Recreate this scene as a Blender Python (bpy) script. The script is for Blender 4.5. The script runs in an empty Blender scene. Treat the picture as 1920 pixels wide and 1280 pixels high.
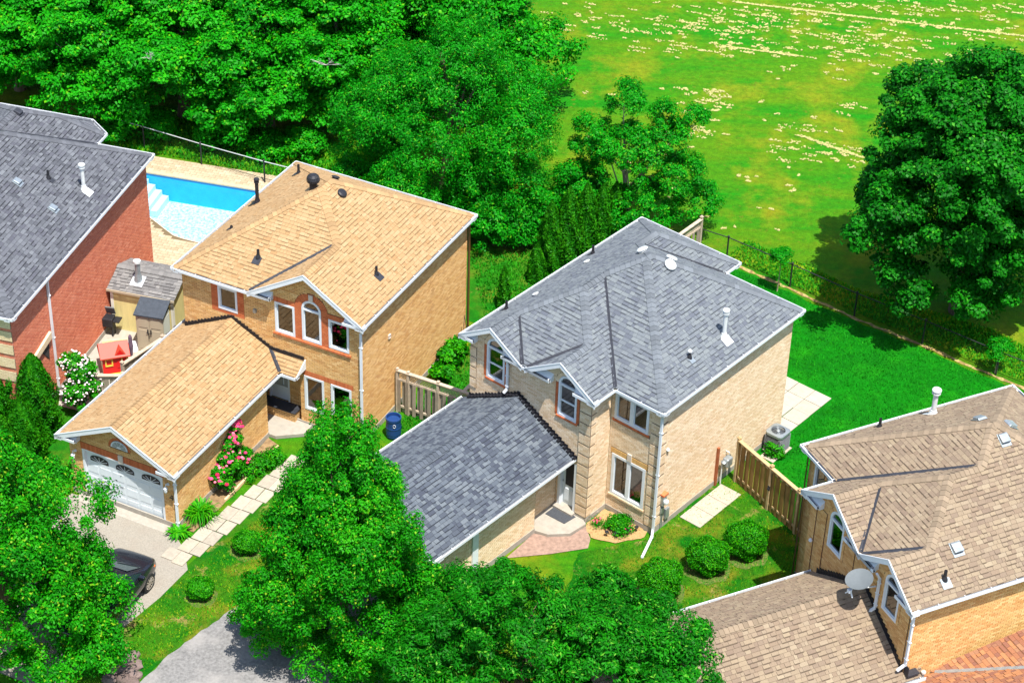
import bpy, bmesh, math, random
import numpy as np
from mathutils import Vector, Matrix
R = math.radians
random.seed(7); NR = np.random.default_rng(7)
SC = bpy.context.scene
COL = SC.collection

# ------------------------------------------------------------------ camera, light, exposure
CAM_F, CAM_PITCH, CAM_ROLL, CAM_H = 4043.81, R(35.3544), R(1.91487), 50.0
cd = bpy.data.cameras.new('camera'); cam = bpy.data.objects.new('camera', cd); COL.objects.link(cam)
cd.sensor_fit = 'HORIZONTAL'; cd.sensor_width = 36.0; cd.lens = CAM_F/1920*36
cd.clip_start = 1; cd.clip_end = 2000
_fw = Vector((0, math.cos(CAM_PITCH), -math.sin(CAM_PITCH))); _rt = Vector((1, 0, 0)); _up = _rt.cross(_fw)
_R = _rt*math.cos(CAM_ROLL)+_up*math.sin(CAM_ROLL); _U = -_rt*math.sin(CAM_ROLL)+_up*math.cos(CAM_ROLL)
cam.matrix_world = Matrix((( _R.x, _U.x, -_fw.x, 0), (_R.y, _U.y, -_fw.y, 0), (_R.z, _U.z, -_fw.z, CAM_H), (0, 0, 0, 1)))
SC.camera = cam
def at(px, py, z=0.0):
    d = _fw+_R*((px-960)/CAM_F)+_U*((640-py)/CAM_F)
    t = (z-CAM_H)/d.z
    return Vector((0, 0, CAM_H))+d*t
def depth(p):
    return (Vector(p)-Vector((0, 0, CAM_H))).dot(_fw)

SUN_AZ, SUN_EL = R(-65), R(69)
sunv = Vector((math.cos(SUN_EL)*math.cos(SUN_AZ), math.cos(SUN_EL)*math.sin(SUN_AZ), math.sin(SUN_EL)))
sl = bpy.data.lights.new('sun', 'SUN'); sl.energy = 5.0; sl.angle = R(0.5); sl.color = (1.0, 0.955, 0.88)
so = bpy.data.objects.new('sun', sl); COL.objects.link(so)
so.rotation_euler = sunv.to_track_quat('Z', 'Y').to_euler()
W = bpy.data.worlds.new('World'); SC.world = W; W.use_nodes = True
nt = W.node_tree; sky = nt.nodes.new('ShaderNodeTexSky'); sky.sky_type = 'NISHITA'; sky.sun_disc = False
sky.sun_elevation = SUN_EL; sky.sun_rotation = R(90)-SUN_AZ
nt.links.new(sky.outputs[0], nt.nodes['Background'].inputs[0]); nt.nodes['Background'].inputs[1].default_value = 0.15
SC.view_settings.view_transform = 'Standard'; SC.view_settings.look = 'None'
SC.view_settings.exposure = 0.83; SC.view_settings.gamma = 1.0; SC.view_settings.use_curve_mapping = False
SC.render.engine = 'CYCLES'

# ------------------------------------------------------------------ materials
def mat(name, cols, rough=0.85, src='tone', nscale=0, namt=0.0, bump=0.0, bscale=60, metal=0.0, spec=0.3,
        coat=0.0, blot=None, stretch=None, transl=None):
    """cols: list of colours spread over a tone 0..1 (face attribute 'tone', or a random number per object)."""
    m = bpy.data.materials.new(name); m.use_nodes = True
    n = m.node_tree.nodes; l = m.node_tree.links; b = n['Principled BSDF']
    b.inputs['Roughness'].default_value = rough; b.inputs['Metallic'].default_value = metal
    b.inputs['Specular IOR Level'].default_value = spec
    if coat: b.inputs['Coat Weight'].default_value = coat
    if len(cols) == 1:
        c = n.new('ShaderNodeRGB'); c.outputs[0].default_value = (*cols[0], 1); out = c.outputs[0]
    else:
        r = n.new('ShaderNodeValToRGB'); e = r.color_ramp.elements
        while len(e) < len(cols): e.new(0.5)
        for i, c in enumerate(cols):
            e[i].position = i/(len(cols)-1); e[i].color = (*c, 1)
        if src == 'tone':
            a = n.new('ShaderNodeAttribute'); a.attribute_name = 'tone'; l.new(a.outputs['Fac'], r.inputs[0])
        elif src == 'object':
            a = n.new('ShaderNodeObjectInfo'); l.new(a.outputs['Random'], r.inputs[0])
        else:
            a = n.new('ShaderNodeTexNoise'); a.inputs['Scale'].default_value = nscale; a.inputs['Detail'].default_value = 6
            tc = n.new('ShaderNodeTexCoord'); l.new(tc.outputs['Object'], a.inputs[0]); 
            mr = n.new('ShaderNodeMapRange'); mr.inputs[1].default_value = 0.3; mr.inputs[2].default_value = 0.7
            l.new(a.outputs[0], mr.inputs[0]); l.new(mr.outputs[0], r.inputs[0])
        out = r.outputs[0]
    if namt:
        tc = n.new('ShaderNodeTexCoord'); t = n.new('ShaderNodeTexNoise')
        t.inputs['Scale'].default_value = nscale or 8; t.inputs['Detail'].default_value = 8; t.inputs['Roughness'].default_value = 0.65
        if stretch:
            mp = n.new('ShaderNodeMapping'); mp.inputs['Scale'].default_value = stretch
            l.new(tc.outputs['Object'], mp.inputs[0]); l.new(mp.outputs[0], t.inputs[0])
        else: l.new(tc.outputs['Object'], t.inputs[0])
        mr = n.new('ShaderNodeMapRange'); mr.inputs[1].default_value = 0.3; mr.inputs[2].default_value = 0.7
        mr.inputs[3].default_value = 1-namt; mr.inputs[4].default_value = 1+namt
        l.new(t.outputs[0], mr.inputs[0])
        mx = n.new('ShaderNodeVectorMath'); mx.operation = 'SCALE'
        l.new(out, mx.inputs[0]); l.new(mr.outputs[0], mx.inputs['Scale']); out = mx.outputs[0]
    if blot:   # (scale, lo, hi, colour, strength): stains with a shape of their own
        tc = n.new('ShaderNodeTexCoord'); t = n.new('ShaderNodeTexNoise'); t.inputs['Scale'].default_value = blot[0]; t.inputs['Detail'].default_value = 7
        l.new(tc.outputs['Object'], t.inputs[0])
        mr = n.new('ShaderNodeMapRange'); mr.inputs[1].default_value = blot[1]; mr.inputs[2].default_value = blot[2]; mr.inputs[4].default_value = blot[4]
        l.new(t.outputs[0], mr.inputs[0])
        mx = n.new('ShaderNodeMix'); mx.data_type = 'RGBA'; l.new(mr.outputs[0], mx.inputs[0]); l.new(out, mx.inputs[6]); mx.inputs[7].default_value = (*blot[3], 1)
        out = mx.outputs[2]
    l.new(out, b.inputs['Base Color'])
    if bump:
        tc = n.new('ShaderNodeTexCoord'); t = n.new('ShaderNodeTexNoise'); t.inputs['Scale'].default_value = bscale; t.inputs['Detail'].default_value = 4
        l.new(tc.outputs['Object'], t.inputs[0]); bp = n.new('ShaderNodeBump'); bp.inputs['Strength'].default_value = bump; bp.inputs['Distance'].default_value = 0.02
        l.new(t.outputs[0], bp.inputs['Height']); l.new(bp.outputs[0], b.inputs['Normal'])
    if transl:
        tr = n.new('ShaderNodeBsdfTranslucent'); ms = n.new('ShaderNodeMixShader'); ms.inputs[0].default_value = transl
        gm = n.new('ShaderNodeVectorMath'); gm.operation = 'MULTIPLY'; gm.inputs[1].default_value = (1.5, 1.25, 0.6)
        l.new(out, gm.inputs[0]); l.new(gm.outputs[0], tr.inputs[0])
        l.new(b.outputs[0], ms.inputs[1]); l.new(tr.outputs[0], ms.inputs[2]); l.new(ms.outputs[0], n['Material Output'].inputs[0])
    return m

def lawn_mat(name, c1, c2, c3, scale, s2=3.0, dirt=None, stripes=None, amt=0.55):
    """three grass colours in irregular patches, finer mottling, optional bare-earth patches"""
    m = bpy.data.materials.new(name); m.use_nodes = True
    n = m.node_tree.nodes; l = m.node_tree.links; b = n['Principled BSDF']
    b.inputs['Roughness'].default_value = 0.95; b.inputs['Specular IOR Level'].default_value = 0.1
    tc = n.new('ShaderNodeTexCoord')
    def noise(sc, lo, hi, det=6, mp=None, rough=0.6):
        t = n.new('ShaderNodeTexNoise'); t.inputs['Scale'].default_value = sc; t.inputs['Detail'].default_value = det; t.inputs['Roughness'].default_value = rough
        if mp:
            q = n.new('ShaderNodeMapping'); q.inputs['Scale'].default_value = mp[0]; q.inputs['Rotation'].default_value = (0, 0, mp[1])
            l.new(tc.outputs['Object'], q.inputs[0]); l.new(q.outputs[0], t.inputs[0])
        else: l.new(tc.outputs['Object'], t.inputs[0])
        r = n.new('ShaderNodeMapRange'); r.inputs[1].default_value = lo; r.inputs[2].default_value = hi
        l.new(t.outputs[0], r.inputs[0]); return r.outputs[0]
    def mix(f, a, bb, asrgb=True):
        x = n.new('ShaderNodeMix'); x.data_type = 'RGBA'; l.new(f, x.inputs[0])
        if isinstance(a, tuple): x.inputs[6].default_value = (*a, 1)
        else: l.new(a, x.inputs[6])
        if isinstance(bb, tuple): x.inputs[7].default_value = (*bb, 1)
        else: l.new(bb, x.inputs[7])
        return x.outputs[2]
    o = mix(noise(scale, 0.5-amt*0.25, 0.5+amt*0.25, 8, stripes), c1, c2)
    o = mix(noise(s2, 0.5, 0.68, 8), o, c3)
    if dirt: o = mix(noise(dirt[0], dirt[1], dirt[2], 9, None, 0.7), o, dirt[3])
    fine = noise(28, 0.25, 0.75, 4, None, 0.8)
    mr = n.new('ShaderNodeMapRange'); mr.inputs[3].default_value = 0.55; mr.inputs[4].default_value = 1.45; l.new(fine, mr.inputs[0])
    mid = noise(3.2, 0.3, 0.7, 5, None, 0.75); m2 = n.new('ShaderNodeMapRange'); m2.inputs[3].default_value = 0.70; m2.inputs[4].default_value = 1.28; l.new(mid, m2.inputs[0])
    pr = n.new('ShaderNodeMath'); pr.operation = 'MULTIPLY'; l.new(mr.outputs[0], pr.inputs[0]); l.new(m2.outputs[0], pr.inputs[1])
    mx = n.new('ShaderNodeVectorMath'); mx.operation = 'SCALE'; l.new(o, mx.inputs[0]); l.new(pr.outputs[0], mx.inputs['Scale'])
    l.new(mx.outputs[0], b.inputs['Base Color'])
    bp = n.new('ShaderNodeBump'); bp.inputs['Strength'].default_value = 0.8; bp.inputs['Distance'].default_value = 0.05
    l.new(fine, bp.inputs['Height']); l.new(bp.outputs[0], b.inputs['Normal'])
    return m

def glass_mat(name, tint=(0.5, 0.52, 0.5)):
    m = bpy.data.materials.new(name); m.use_nodes = True
    n = m.node_tree.nodes; l = m.node_tree.links; n.remove(n['Principled BSDF'])
    tr = n.new('ShaderNodeBsdfTransparent'); tr.inputs[0].default_value = (*tint, 1)
    gl = n.new('ShaderNodeBsdfGlossy'); gl.inputs['Roughness'].default_value = 0.02
    fr = n.new('ShaderNodeFresnel'); fr.inputs[0].default_value = 1.6
    mu = n.new('ShaderNodeMath'); mu.operation = 'MULTIPLY_ADD'; mu.inputs[1].default_value = 1.3; mu.inputs[2].default_value = 0.07; l.new(fr.outputs[0], mu.inputs[0])
    ms = n.new('ShaderNodeMixShader'); l.new(mu.outputs[0], ms.inputs[0]); l.new(tr.outputs[0], ms.inputs[1]); l.new(gl.outputs[0], ms.inputs[2])
    l.new(ms.outputs[0], n['Material Output'].inputs[0]); return m

M = {}
M['white'] = mat('white_paint', [(0.66, 0.69, 0.72)], 0.45, nscale=3, namt=0.05)
M['white_door'] = mat('white_door', [(0.62, 0.67, 0.70)], 0.4, nscale=2, namt=0.06)
M['gutter_in'] = mat('gutter_inside', [(0.05, 0.045, 0.04)], 0.9)  # dark sheet along the inside of each gutter
M['metal'] = mat('galvanised', [(0.34, 0.38, 0.40)], 0.4, metal=0.6, nscale=6, namt=0.2)
M['whitemetal'] = mat('pale_vent_metal', [(0.58, 0.60, 0.59)], 0.4, nscale=9, namt=0.12)
M['black'] = mat('black_plastic', [(0.018, 0.018, 0.022)], 0.5)
M['flash'] = mat('dark_flashing', [(0.032, 0.034, 0.042)], 0.5, nscale=5, namt=0.25)
M['tar'] = mat('black_step_flashing', [(0.012, 0.012, 0.016)], 0.5)
M['conc'] = mat('concrete', [(0.33, 0.30, 0.255)], 0.9, nscale=5, namt=0.15, blot=(2.5, 0.55, 0.75, (0.30, 0.27, 0.21), 0.6), bump=0.2)
M['slab'] = mat('paving_slab', [(0.34, 0.295, 0.23), (0.39, 0.34, 0.27), (0.31, 0.275, 0.22)], 0.9, 'object', nscale=6, namt=0.15, blot=(3, 0.58, 0.75, (0.30, 0.27, 0.17), 0.6), bump=0.2)
M['slab2'] = mat('patio_slab', [(0.36, 0.32, 0.255), (0.41, 0.365, 0.295)], 0.9, 'object', nscale=5, namt=0.10, blot=(2, 0.55, 0.75, (0.46, 0.42, 0.30), 0.6), bump=0.15)
M['asphA'] = mat('pale_asphalt', [(0.26, 0.235, 0.195)], 0.95, nscale=22, namt=0.22, blot=(1.2, 0.5, 0.72, (0.24, 0.20, 0.16), 0.5), bump=0.5, bscale=45)
M['asphB'] = mat('grey_asphalt', [(0.175, 0.17, 0.165)], 0.95, nscale=9, namt=0.35, blot=(0.9, 0.48, 0.66, (0.28, 0.265, 0.25), 0.7), bump=0.5, bscale=45)
M['pink'] = mat('pink_paver', [(0.50, 0.36, 0.29), (0.58, 0.44, 0.36)], 0.9, 'object', nscale=8, namt=0.15)
M['mulch'] = mat('wood_mulch', [(0.30, 0.18, 0.07), (0.42, 0.27, 0.12), (0.20, 0.11, 0.04)], 0.95, 'noise', nscale=14, bump=0.6)
M['soil'] = mat('bare_soil', [(0.16, 0.10, 0.05), (0.30, 0.20, 0.10)], 0.95, 'noise', nscale=6, bump=0.5)
M['glass'] = glass_mat('window_glass')
M['glassg'] = glass_mat('greenish_glass', (0.35, 0.6, 0.5))
M['room'] = mat('dark_room', [(0.05, 0.043, 0.038)], 0.9)
M['blind_brown'] = mat('brown_blind', [(0.17, 0.12, 0.085)], 0.8, nscale=3, namt=0.3)
M['blind_grey'] = mat('grey_blind', [(0.30, 0.32, 0.31)], 0.8, nscale=3, namt=0.15)
M['blind_green'] = mat('green_blind', [(0.04, 0.22, 0.16)], 0.8, nscale=3, namt=0.3)
M['blind_violet'] = mat('violet_curtain', [(0.035, 0.015, 0.07), (0.16, 0.03, 0.22)], 0.8, 'noise', nscale=5)
SH = {
 'A': [(0.326, 0.204, 0.098), (0.361, 0.235, 0.120), (0.339, 0.215, 0.104), (0.378, 0.259, 0.138), (0.304, 0.181, 0.082)],
 'B': [(0.112, 0.124, 0.141), (0.138, 0.153, 0.167), (0.160, 0.177, 0.184), (0.125, 0.139, 0.156), (0.097, 0.107, 0.128)],
 'C': [(0.063, 0.066, 0.077), (0.095, 0.101, 0.113), (0.120, 0.126, 0.140), (0.076, 0.078, 0.094), (0.145, 0.154, 0.168)],
 'G': [(0.060, 0.070, 0.090), (0.099, 0.116, 0.137), (0.126, 0.144, 0.162), (0.077, 0.091, 0.112), (0.049, 0.056, 0.076)],
 'D': [(0.198, 0.144, 0.100), (0.231, 0.174, 0.120), (0.255, 0.197, 0.131), (0.180, 0.131, 0.095), (0.280, 0.222, 0.151)],
 'E': [(0.317, 0.133, 0.059), (0.360, 0.168, 0.077), (0.259, 0.108, 0.059), (0.202, 0.091, 0.063), (0.346, 0.182, 0.091)],
 'S': [(0.128, 0.124, 0.124), (0.173, 0.169, 0.165), (0.217, 0.210, 0.203)]}
for k, c in SH.items():
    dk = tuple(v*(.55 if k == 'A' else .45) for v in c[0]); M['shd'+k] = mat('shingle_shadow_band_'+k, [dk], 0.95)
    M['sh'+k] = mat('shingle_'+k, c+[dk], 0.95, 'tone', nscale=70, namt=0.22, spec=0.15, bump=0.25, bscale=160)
    M['so'+k] = mat('shingle_piece_'+k, c, 0.95, 'object', nscale=70, namt=0.22, spec=0.15, bump=0.25, bscale=160)
def capcol(c):  # ridge caps carry the averaged colour of the same product
    a = tuple(sum(x[i] for x in c)/len(c) for i in range(3)); return [tuple(v*0.80 for v in a), tuple(v*1.16 for v in a)]
for k, c in SH.items(): M['cap'+k] = mat('ridge_cap_'+k, capcol(c), 0.95, 'tone', nscale=60, namt=0.15, spec=0.15)
BR = {
 'A': [(0.620, 0.358, 0.132), (0.700, 0.419, 0.168), (0.560, 0.288, 0.100), (0.750, 0.484, 0.216), (0.520, 0.270, 0.104)],
 'B': [(0.70, 0.52, 0.33), (0.76, 0.59, 0.40), (0.63, 0.44, 0.26), (0.80, 0.65, 0.47), (0.66, 0.45, 0.27)],
 'D': [(0.620, 0.342, 0.127), (0.700, 0.418, 0.164), (0.540, 0.266, 0.090), (0.740, 0.484, 0.213), (0.580, 0.294, 0.107)],
 'C': [(0.54, 0.165, 0.085), (0.60, 0.20, 0.11), (0.48, 0.13, 0.07), (0.64, 0.24, 0.14)],
 'R': [(0.50, 0.135, 0.05), (0.58, 0.17, 0.065), (0.44, 0.11, 0.04)],
 'Y': [(0.60, 0.47, 0.27), (0.68, 0.55, 0.34)],
 'T': [(0.66, 0.42, 0.16), (0.60, 0.34, 0.12)]}
for k, c in BR.items():
    M['br'+k] = mat('brick_'+k, c, 0.9, 'tone', nscale=30, namt=0.15, spec=0.2)
    M['bo'+k] = mat('brick_piece_'+k, c, 0.9, 'object', nscale=30, namt=0.15, spec=0.2)
M['mortA'] = mat('mortar_A', [(0.085, 0.055, 0.03)], 0.95)
M['mortB'] = mat('mortar_B', [(0.15, 0.105, 0.07)], 0.95)
M['mortD'] = mat('mortar_D', [(0.10, 0.065, 0.04)], 0.95)
M['mortL'] = mat('sunlit_mortar', [(0.34, 0.25, 0.15)], 0.95)  # paler mortar for the right-facing walls: sunlight put into its colour
M['mortC'] = mat('mortar_C', [(0.55, 0.46, 0.40)], 0.95)
M['stone'] = mat('keystone', [(0.58, 0.50, 0.42)], 0.9, nscale=6, namt=0.1)
M['coping'] = mat('tan_coping', [(0.66, 0.50, 0.32)], 0.9, nscale=6, namt=0.1)

# ------------------------------------------------------------------ mesh helpers
class MB:
    def __init__(s): s.v = []; s.f = []; s.t = []
    def add(s, vs, fs, tone=0.5):
        k = len(s.v); s.v.extend([tuple(p) for p in vs]); s.f.extend([tuple(i+k for i in f) for f in fs]); s.t.extend([tone]*len(fs)); return s
    def box(s, x0, x1, y0, y1, z0, z1, tone=0.5):
        v = [(x0,y0,z0),(x1,y0,z0),(x1,y1,z0),(x0,y1,z0),(x0,y0,z1),(x1,y0,z1),(x1,y1,z1),(x0,y1,z1)]
        return s.add(v, [(3,2,1,0),(4,5,6,7),(0,1,5,4),(1,2,6,5),(2,3,7,6),(3,0,4,7)], tone)
    def obox(s, c, sx, sy, sz, rot=None, tone=0.5):
        c = Vector(c); r = rot or Matrix.Identity(3)
        v = [c+r@Vector((x*sx/2, y*sy/2, z*sz/2)) for z in (-1, 1) for x, y in ((-1,-1),(1,-1),(1,1),(-1,1))]
        return s.add(v, [(3,2,1,0),(4,5,6,7),(0,1,5,4),(1,2,6,5),(2,3,7,6),(3,0,4,7)], tone)
    def ext(s, pts, off, tone=0.5):
        pts = [Vector(p) for p in pts]; off = Vector(off); n = len(pts)
        v = pts+[p+off for p in pts]
        f = [tuple(range(n-1, -1, -1)), tuple(range(n, 2*n))]+[(i, (i+1) % n, n+(i+1) % n, n+i) for i in range(n)]
        return s.add(v, f, tone)
    def beam(s, p, q, w, h, up=(0, 0, 1), tone=0.5):
        p = Vector(p); q = Vector(q); d = (q-p); L = d.length; d.normalize(); u = Vector(up); x = d.cross(u)
        if x.length < 1e-5: x = d.cross(Vector((1, 0, 0)))
        x.normalize(); u = x.cross(d).normalized()
        v = [a+x*(i*w/2)+u*(j*h/2) for a in (p, q) for i, j in ((-1,-1),(1,-1),(1,1),(-1,1))]
        return s.add(v, [(3,2,1,0),(4,5,6,7),(0,1,5,4),(1,2,6,5),(2,3,7,6),(3,0,4,7)], tone)
    def tube(s, pts, rad, n=8, caps=True, tone=0.5):
        pts = [Vector(p) for p in pts]
        if not hasattr(rad, '__len__'): rad = [rad]*len(pts)
        rings = []; k0 = len(s.v); vs = []; fs = []
        ref = Vector((0, 0, 1)) if abs((pts[-1]-pts[0]).normalized().z) < 0.9 else Vector((1, 0, 0))
        for i, p in enumerate(pts):
            d = (pts[min(i+1, len(pts)-1)]-pts[max(i-1, 0)]).normalized()
            x = d.cross(ref).normalized(); y = d.cross(x)
            for j in range(n):
                a = 2*math.pi*j/n; vs.append(p+(x*math.cos(a)+y*math.sin(a))*rad[i])
        for i in range(len(pts)-1):
            for j in range(n):
                fs.append((i*n+j, i*n+(j+1) % n, (i+1)*n+(j+1) % n, (i+1)*n+j))
        if caps: fs.append(tuple(range(n-1, -1, -1))); fs.append(tuple((len(pts)-1)*n+j for j in range(n)))
        return s.add(vs, fs, tone)
    def lathe(s, c, prof, n=16, tone=0.5, sy=1.0):
        c = Vector(c); vs = []; fs = []
        for r, z in prof:
            for j in range(n):
                a = 2*math.pi*j/n; vs.append(c+Vector((math.cos(a)*r, math.sin(a)*r*sy, z)))
        for i in range(len(prof)-1):
            for j in range(n): fs.append((i*n+j, i*n+(j+1) % n, (i+1)*n+(j+1) % n, (i+1)*n+j))
        fs.append(tuple(range(n-1, -1, -1))); fs.append(tuple((len(prof)-1)*n+j for j in range(n)))
        return s.add(vs, fs, tone)
    def mesh(s, name):
        me = bpy.data.meshes.new(name); me.from_pydata(s.v, [], s.f)
        a = me.attributes.new('tone', 'FLOAT', 'FACE'); a.data.foreach_set('value', np.array(s.t, 'f'))
        me.update(); return me
    def build(s, name, m, parent=None, kind=None, smooth=False, bevel=0.0, label=None, cat=None, group=None):
        me = s.mesh(name)
        bm = bmesh.new(); bm.from_mesh(me)
        if smooth or bevel: bmesh.ops.remove_doubles(bm, verts=bm.verts, dist=1e-5)
        bmesh.ops.recalc_face_normals(bm, faces=bm.faces); bm.to_mesh(me); bm.free()
        o = bpy.data.objects.new(name, me); COL.objects.link(o)
        me.materials.append(M[m] if isinstance(m, str) else m)
        if parent: o.parent = parent
        if smooth: me.polygons.foreach_set('use_smooth', [True]*len(me.polygons))
        if bevel:
            b = o.modifiers.new('bevel', 'BEVEL'); b.width = bevel; b.segments = 2; b.limit_method = 'ANGLE'
        tag(o, label, cat, group, kind); return o
def tag(o, label=None, cat=None, group=None, kind=None):
    if label: o['label'] = label
    if cat: o['category'] = cat
    if group: o['group'] = group
    if kind: o['kind'] = kind
    return o
def empty(name, loc=(0, 0, 0), rz=0.0, label=None, cat=None, group=None):
    o = bpy.data.objects.new(name, None); COL.objects.link(o); o.location = loc; o.rotation_euler = (0, 0, rz)
    o.empty_display_size = 0.3; return tag(o, label, cat, group)
def inst(name, me, parent, mw):
    o = bpy.data.objects.new(name, me); COL.objects.link(o); o.parent = parent; o.matrix_local = mw; return o
def fastmesh(name, verts, quads, m, tone=None, parent=None, kind=None, label=None, cat=None, group=None):
    me = bpy.data.meshes.new(name); nv = len(verts); nf = len(quads)
    me.vertices.add(nv); me.vertices.foreach_set('co', np.asarray(verts, 'f').ravel())
    me.loops.add(nf*4); me.loops.foreach_set('vertex_index', np.asarray(quads, 'i').ravel())
    me.polygons.add(nf); me.polygons.foreach_set('loop_start', np.arange(0, nf*4, 4, dtype='i'))
    try: me.polygons.foreach_set('loop_total', np.full(nf, 4, 'i'))
    except Exception: pass
    me.update(calc_edges=True)
    if tone is not None:
        a = me.attributes.new('tone', 'FLOAT', 'FACE'); a.data.foreach_set('value', np.asarray(tone, 'f'))
    me.materials.append(M[m] if isinstance(m, str) else m)
    o = bpy.data.objects.new(name, me); COL.objects.link(o)
    if parent: o.parent = parent
    tag(o, label, cat, group, kind); return o
# ------------------------------------------------------------------ roofs
def clip(poly, a, b, c):
    """keep the part of a convex 2D polygon where a*x+b*y+c <= 0"""
    out = []
    for i in range(len(poly)):
        p, q = poly[i], poly[(i+1) % len(poly)]
        dp = a*p[0]+b*p[1]+c; dq = a*q[0]+b*q[1]+c
        if dp <= 0: out.append(p)
        if (dp < 0 < dq) or (dq < 0 < dp):
            t = dp/(dp-dq); out.append((p[0]+(q[0]-p[0])*t, p[1]+(q[1]-p[1])*t))
    return out
def area(p): return abs(sum(p[i][0]*p[(i+1) % len(p)][1]-p[(i+1) % len(p)][0]*p[i][1] for i in range(len(p))))/2
class Roof:
    """union of bodies; each body a rectangle with sloping sides out of L R F B; planes z = A x + B y + C"""
    def __init__(s, bodies):
        s.b = []; s.cuts = []
        for (a0, a1, b0, b1, ze, t, sides, *cut) in bodies:
            pl = []
            if 'L' in sides: pl.append((t, 0, ze-t*a0, 'L'))
            if 'R' in sides: pl.append((-t, 0, ze+t*a1, 'R'))
            if 'F' in sides: pl.append((0, t, ze-t*b0, 'F'))
            if 'B' in sides: pl.append((0, -t, ze+t*b1, 'B'))
            for (nx, ny, c_) in cut: pl.append((-t*nx, -t*ny, ze+t*c_, 'B'))   # a cut corner, sloping too
            s.b.append(((a0, a1, b0, b1), pl, t)); s.cuts.append(cut)
    def h(s, x, y):
        best = -99
        for ((a0, a1, b0, b1), pl, t), cu in zip(s.b, s.cuts):
            if any(nx*x+ny*y > c_+1e-6 for nx, ny, c_ in cu): continue
            if a0-1e-6 <= x <= a1+1e-6 and b0-1e-6 <= y <= b1+1e-6:
                best = max(best, min(A*x+B*y+C for A, B, C, _ in pl))
        return best
    def frags(s):
        out = []
        for i, ((a0, a1, b0, b1), pl, t) in enumerate(s.b):
            for P in pl:
                poly = [(a0, b0), (a1, b0), (a1, b1), (a0, b1)]
                for nx, ny, c_ in s.cuts[i]: poly = clip(poly, nx, ny, -c_)
                for Q in pl:
                    if Q is not P and poly: poly = clip(poly, P[0]-Q[0], P[1]-Q[1], P[2]-Q[2])
                pieces = [poly] if len(poly) > 2 and area(poly) > .002 else []
                for j, ((c0, c1, d0, d1), pj, _) in enumerate(s.b):
                    if j == i: continue
                    e = 1e-4 if j > i else -1e-4
                    H = [(-1, 0, c0), (1, 0, -c1), (0, -1, d0), (0, 1, -d1)]+[(P[0]-Q[0], P[1]-Q[1], P[2]-Q[2]+e) for Q in pj]
                    new = []
                    for pc in pieces:
                        rem = pc
                        for h in H:
                            if len(rem) < 3: break
                            o = clip(rem, -h[0], -h[1], -h[2])
                            if len(o) > 2 and area(o) > .002: new.append(o)
                            rem = clip(rem, *h)
                    pieces = new
                for pc in pieces: out.append((pc, P, t))
        return out
WID = [.12, .16, .20, .25, .30]
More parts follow.
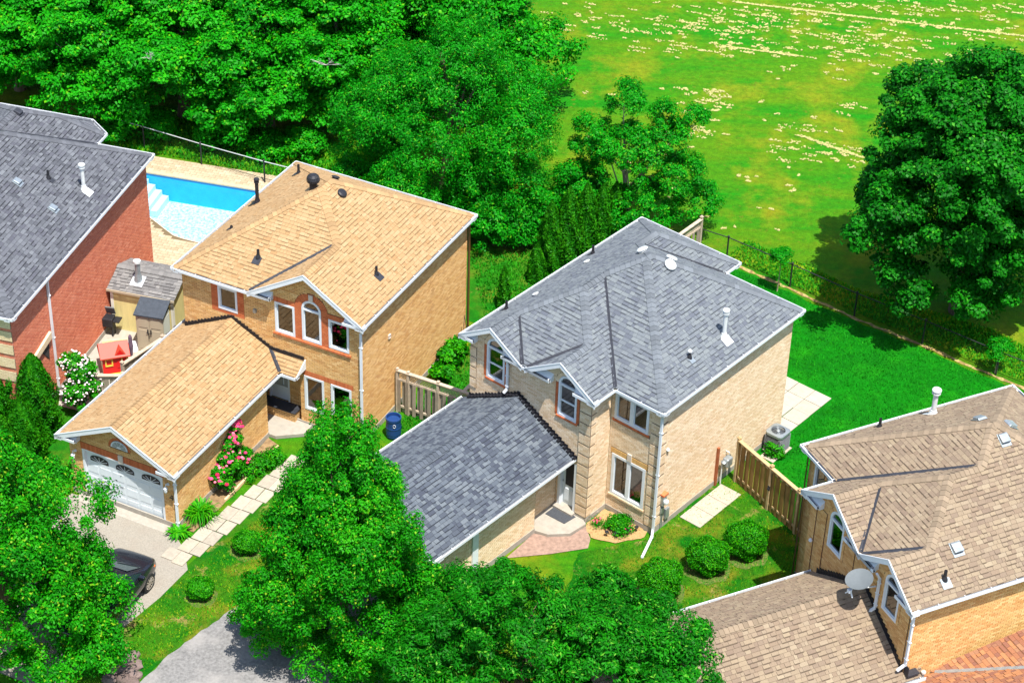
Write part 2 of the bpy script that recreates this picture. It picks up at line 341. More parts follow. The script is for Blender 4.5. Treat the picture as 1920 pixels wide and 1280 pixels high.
def build_roof(root, R_, key, expo=.148, indiv=300, flash='flash', name='roof', capw=.16, extra_skip=None):
    fr = R_.frags()
    base = MB()
    for pc, P, t in fr:
        base.add([(x, y, P[0]*x+P[1]*y+P[2]-.012) for x, y in pc], [tuple(range(len(pc)))])
    rf = base.build(name, 'sh'+key, root)
    mw = root.matrix_world
    rng = random.Random(hash(key) & 255 if False else ord(key[0]))
    stuff = []; full = []
    cache = {}
    for pc, P, t in fr:
        side = P[3]; sl = math.sqrt(1+t*t)
        # u along the eave, s up the slope (plan distance)
        if side == 'F': tou = lambda x, y: (x, y); fro = lambda u, s: (u, s)
        if side == 'B': tou = lambda x, y: (-x, -y); fro = lambda u, s: (-u, -s)
        if side == 'L': tou = lambda x, y: (-y, x); fro = lambda u, s: (s, -u)
        if side == 'R': tou = lambda x, y: (y, -x); fro = lambda u, s: (-s, u)
        q = [tou(*p) for p in pc]
        # orientation
        ar = sum(q[i][0]*q[(i+1) % len(q)][1]-q[(i+1) % len(q)][0]*q[i][1] for i in range(len(q)))
        if ar < 0: q = q[::-1]
        us = [p[0] for p in q]; ss = [p[1] for p in q]
        de = expo/sl
        k0 = math.floor(min(ss)/de); k1 = math.ceil(max(ss)/de)
        edges = []
        for i in range(len(q)):
            (x0, y0), (x1, y1) = q[i], q[(i+1) % len(q)]
            edges.append((y1-y0, -(x1-x0), -((y1-y0)*x0-(x1-x0)*y0)))
        for k in range(k0, k1+1):
            kk = (side, k)
            if kk not in cache:
                r2 = random.Random(ord(side)*7919+k*104729+ord(key[0])); u = -30-r2.random(); br = []
                while u < 30:
                    w = r2.choice(WID); br.append((u, w, r2.random(), r2.random())); u += w
                cache[kk] = br
            for u, w, tn, lf in cache[kk]:
                if u+w < min(us) or u > max(us): continue
                cell = [(u+.004, k*de), (u+w-.004, k*de), (u+w-.004, (k+1)*de), (u+.004, (k+1)*de)]
                c = cell
                for e in edges:
                    c = clip(c, *e)
                    if len(c) < 3: break
                if len(c) < 3 or area(c) < .0008: continue
                lift0 = .008+.014*(lf > .55)
                whole = abs(area(c)-area(cell)) < 1e-5
                (stuff if not whole else full).append((c, P, fro, k*de, de, lift0, tn, (u, w, k)))
    # the pieces that show largest
    def gpos(it):
        c, P, fro = it[0], it[1], it[2]; x, y = fro(*c[0]); return mw@Vector((x, y, P[0]*x+P[1]*y+P[2]))
    camp = Vector((0, 0, CAM_H))
    vis = []
    for it in full:
        g = gpos(it); P = it[1]; nrm = (mw.to_3x3()@Vector((-P[0], -P[1], 1))).normalized()
        dv = (camp-g); L = dv.length; fac = nrm.dot(dv/L)
        dd = g-camp; z = dd.dot(_fw); sx = 960+CAM_F*dd.dot(_R)/z; sy = 640-CAM_F*dd.dot(_U)/z
        ok = 0 < sx < 1920 and 0 < sy < 1280
        vis.append((-(fac*it[7][1]/L**2) if ok else 1, it))
    vis.sort(key=lambda v: v[0])
    ind = [v[1] for v in vis[:indiv]]; rest = [v[1] for v in vis[indiv:]]
    mb = MB()
    for c, P, fro, s0, de, lift, tn, _ in stuff+rest:
        n = len(c); top = []; bot = []
        for (u, s) in c:
            x, y = fro(u, s); z = P[0]*x+P[1]*y+P[2]; f = (s-s0)/de
            top.append((x, y, z+lift*(1-f)+.002)); bot.append((x, y, z-.01))
        mb.add(top+bot, [tuple(range(n))]+[(n+i, n+(i+1) % n, (i+1) % n, i) for i in range(n)], tn*.8)
        us_ = [p[0] for p in c if p[1] < s0+1e-4]
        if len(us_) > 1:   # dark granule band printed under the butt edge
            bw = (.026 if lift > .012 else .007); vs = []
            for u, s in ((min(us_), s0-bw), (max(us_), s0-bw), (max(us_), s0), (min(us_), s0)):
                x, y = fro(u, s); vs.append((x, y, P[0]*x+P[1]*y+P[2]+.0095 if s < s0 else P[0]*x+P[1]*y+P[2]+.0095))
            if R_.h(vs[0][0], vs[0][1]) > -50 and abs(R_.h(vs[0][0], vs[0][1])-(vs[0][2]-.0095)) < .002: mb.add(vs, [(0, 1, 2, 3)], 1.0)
    mb.build('shingles', 'sh'+key, rf, 'stuff')
    protos = {}
    for c, P, fro, s0, de, lift, tn, (u, w, k) in ind:
        pk = (w, lift)
        sl = math.sqrt(1+P[0]**2+P[1]**2)
        if pk not in protos:
            b = MB(); ww = w-.008; h = de*sl
            v = [(0,0,-.008),(ww,0,-.008),(ww,h,-.008),(0,h,-.008),(0,0,lift*.85+.002),(ww,0,lift*.85+.002),(ww,h,.002),(0,h,.002)]
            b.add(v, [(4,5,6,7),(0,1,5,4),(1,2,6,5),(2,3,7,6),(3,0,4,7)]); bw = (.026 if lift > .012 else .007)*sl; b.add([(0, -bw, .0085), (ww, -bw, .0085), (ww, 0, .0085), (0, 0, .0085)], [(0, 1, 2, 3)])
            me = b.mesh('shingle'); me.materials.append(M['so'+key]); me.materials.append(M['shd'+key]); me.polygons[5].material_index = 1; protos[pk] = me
        x0, y0 = fro(u+.004, s0); x1, y1 = fro(u+1, s0); x2, y2 = fro(u+.004, s0+1)
        ux = Vector((x1-x0, y1-y0, 0)).normalized(); up = Vector((x2-x0, y2-y0, 0)).normalized()
        tt = P[0]*up.x+P[1]*up.y; sy = Vector((up.x, up.y, tt)).normalized(); nn = ux.cross(sy)
        mwl = Matrix(((ux.x, sy.x, nn.x, x0), (ux.y, sy.y, nn.y, y0), (ux.z, sy.z, nn.z, P[0]*x0+P[1]*y0+P[2]), (0, 0, 0, 1)))
        inst('shingle', protos[pk], rf, mwl)
    # ridges, hips and valleys
    segs = {}
    for pc, P, t in fr:
        for i in range(len(pc)):
            p, q = Vector((*pc[i], 0)), Vector((*pc[(i+1) % len(pc)], 0)); d = q-p
            if d.length < .03: continue
            d.normalize(); n = Vector((-d.y, d.x, 0)); m_ = (p+q)/2; e = .01
            ha, hb, hm = R_.h(*(m_+n*e).xy), R_.h(*(m_-n*e).xy), R_.h(*m_.xy)
            if ha < -50 or hb < -50: continue
            cv = ha+hb-2*hm
            if abs(cv) < e*.25: continue
            if d.x < -1e-6 or (abs(d.x) < 1e-6 and d.y < 0): d = -d; n = -n
            off = round(p.dot(n)*20)/20; ang = round(math.atan2(d.y, d.x), 2); ky = (ang, off, cv > 0)
            hit = None
            for o_ in (0, .05, -.05):
                if (ang, round(off+o_, 3), cv > 0) in segs: hit = (ang, round(off+o_, 3), cv > 0)
            ky = hit or (ang, round(off, 3), cv > 0)
            segs.setdefault(ky, []).append((p.dot(d), q.dot(d), d.copy(), n.copy(), p.dot(n)))
    cap = MB(); val = MB()
    for ky, L in segs.items():
        d, n, off = L[0][2], L[0][3], L[0][4]
        iv = sorted((min(a, b), max(a, b)) for a, b, *_ in L); mg = []
        for a, b in iv:
            if mg and a <= mg[-1][1]+.03: mg[-1][1] = max(mg[-1][1], b)
            else: mg.append([a, b])
        for a, b in mg:
            pa, pb = d*a+n*off, d*b+n*off
            if R_.h(*pa.xy) > R_.h(*pb.xy): pa, pb = pb, pa
            Ls = (pb-pa).length; dd = (pb-pa).normalized(); nn = Vector((-dd.y, dd.x, 0))
            if not ky[2]:
                stp = .17; k = max(1, int(Ls/stp)); ends = []
                for i in range(k):
                    s0 = i*Ls/k; s1 = min(Ls, (i+1)*Ls/k+.03); r_ = random.random(); vs = []
                    for s_, lf in ((s0, .052), (s1, .026)):
                        for w_ in (-capw, 0, capw):
                            pt = pa+dd*s_+nn*w_; hz = R_.h(*pt.xy)
                            cz = R_.h(*(pa+dd*s_).xy)
                            if hz < -50: hz = cz-abs(w_)*.45
                            if s_ > 1e-6 and False: pass
                            vs.append((pt.x, pt.y, hz+lf))
                        vs.append((pt.x, pt.y, vs[-1][2]-lf-.01)); x_ = pa+dd*s_-nn*capw; vs.append((x_.x, x_.y, vs[-4][2]-lf-.01))
                    # indices per end: 0 left,1 mid,2 right,3 right-low,4 left-low
                    cap.add(vs, [(0, 1, 6, 5), (1, 2, 7, 6), (2, 3, 8, 7), (4, 0, 5, 9), (0, 4, 3, 2, 1)], r_)
            else:
                vs = []
                for s_ in (0, Ls):
                    for w_ in (-.07, 0, .07):
                        pt = pa+dd*s_+nn*w_; hz = R_.h(*pt.xy); cz = R_.h(*(pa+dd*s_).xy)
                        if hz < -50: hz = cz
                        vs.append((pt.x, pt.y, hz+.03 if w_ else cz+.022))
                val = MB(); val.add(vs, [(0, 1, 4, 3), (1, 2, 5, 4)]); val.build('valley_flashing', flash, rf)
    cap.build('ridge_cap', 'cap'+key, rf, 'stuff')
    return rf

# ------------------------------------------------------------------ walls
class Frame:
    """a wall face: u along the wall (left to right seen from outside), n outwards, z up; local to the house"""
    def __init__(s, p, q):
        s.o = Vector((*p, 0)); d = Vector((*q, 0))-s.o; s.L = d.length; s.u = d.normalized(); s.n = Vector((s.u.y, -s.u.x, 0))
    def P(s, u, n, z): return s.o+s.u*u+s.n*n+Vector((0, 0, z))
    def mat(s, u=0, n=0, z=0):
        p = s.P(u, n, z); return Matrix(((s.u.x, -s.n.x, 0, p.x), (s.u.y, -s.n.y, 0, p.y), (0, 0, 1, p.z), (0, 0, 0, 1)))
    def box(s, mb, u0, u1, n0, n1, z0, z1, tone=.5):
        v = [s.P(u, n, z) for z in (z0, z1) for u, n in ((u0, n0), (u1, n0), (u1, n1), (u0, n1))]
        mb.add(v, [(3,2,1,0),(4,5,6,7),(0,1,5,4),(1,2,6,5),(2,3,7,6),(3,0,4,7)], tone)
CH, BL = .075, .215
GP = [.006]
def wall(root, F, z0, ze, key, gables=(), opens=(), accents=(), name='wall', indiv=0, mort=None, base=.25, nostuff=False, top=None):
    """opens: (u0,u1,z0,z1,arch?) true holes; accents: same, left for other brickwork; gables: (u0,u1,slope)"""
    back = MB(); bk = MB(); full = []
    def spans(z, lst, iv):
        for (a, b, c, d, *ar) in lst:
            arch = bool(ar and ar[0])
            if c-1e-4 <= z < d+(.5*(b-a) if arch else 0):
                aa, bb = a, b
                if arch and z > d:
                    r = (b-a)/2; hh = z-d
                    if hh >= r: continue
                    w = math.sqrt(r*r-hh*hh); aa, bb = (a+b)/2-w, (a+b)/2+w
                new = []
                for x, y in iv:
                    if bb <= x or aa >= y: new.append((x, y)); continue
                    if aa > x: new.append((x, aa))
                    if bb < y: new.append((bb, y))
                iv = new
        return iv
    zmax = ze+max([((b-a)/2)*t for a, b, t in gables], default=0)
    k = 0; z = z0
    while z < zmax-.01:
        zz = min(z+CH, zmax); zc = (z+zz)/2
        if zc < ze: iv = [(0, F.L)]
        else:
            iv = []
            for a, b, t in gables:
                x, y = a+(zz-ze)/t, b-(zz-ze)/t
                if y-x > .05: iv.append((x, y))
        if top: iv = [(max(a, 0), b) for a, b in iv]
        ivb = spans(zc, opens, iv)
        for a, b in ivb:
            v = [F.P(a, -.012, z), F.P(b, -.012, z), F.P(b, -.012, zz), F.P(a, -.012, zz)]; back.add(v, [(0, 1, 2, 3)])
        if zc > base:
            for a, b in spans(zc, accents, ivb):
                u = -((k % 2)*.5)*BL-BL*2
                while u < b:
                    x, y = max(u, a)+GP[0], min(u+BL, b)-GP[0]
                    if y-x > .03:
                        if y-x > BL-2*GP[0]-.001: full.append((x, z))
                        else:
                            v = [F.P(p, n, q) for n in (-.012, 0) for p, q in ((x, z+GP[0]), (y, z+GP[0]), (y, zz-GP[0]), (x, zz-GP[0]))]
                            bk.add(v, [(4,5,6,7),(0,1,5,4),(1,2,6,5),(2,3,7,6),(3,0,4,7)], random.random())
                    u += BL
        z = zz; k += 1
    wl = back.build(name, mort or 'mort'+key, root)
    mw = root.matrix_world; cp = Vector((0, 0, CAM_H))
    if indiv:
        sc = []
        for x, z in full:
            dd = mw@F.P(x, 0, z)-cp; zz_ = dd.dot(_fw); sx = 960+CAM_F*dd.dot(_R)/zz_; sy = 640-CAM_F*dd.dot(_U)/zz_
            sc.append((dd.length if (0 < sx < 1920 and 0 < sy < 1280) else 999, x, z))
        sc.sort(); pick = {(x, z) for _, x, z in sc[:indiv]}
        b = MB(); x, y = 0, BL-2*GP[0]
        v = [(p, n, q) for n in (.012, 0) for p, q in ((0, 0), (y, 0), (y, CH-2*GP[0]), (0, CH-2*GP[0]))]
        b.add(v, [(4,5,6,7),(0,1,5,4),(1,2,6,5),(2,3,7,6),(3,0,4,7)]); me = b.mesh('brick'); me.materials.append(M['bo'+key])
        for x, z in pick: inst('brick', me, wl, F.mat(x, 0, z+GP[0]))
        full = [f for f in full if f not in pick]
    for x, z in full:
        y = x+BL-2*GP[0]; zz = z+CH
        v = [F.P(p, n, q) for n in (-.012, 0) for p, q in ((x, z+GP[0]), (y, z+GP[0]), (y, zz-GP[0]), (x, zz-GP[0]))]
        bk.add(v, [(4,5,6,7),(0,1,5,4),(1,2,6,5),(2,3,7,6),(3,0,4,7)], random.random())
    bk.build('brickwork', 'br'+key, wl, 'stuff')
    if base > 0 and z0 < .05:
        p = MB(); F.box(p, -.015, F.L+.015, -.03, .02, -.02, base-.02); p.build('foundation', 'conc', wl)
    return wl
def soldier(root, F, u0, u1, z0, z1, m='brR', w=.07, n=.004, parent=None):
    """upright bricks side by side"""
    b = MB(); u = u0
    while u < u1-.02:
        y = min(u+w, u1); F.box(b, u+.004, y-.004, -.012, n, z0+.004, z1-.004, random.random()); u += w
    b.build('lintel', m, parent or root, 'stuff')
def archband(root, F, uc, zc, r0, r1, a0=0, a1=math.pi, m='brR', n=.006, step=.075):
    b = MB(); N = max(3, int((r0+r1)/2*(a1-a0)/step))
    for i in range(N):
        t0, t1 = a0+(a1-a0)*(i+.06)/N, a0+(a1-a0)*(i+.94)/N
        v = [F.P(uc+math.cos(t)*r, nn, zc+math.sin(t)*r) for nn in (-.012, n) for t, r in ((t0, r0), (t0, r1), (t1, r1), (t1, r0))]
        b.add(v, [(0,1,2,3),(4,5,6,7),(0,1,5,4),(1,2,6,5),(2,3,7,6),(3,0,4,7)], random.random())
    b.build('arch', m, root, 'stuff')
def courses(root, F, u0, u1, z0, z1, m, n=.004, name='brick_panel', bl=BL, parent=None):
    b = MB(); z = z0; k = 0
    while z < z1-.02:
        zz = min(z+CH, z1); u = u0-(k % 2)*bl/2
        while u < u1:
            x, y = max(u, u0)+.004, min(u+bl, u1)-.004
            if y-x > .02: F.box(b, x, y, -.012, n, z+.005, zz-.005, random.random())
            u += bl
        z = zz; k += 1
    return b.build(name, m, parent or root, 'stuff')
def window(root, F, u0, u1, z0, z1, arch=False, mull=0, blind='blind_brown', rails=(), name='window', fw=.085, glass='glass', sill=None, stay=True):
    """white frame with depth, panes set back, a dark room behind"""
    f = MB(); N0, N1 = -.11, .018
    F.box(f, u0, u0+fw, N0, N1, z0, z1); F.box(f, u1-fw, u1, N0, N1, z0, z1)
    F.box(f, u0+fw, u1-fw, N0, N1, z0, z0+fw); 
    if not arch: F.box(f, u0+fw, u1-fw, N0, N1, z1-fw, z1)
    else:
        F.box(f, u0+fw, u1-fw, N0, N1-.004, z1-fw*.8, z1)
        uc, r = (u0+u1)/2, (u1-u0)/2; K = 14
        for i in range(K):
            t0, t1 = math.pi*i/K, math.pi*(i+1)/K
            v = [F.P(uc+math.cos(t)*q, nn, z1+math.sin(t)*q) for nn in (N0, N1) for t, q in ((t0, r-fw), (t0, r), (t1, r), (t1, r-fw))]
            f.add(v, [(0,1,2,3),(4,5,6,7),(0,1,5,4),(1,2,6,5),(2,3,7,6),(3,0,4,7)])
    w = f.build(name, 'white', root)
    if mull:
        mu = MB(); uc = (u0+u1)/2; F.box(mu, uc-mull/2, uc+mull/2, N0, N1-.006, z0+fw, z1-fw); mu.build('mullion', 'white', w)
    for zr in rails:
        mu = MB(); F.box(mu, u0+fw, u1-fw, -.07, -.02, zr-.03, zr+.03); mu.build('meeting_rail', 'white', w)
    cols = [(u0+fw, u1-fw)] if not mull else [(u0+fw, (u0+u1)/2-mull/2), ((u0+u1)/2+mull/2, u1-fw)]
    for a, b in cols:
        zs = [z0+fw]+[x for x in rails]+[z1-fw*.8]
        for i in range(len(zs)-1):
            p = MB(); F.box(p, a, b, -.055, -.047, zs[i], zs[i+1]); p.build('pane', glass, w)
            s_ = MB(); g = .022
            for q in ((a, a+g, zs[i], zs[i+1]), (b-g, b, zs[i], zs[i+1]), (a+g, b-g, zs[i], zs[i]+g), (a+g, b-g, zs[i+1]-g, zs[i+1])):
                F.box(s_, q[0], q[1], -.060, -.035, q[2], q[3])
            s_.build('sash', 'white', w)
    if arch:
        uc, r = (u0+u1)/2, (u1-u0)/2-fw; pts = [F.P(uc+math.cos(math.pi*i/12)*r, -.05, z1+math.sin(math.pi*i/12)*r) for i in range(13)]
        p = MB(); p.ext(pts, -F.n*.008); p.build('pane', glass, w)
    r_ = MB(); top = z1+((u1-u0)/2 if arch else 0)
    for q in ((u0, u1, -.75, -.74, z0-.05, top), (u0, u0+.01, -.74, -.112, z0-.05, top), (u1-.01, u1, -.74, -.112, z0-.05, top), (u0, u1, -.74, -.112, z0-.05, z0-.04), (u0, u1, -.74, -.112, top-.01, top)):
        F.box(r_, *q)
    r_.build('room_recess', 'room', w)
    bl = MB(); F.box(bl, u0+fw*.5, u1-fw*.5, -.22, -.21, z0+(z1-z0)*.0, z1); bl.build('blind', blind, w)
    if sill:
        s_ = MB(); u = u0-.06
        while u < u1+.04: 
            y = min(u+.11, u1+.06); F.box(s_, u+.003, y-.003, -.01, .045, z0-.085, z0-.012, random.random()); u += .11
        s_.build('sill', sill, w, 'stuff')
    return w
def gutter(root, p, q, z, inward, straps=True):
    """white trough along an eave from p to q (outer edge), inward = unit vector to the house"""
    g = MB(); p = Vector((*p, 0)); q = Vector((*q, 0)); i = Vector((*inward, 0)); d = (q-p).normalized(); L = (q-p).length
    def strip(a, b, z0, z1):
        v = [p+i*a+Vector((0, 0, z0)), q+i*a+Vector((0, 0, z0)), q+i*b+Vector((0, 0, z0)), p+i*b+Vector((0, 0, z0)),
             p+i*a+Vector((0, 0, z1)), q+i*a+Vector((0, 0, z1)), q+i*b+Vector((0, 0, z1)), p+i*b+Vector((0, 0, z1))]
        g.add(v, [(3,2,1,0),(4,5,6,7),(0,1,5,4),(1,2,6,5),(2,3,7,6),(3,0,4,7)])
    strip(0, .022, z-.10, z+.012); strip(.022, .11, z-.10, z-.085); strip(.11, .125, z-.10, z-.005)
    o = g.build('gutter', 'white', root)
    if straps:
        s_ = MB(); n = max(1, int(L/.9))
        for k in range(n+1):
            c = p+d*(min(L-.04, .04+k*L/n*.98)); s_.beam(c+i*.01+Vector((0, 0, z+.006)), c+i*.12+Vector((0, 0, z+.008)), .018, .004)
        s_.build('gutter_strap', 'white', o, 'stuff')
    w_ = MB(); gg = MB()
    v = [p+i*.025+Vector((0, 0, z-.08)), q+i*.025+Vector((0, 0, z-.08)), q+i*.108+Vector((0, 0, z-.08)), p+i*.108+Vector((0, 0, z-.08))]
    gg.add(v, [(0, 1, 2, 3)]); gg.build('gutter_bed', 'gutter_in', o)
    return o
def soffit(root, p, q, z, inward, depth_=.34):
    s_ = MB(); p = Vector((*p, z-.15)); q = Vector((*q, z-.15)); i = Vector((*inward, 0))
    s_.ext([p+i*.126, q+i*.126, q+i*depth_, p+i*depth_], (0, 0, .10)); s_.build('soffit', 'white', root)
def gable_trim(root, a0, a1, b, ze, t, ret=(.66, .66), over=.30, dirx=1):
    """rake boards, soffit and the two boxed returns of a front gable (front faces -b)"""
    m = MB(); ac = (a0+a1)/2; za = ze+(a1-a0)/2*t
    for s_, e_ in (((a0, ze), (ac, za)), ((a1, ze), (ac, za))):
        (x0, zA), (x1, zB) = s_, e_
        m.ext([(x0, b, zA-.02), (x1, b, zB-.02), (x1, b, zB-.20), (x0, b, zA-.20)], (0, .035, 0))
        m.ext([(x0, b-.012, zA+.022), (x1, b-.012, zB+.022), (x1, b-.012, zB-.012), (x0, b-.012, zA-.012)], (0, .03, 0))
        m.ext([(x0, b+.036, zA-.10), (x1, b+.036, zB-.10), (x1, b+.036, zB-.14), (x0, b+.036, zA-.14)], (0, over-.04, 0))
    m.build('fascia', 'white', root)
    for k, (x, sgn) in enumerate(((a0, 1), (a1, -1))):
        if not ret[k]: continue
        r = MB(); L = ret[k]; x1 = x+sgn*L; xa, xm = x+sgn*.08, x+sgn*.50; bo = b+over+.01; h_ = min(.15, .28*t)
        V_ = [(xa, b+.128, ze-.01), (x1, b+.128, ze-.01), (x1, bo, ze+h_), (xm, bo, ze+h_), (xa, bo, ze), (xa, b+.128, ze-.16), (x1, b+.128, ze-.16), (x1, bo, ze-.16), (xa, bo, ze-.16)]
        r.add(V_, [(0, 1, 2, 3), (0, 3, 4), (5, 6, 1, 0), (6, 7, 2, 1), (8, 7, 6, 5), (8, 5, 0, 4), (7, 8, 4, 3, 2)])
        r.build('eave_return', 'white', root)
        gutter(root, (min(x, x1), b), (max(x, x1), b), ze, (0, 1))
def downspout(root, pts, r=.038, name='downspout'):
    m = MB()
    pts = [Vector(p) for p in pts]
    for a, b in zip(pts, pts[1:]): m.beam(a, b, .085, .065, up=(0, 1, 0) if abs((b-a).normalized().z) > .9 else (0, 0, 1))
    for p in pts[1:-1]: m.obox(p, .085, .07, .085)
    o = m.build(name, 'white', root)
    a, b = pts[0], pts[-1]
    L = [(q-p).length for p, q in zip(pts, pts[1:])]; k = L.index(max(L)); p, q = pts[k], pts[k+1]
    s_ = MB()
    for f in (.12, .5, .88): s_.obox(p.lerp(q, f), .15, .075, .03)
    s_.build('pipe_strap', 'white', o, 'stuff')
    return o
def roofz(R_, x, y): return R_.h(x, y)
def slope_rot(R_, x, y):
    e = .01; gx = (R_.h(x+e, y)-R_.h(x-e, y))/(2*e); gy = (R_.h(x, y+e)-R_.h(x, y-e))/(2*e)
    n = Vector((-gx, -gy, 1)).normalized(); return Vector((0, 0, 1)).rotation_difference(n).to_matrix(), n, Vector((-gx, -gy, 0))
def flue(root, R_, x, y, h=1.15, r=.075, m='whitemetal', capr=.12, name='flue_pipe', plate=True):
    z = R_.h(x, y); rot, n, dn = slope_rot(R_, x, y); b = MB()
    b.lathe((x, y, z-.1), [(r, 0), (r, h-.02)], 14)
    o = b.build(name, m, root, smooth=False)
    c = MB(); c.lathe((x, y, z-.1), [(r*1.05, h-.16), (capr, h-.15), (capr, h-.10), (r*1.02, h-.095), (r*1.02, h-.06), (capr*1.05, h-.05), (capr*1.1, h+.0), (capr*.95, h+.03), (capr*.3, h+.05)], 16)
    c.build('rain_cap', m, o)
    f = MB(); f.lathe((x, y, z-.05), [(r*2.0, 0), (r*1.9, .06), (r*1.25, .20), (r*1.25, .24)], 14); f.build('pipe_boot', m, o)
    if plate:
        p = MB(); d = dn.normalized()*.16; p.obox(Vector((x, y, z+.032))+Vector((d.x, d.y, -.16*.62)), .36, .40, .012, rot); p.build('flashing_plate', m, o)
    return o
def stub(root, R_, x, y, h=.36, r=.045, m='black', name='vent_pipe', plate='flash', sz=.30):
    z = R_.h(x, y); rot, n, dn = slope_rot(R_, x, y); b = MB()
    b.lathe((x, y, z-.05), [(r*2.1, 0), (r*1.8, .09), (r*1.2, .17), (r, .19), (r, h), (r*.7, h), (r*.7, h-.05)], 12)
    o = b.build(name, m, root)
    p = MB(); d = dn.normalized()*.12; p.obox(Vector((x, y, z+.03))+Vector((d.x, d.y, -.12*.62)), sz, sz, .01, rot); p.build('flashing_plate', plate, o)
    return o
def boxvent(root, R_, x, y, w=.36, h=.17, m='metal', rz=0, name='box_vent'):
    z = R_.h(x, y); rot, n, dn = slope_rot(R_, x, y); b = MB(); c = Vector((x, y, z))
    t = dn.normalized(); yaw = Matrix.Rotation(math.atan2(t.y, t.x), 3, 'Z'); r3 = rot@yaw
    v = [c+r3@Vector(p) for p in ((-w*.55, -w*.5, .02), (w*.5, -w*.5, .02), (w*.5, w*.5, .02), (-w*.55, w*.5, .02), (-w*.40, -w*.46, h*.75), (w*.50, -w*.46, h), (w*.50, w*.46, h), (-w*.40, w*.46, h*.75))]
    b.add(v, [(3,2,1,0),(4,5,6,7),(0,1,5,4),(1,2,6,5),(2,3,7,6),(3,0,4,7)])
    o = b.build(name, m, root, bevel=.02)
    p = MB(); p.obox(c+r3@Vector((.05, 0, .03)), w*1.35, w*1.1, .01, r3); p.build('flashing_plate', m, o)
    q = MB(); q.obox(c+r3@Vector((w*.51, 0, h*.5)), .012, w*.8, h*.62, r3); q.build('vent_opening', 'black', o)
    return o
# ------------------------------------------------------------------ ground and large surfaces
_G1, _G2, _G3 = (0.012, 0.205, 0.006), (0.004, 0.115, 0.004), (0.16, 0.21, 0.008)
M['field'] = lawn_mat('field_grass', (0.012, 0.20, 0.003), (0.085, 0.205, 0.003), (0.20, 0.23, 0.008), 0.30, 0.30, stripes=((0.40, 1.8, 1), R(14)), dirt=(2.6, 0.58, 0.74, (0.17, 0.14, 0.015)))
M['lush'] = lawn_mat('lush_lawn', (0.003, 0.19, 0.003), (0.003, 0.135, 0.003), (0.012, 0.23, 0.004), 0.55, 0.5)
M['front_lawn'] = lawn_mat('front_lawn', (0.005, 0.125, 0.003), (0.045, 0.165, 0.004), (0.19, 0.19, 0.012), 0.55, 0.62, dirt=(1.0, 0.56, 0.68, (0.34, 0.25, 0.08)), amt=.4)
M['shade_lawn'] = lawn_mat('rough_grass', (0.006, 0.15, 0.004), (0.03, 0.16, 0.004), (0.13, 0.19, 0.012), 0.5, 0.45, dirt=(1.1, 0.60, 0.75, (0.30, 0.22, 0.05)))
def sheet(name, pts, z, m, nice=None, **k):
    b = MB(); b.add([(p[0], p[1], z) for p in pts], [tuple(range(len(pts)))]); return b.build(name, m, None, 'structure')

HS = {'A': ((-5.35, 63.05), R(-25.777)), 'B': ((5.26, 58.48), R(-39.32)), 'D': ((12.42, 48.82), R(-63.879)), 'C': ((-18.05, 63.39), R(-15.3))}
pC = at(23, 600, 5.56); HS['C'] = ((pC.x, pC.y), R(-15.3))
def hp(k, a, b, z=0):
    (x, y), w = HS[k]; c, s = math.cos(w), math.sin(w); return Vector((x+c*a-s*b, y+s*a+c*b, z))

def rough_edge(pts, step=.35, amp=.07, seed=1):
    r = random.Random(seed); out = []
    for i in range(len(pts)):
        p, q = Vector(pts[i][:2]), Vector(pts[(i+1) % len(pts)][:2]); L = (q-p).length; n = max(1, int(L/step)); d = (q-p).normalized(); nn = Vector((-d.y, d.x))
        for k in range(n): out.append(tuple(p.lerp(q, k/n)+nn*r.uniform(-amp, amp)))
    return out
def px(*l): return [at(*p)[:2] for p in l]
# back fence line on the right (world), from the screen behind house B to beyond the frame
FR = [(7.9, 77.6), (9.0, 77.0), (11.53, 75.09), (14.0, 73.08), (16.55, 71.29), (19.2, 69.3), (22.5, 67.0), (26, 64.5)]
back = [hp('B', -1.5, 9.2), Vector((8.2, 77.3, 0))]
sheet('back_lawn', rough_edge([hp('B', .2, 3.9)[:2], hp('B', -3.2, 8)[:2], hp('B', -4, 12)[:2], (7.6, 77.0), (9.1, 76.5), (11.4, 74.7), (13.9, 72.75), (16.45, 70.95), (19.0, 69.0), (24, 65.4), hp('D', -2, 14)[:2], hp('D', -7, 6)[:2], (10.8, 58.6)], .5, .09), .004, 'lush')
sheet('front_lawn', rough_edge(px((1000, 1300), (1085, 1035), (1215, 1010), (1342, 906), (1372, 880), (1420, 850), (1530, 990), (1560, 1110), (1400, 1200), (1250, 1290)), .3, .06), .008, 'front_lawn')
sheet('front_lawn', rough_edge(px((640, 880), (555, 890), (345, 1066), (308, 1108), (265, 1140), (200, 1180), (190, 1290), (262, 1280), (326, 1220), (410, 1161), (510, 1093), (600, 1050), (700, 960)), .3, .05), .012, 'front_lawn')
sheet('side_lawn', rough_edge([hp('A', .3, 1.5)[:2], hp('A', .1, 9.5)[:2], hp('A', -8, 9.6)[:2], (-10, 81.0), (4.5, 80.0), (7.6, 77.4), hp('B', -9, 9.8)[:2], hp('B', -9, -3)[:2], hp('A', 2.5, -.5)[:2]], .5, .08), .0, 'shade_lawn')
sheet('side_lawn', rough_edge([(-19, 59.5), (-17.8, 66.2), (-15.5, 66.5), hp('A', -8.7, -7), hp('A', -9.5, -9), (-19, 57)], .5, .06), .0, 'shade_lawn')
sheet('driveway', px((135, 925), (318, 985), (345, 1030), (352, 1068), (300, 1120), (215, 1190), (100, 1300), (-80, 1230), (20, 1000)), .016, 'asphA')
sheet('driveway', rough_edge(px((515, 1085), (410, 1161), (326, 1220), (262, 1280), (235, 1310), (560, 1500), (800, 1300), (760, 1150), (600, 1045)), .25, .04), .020, 'asphB')
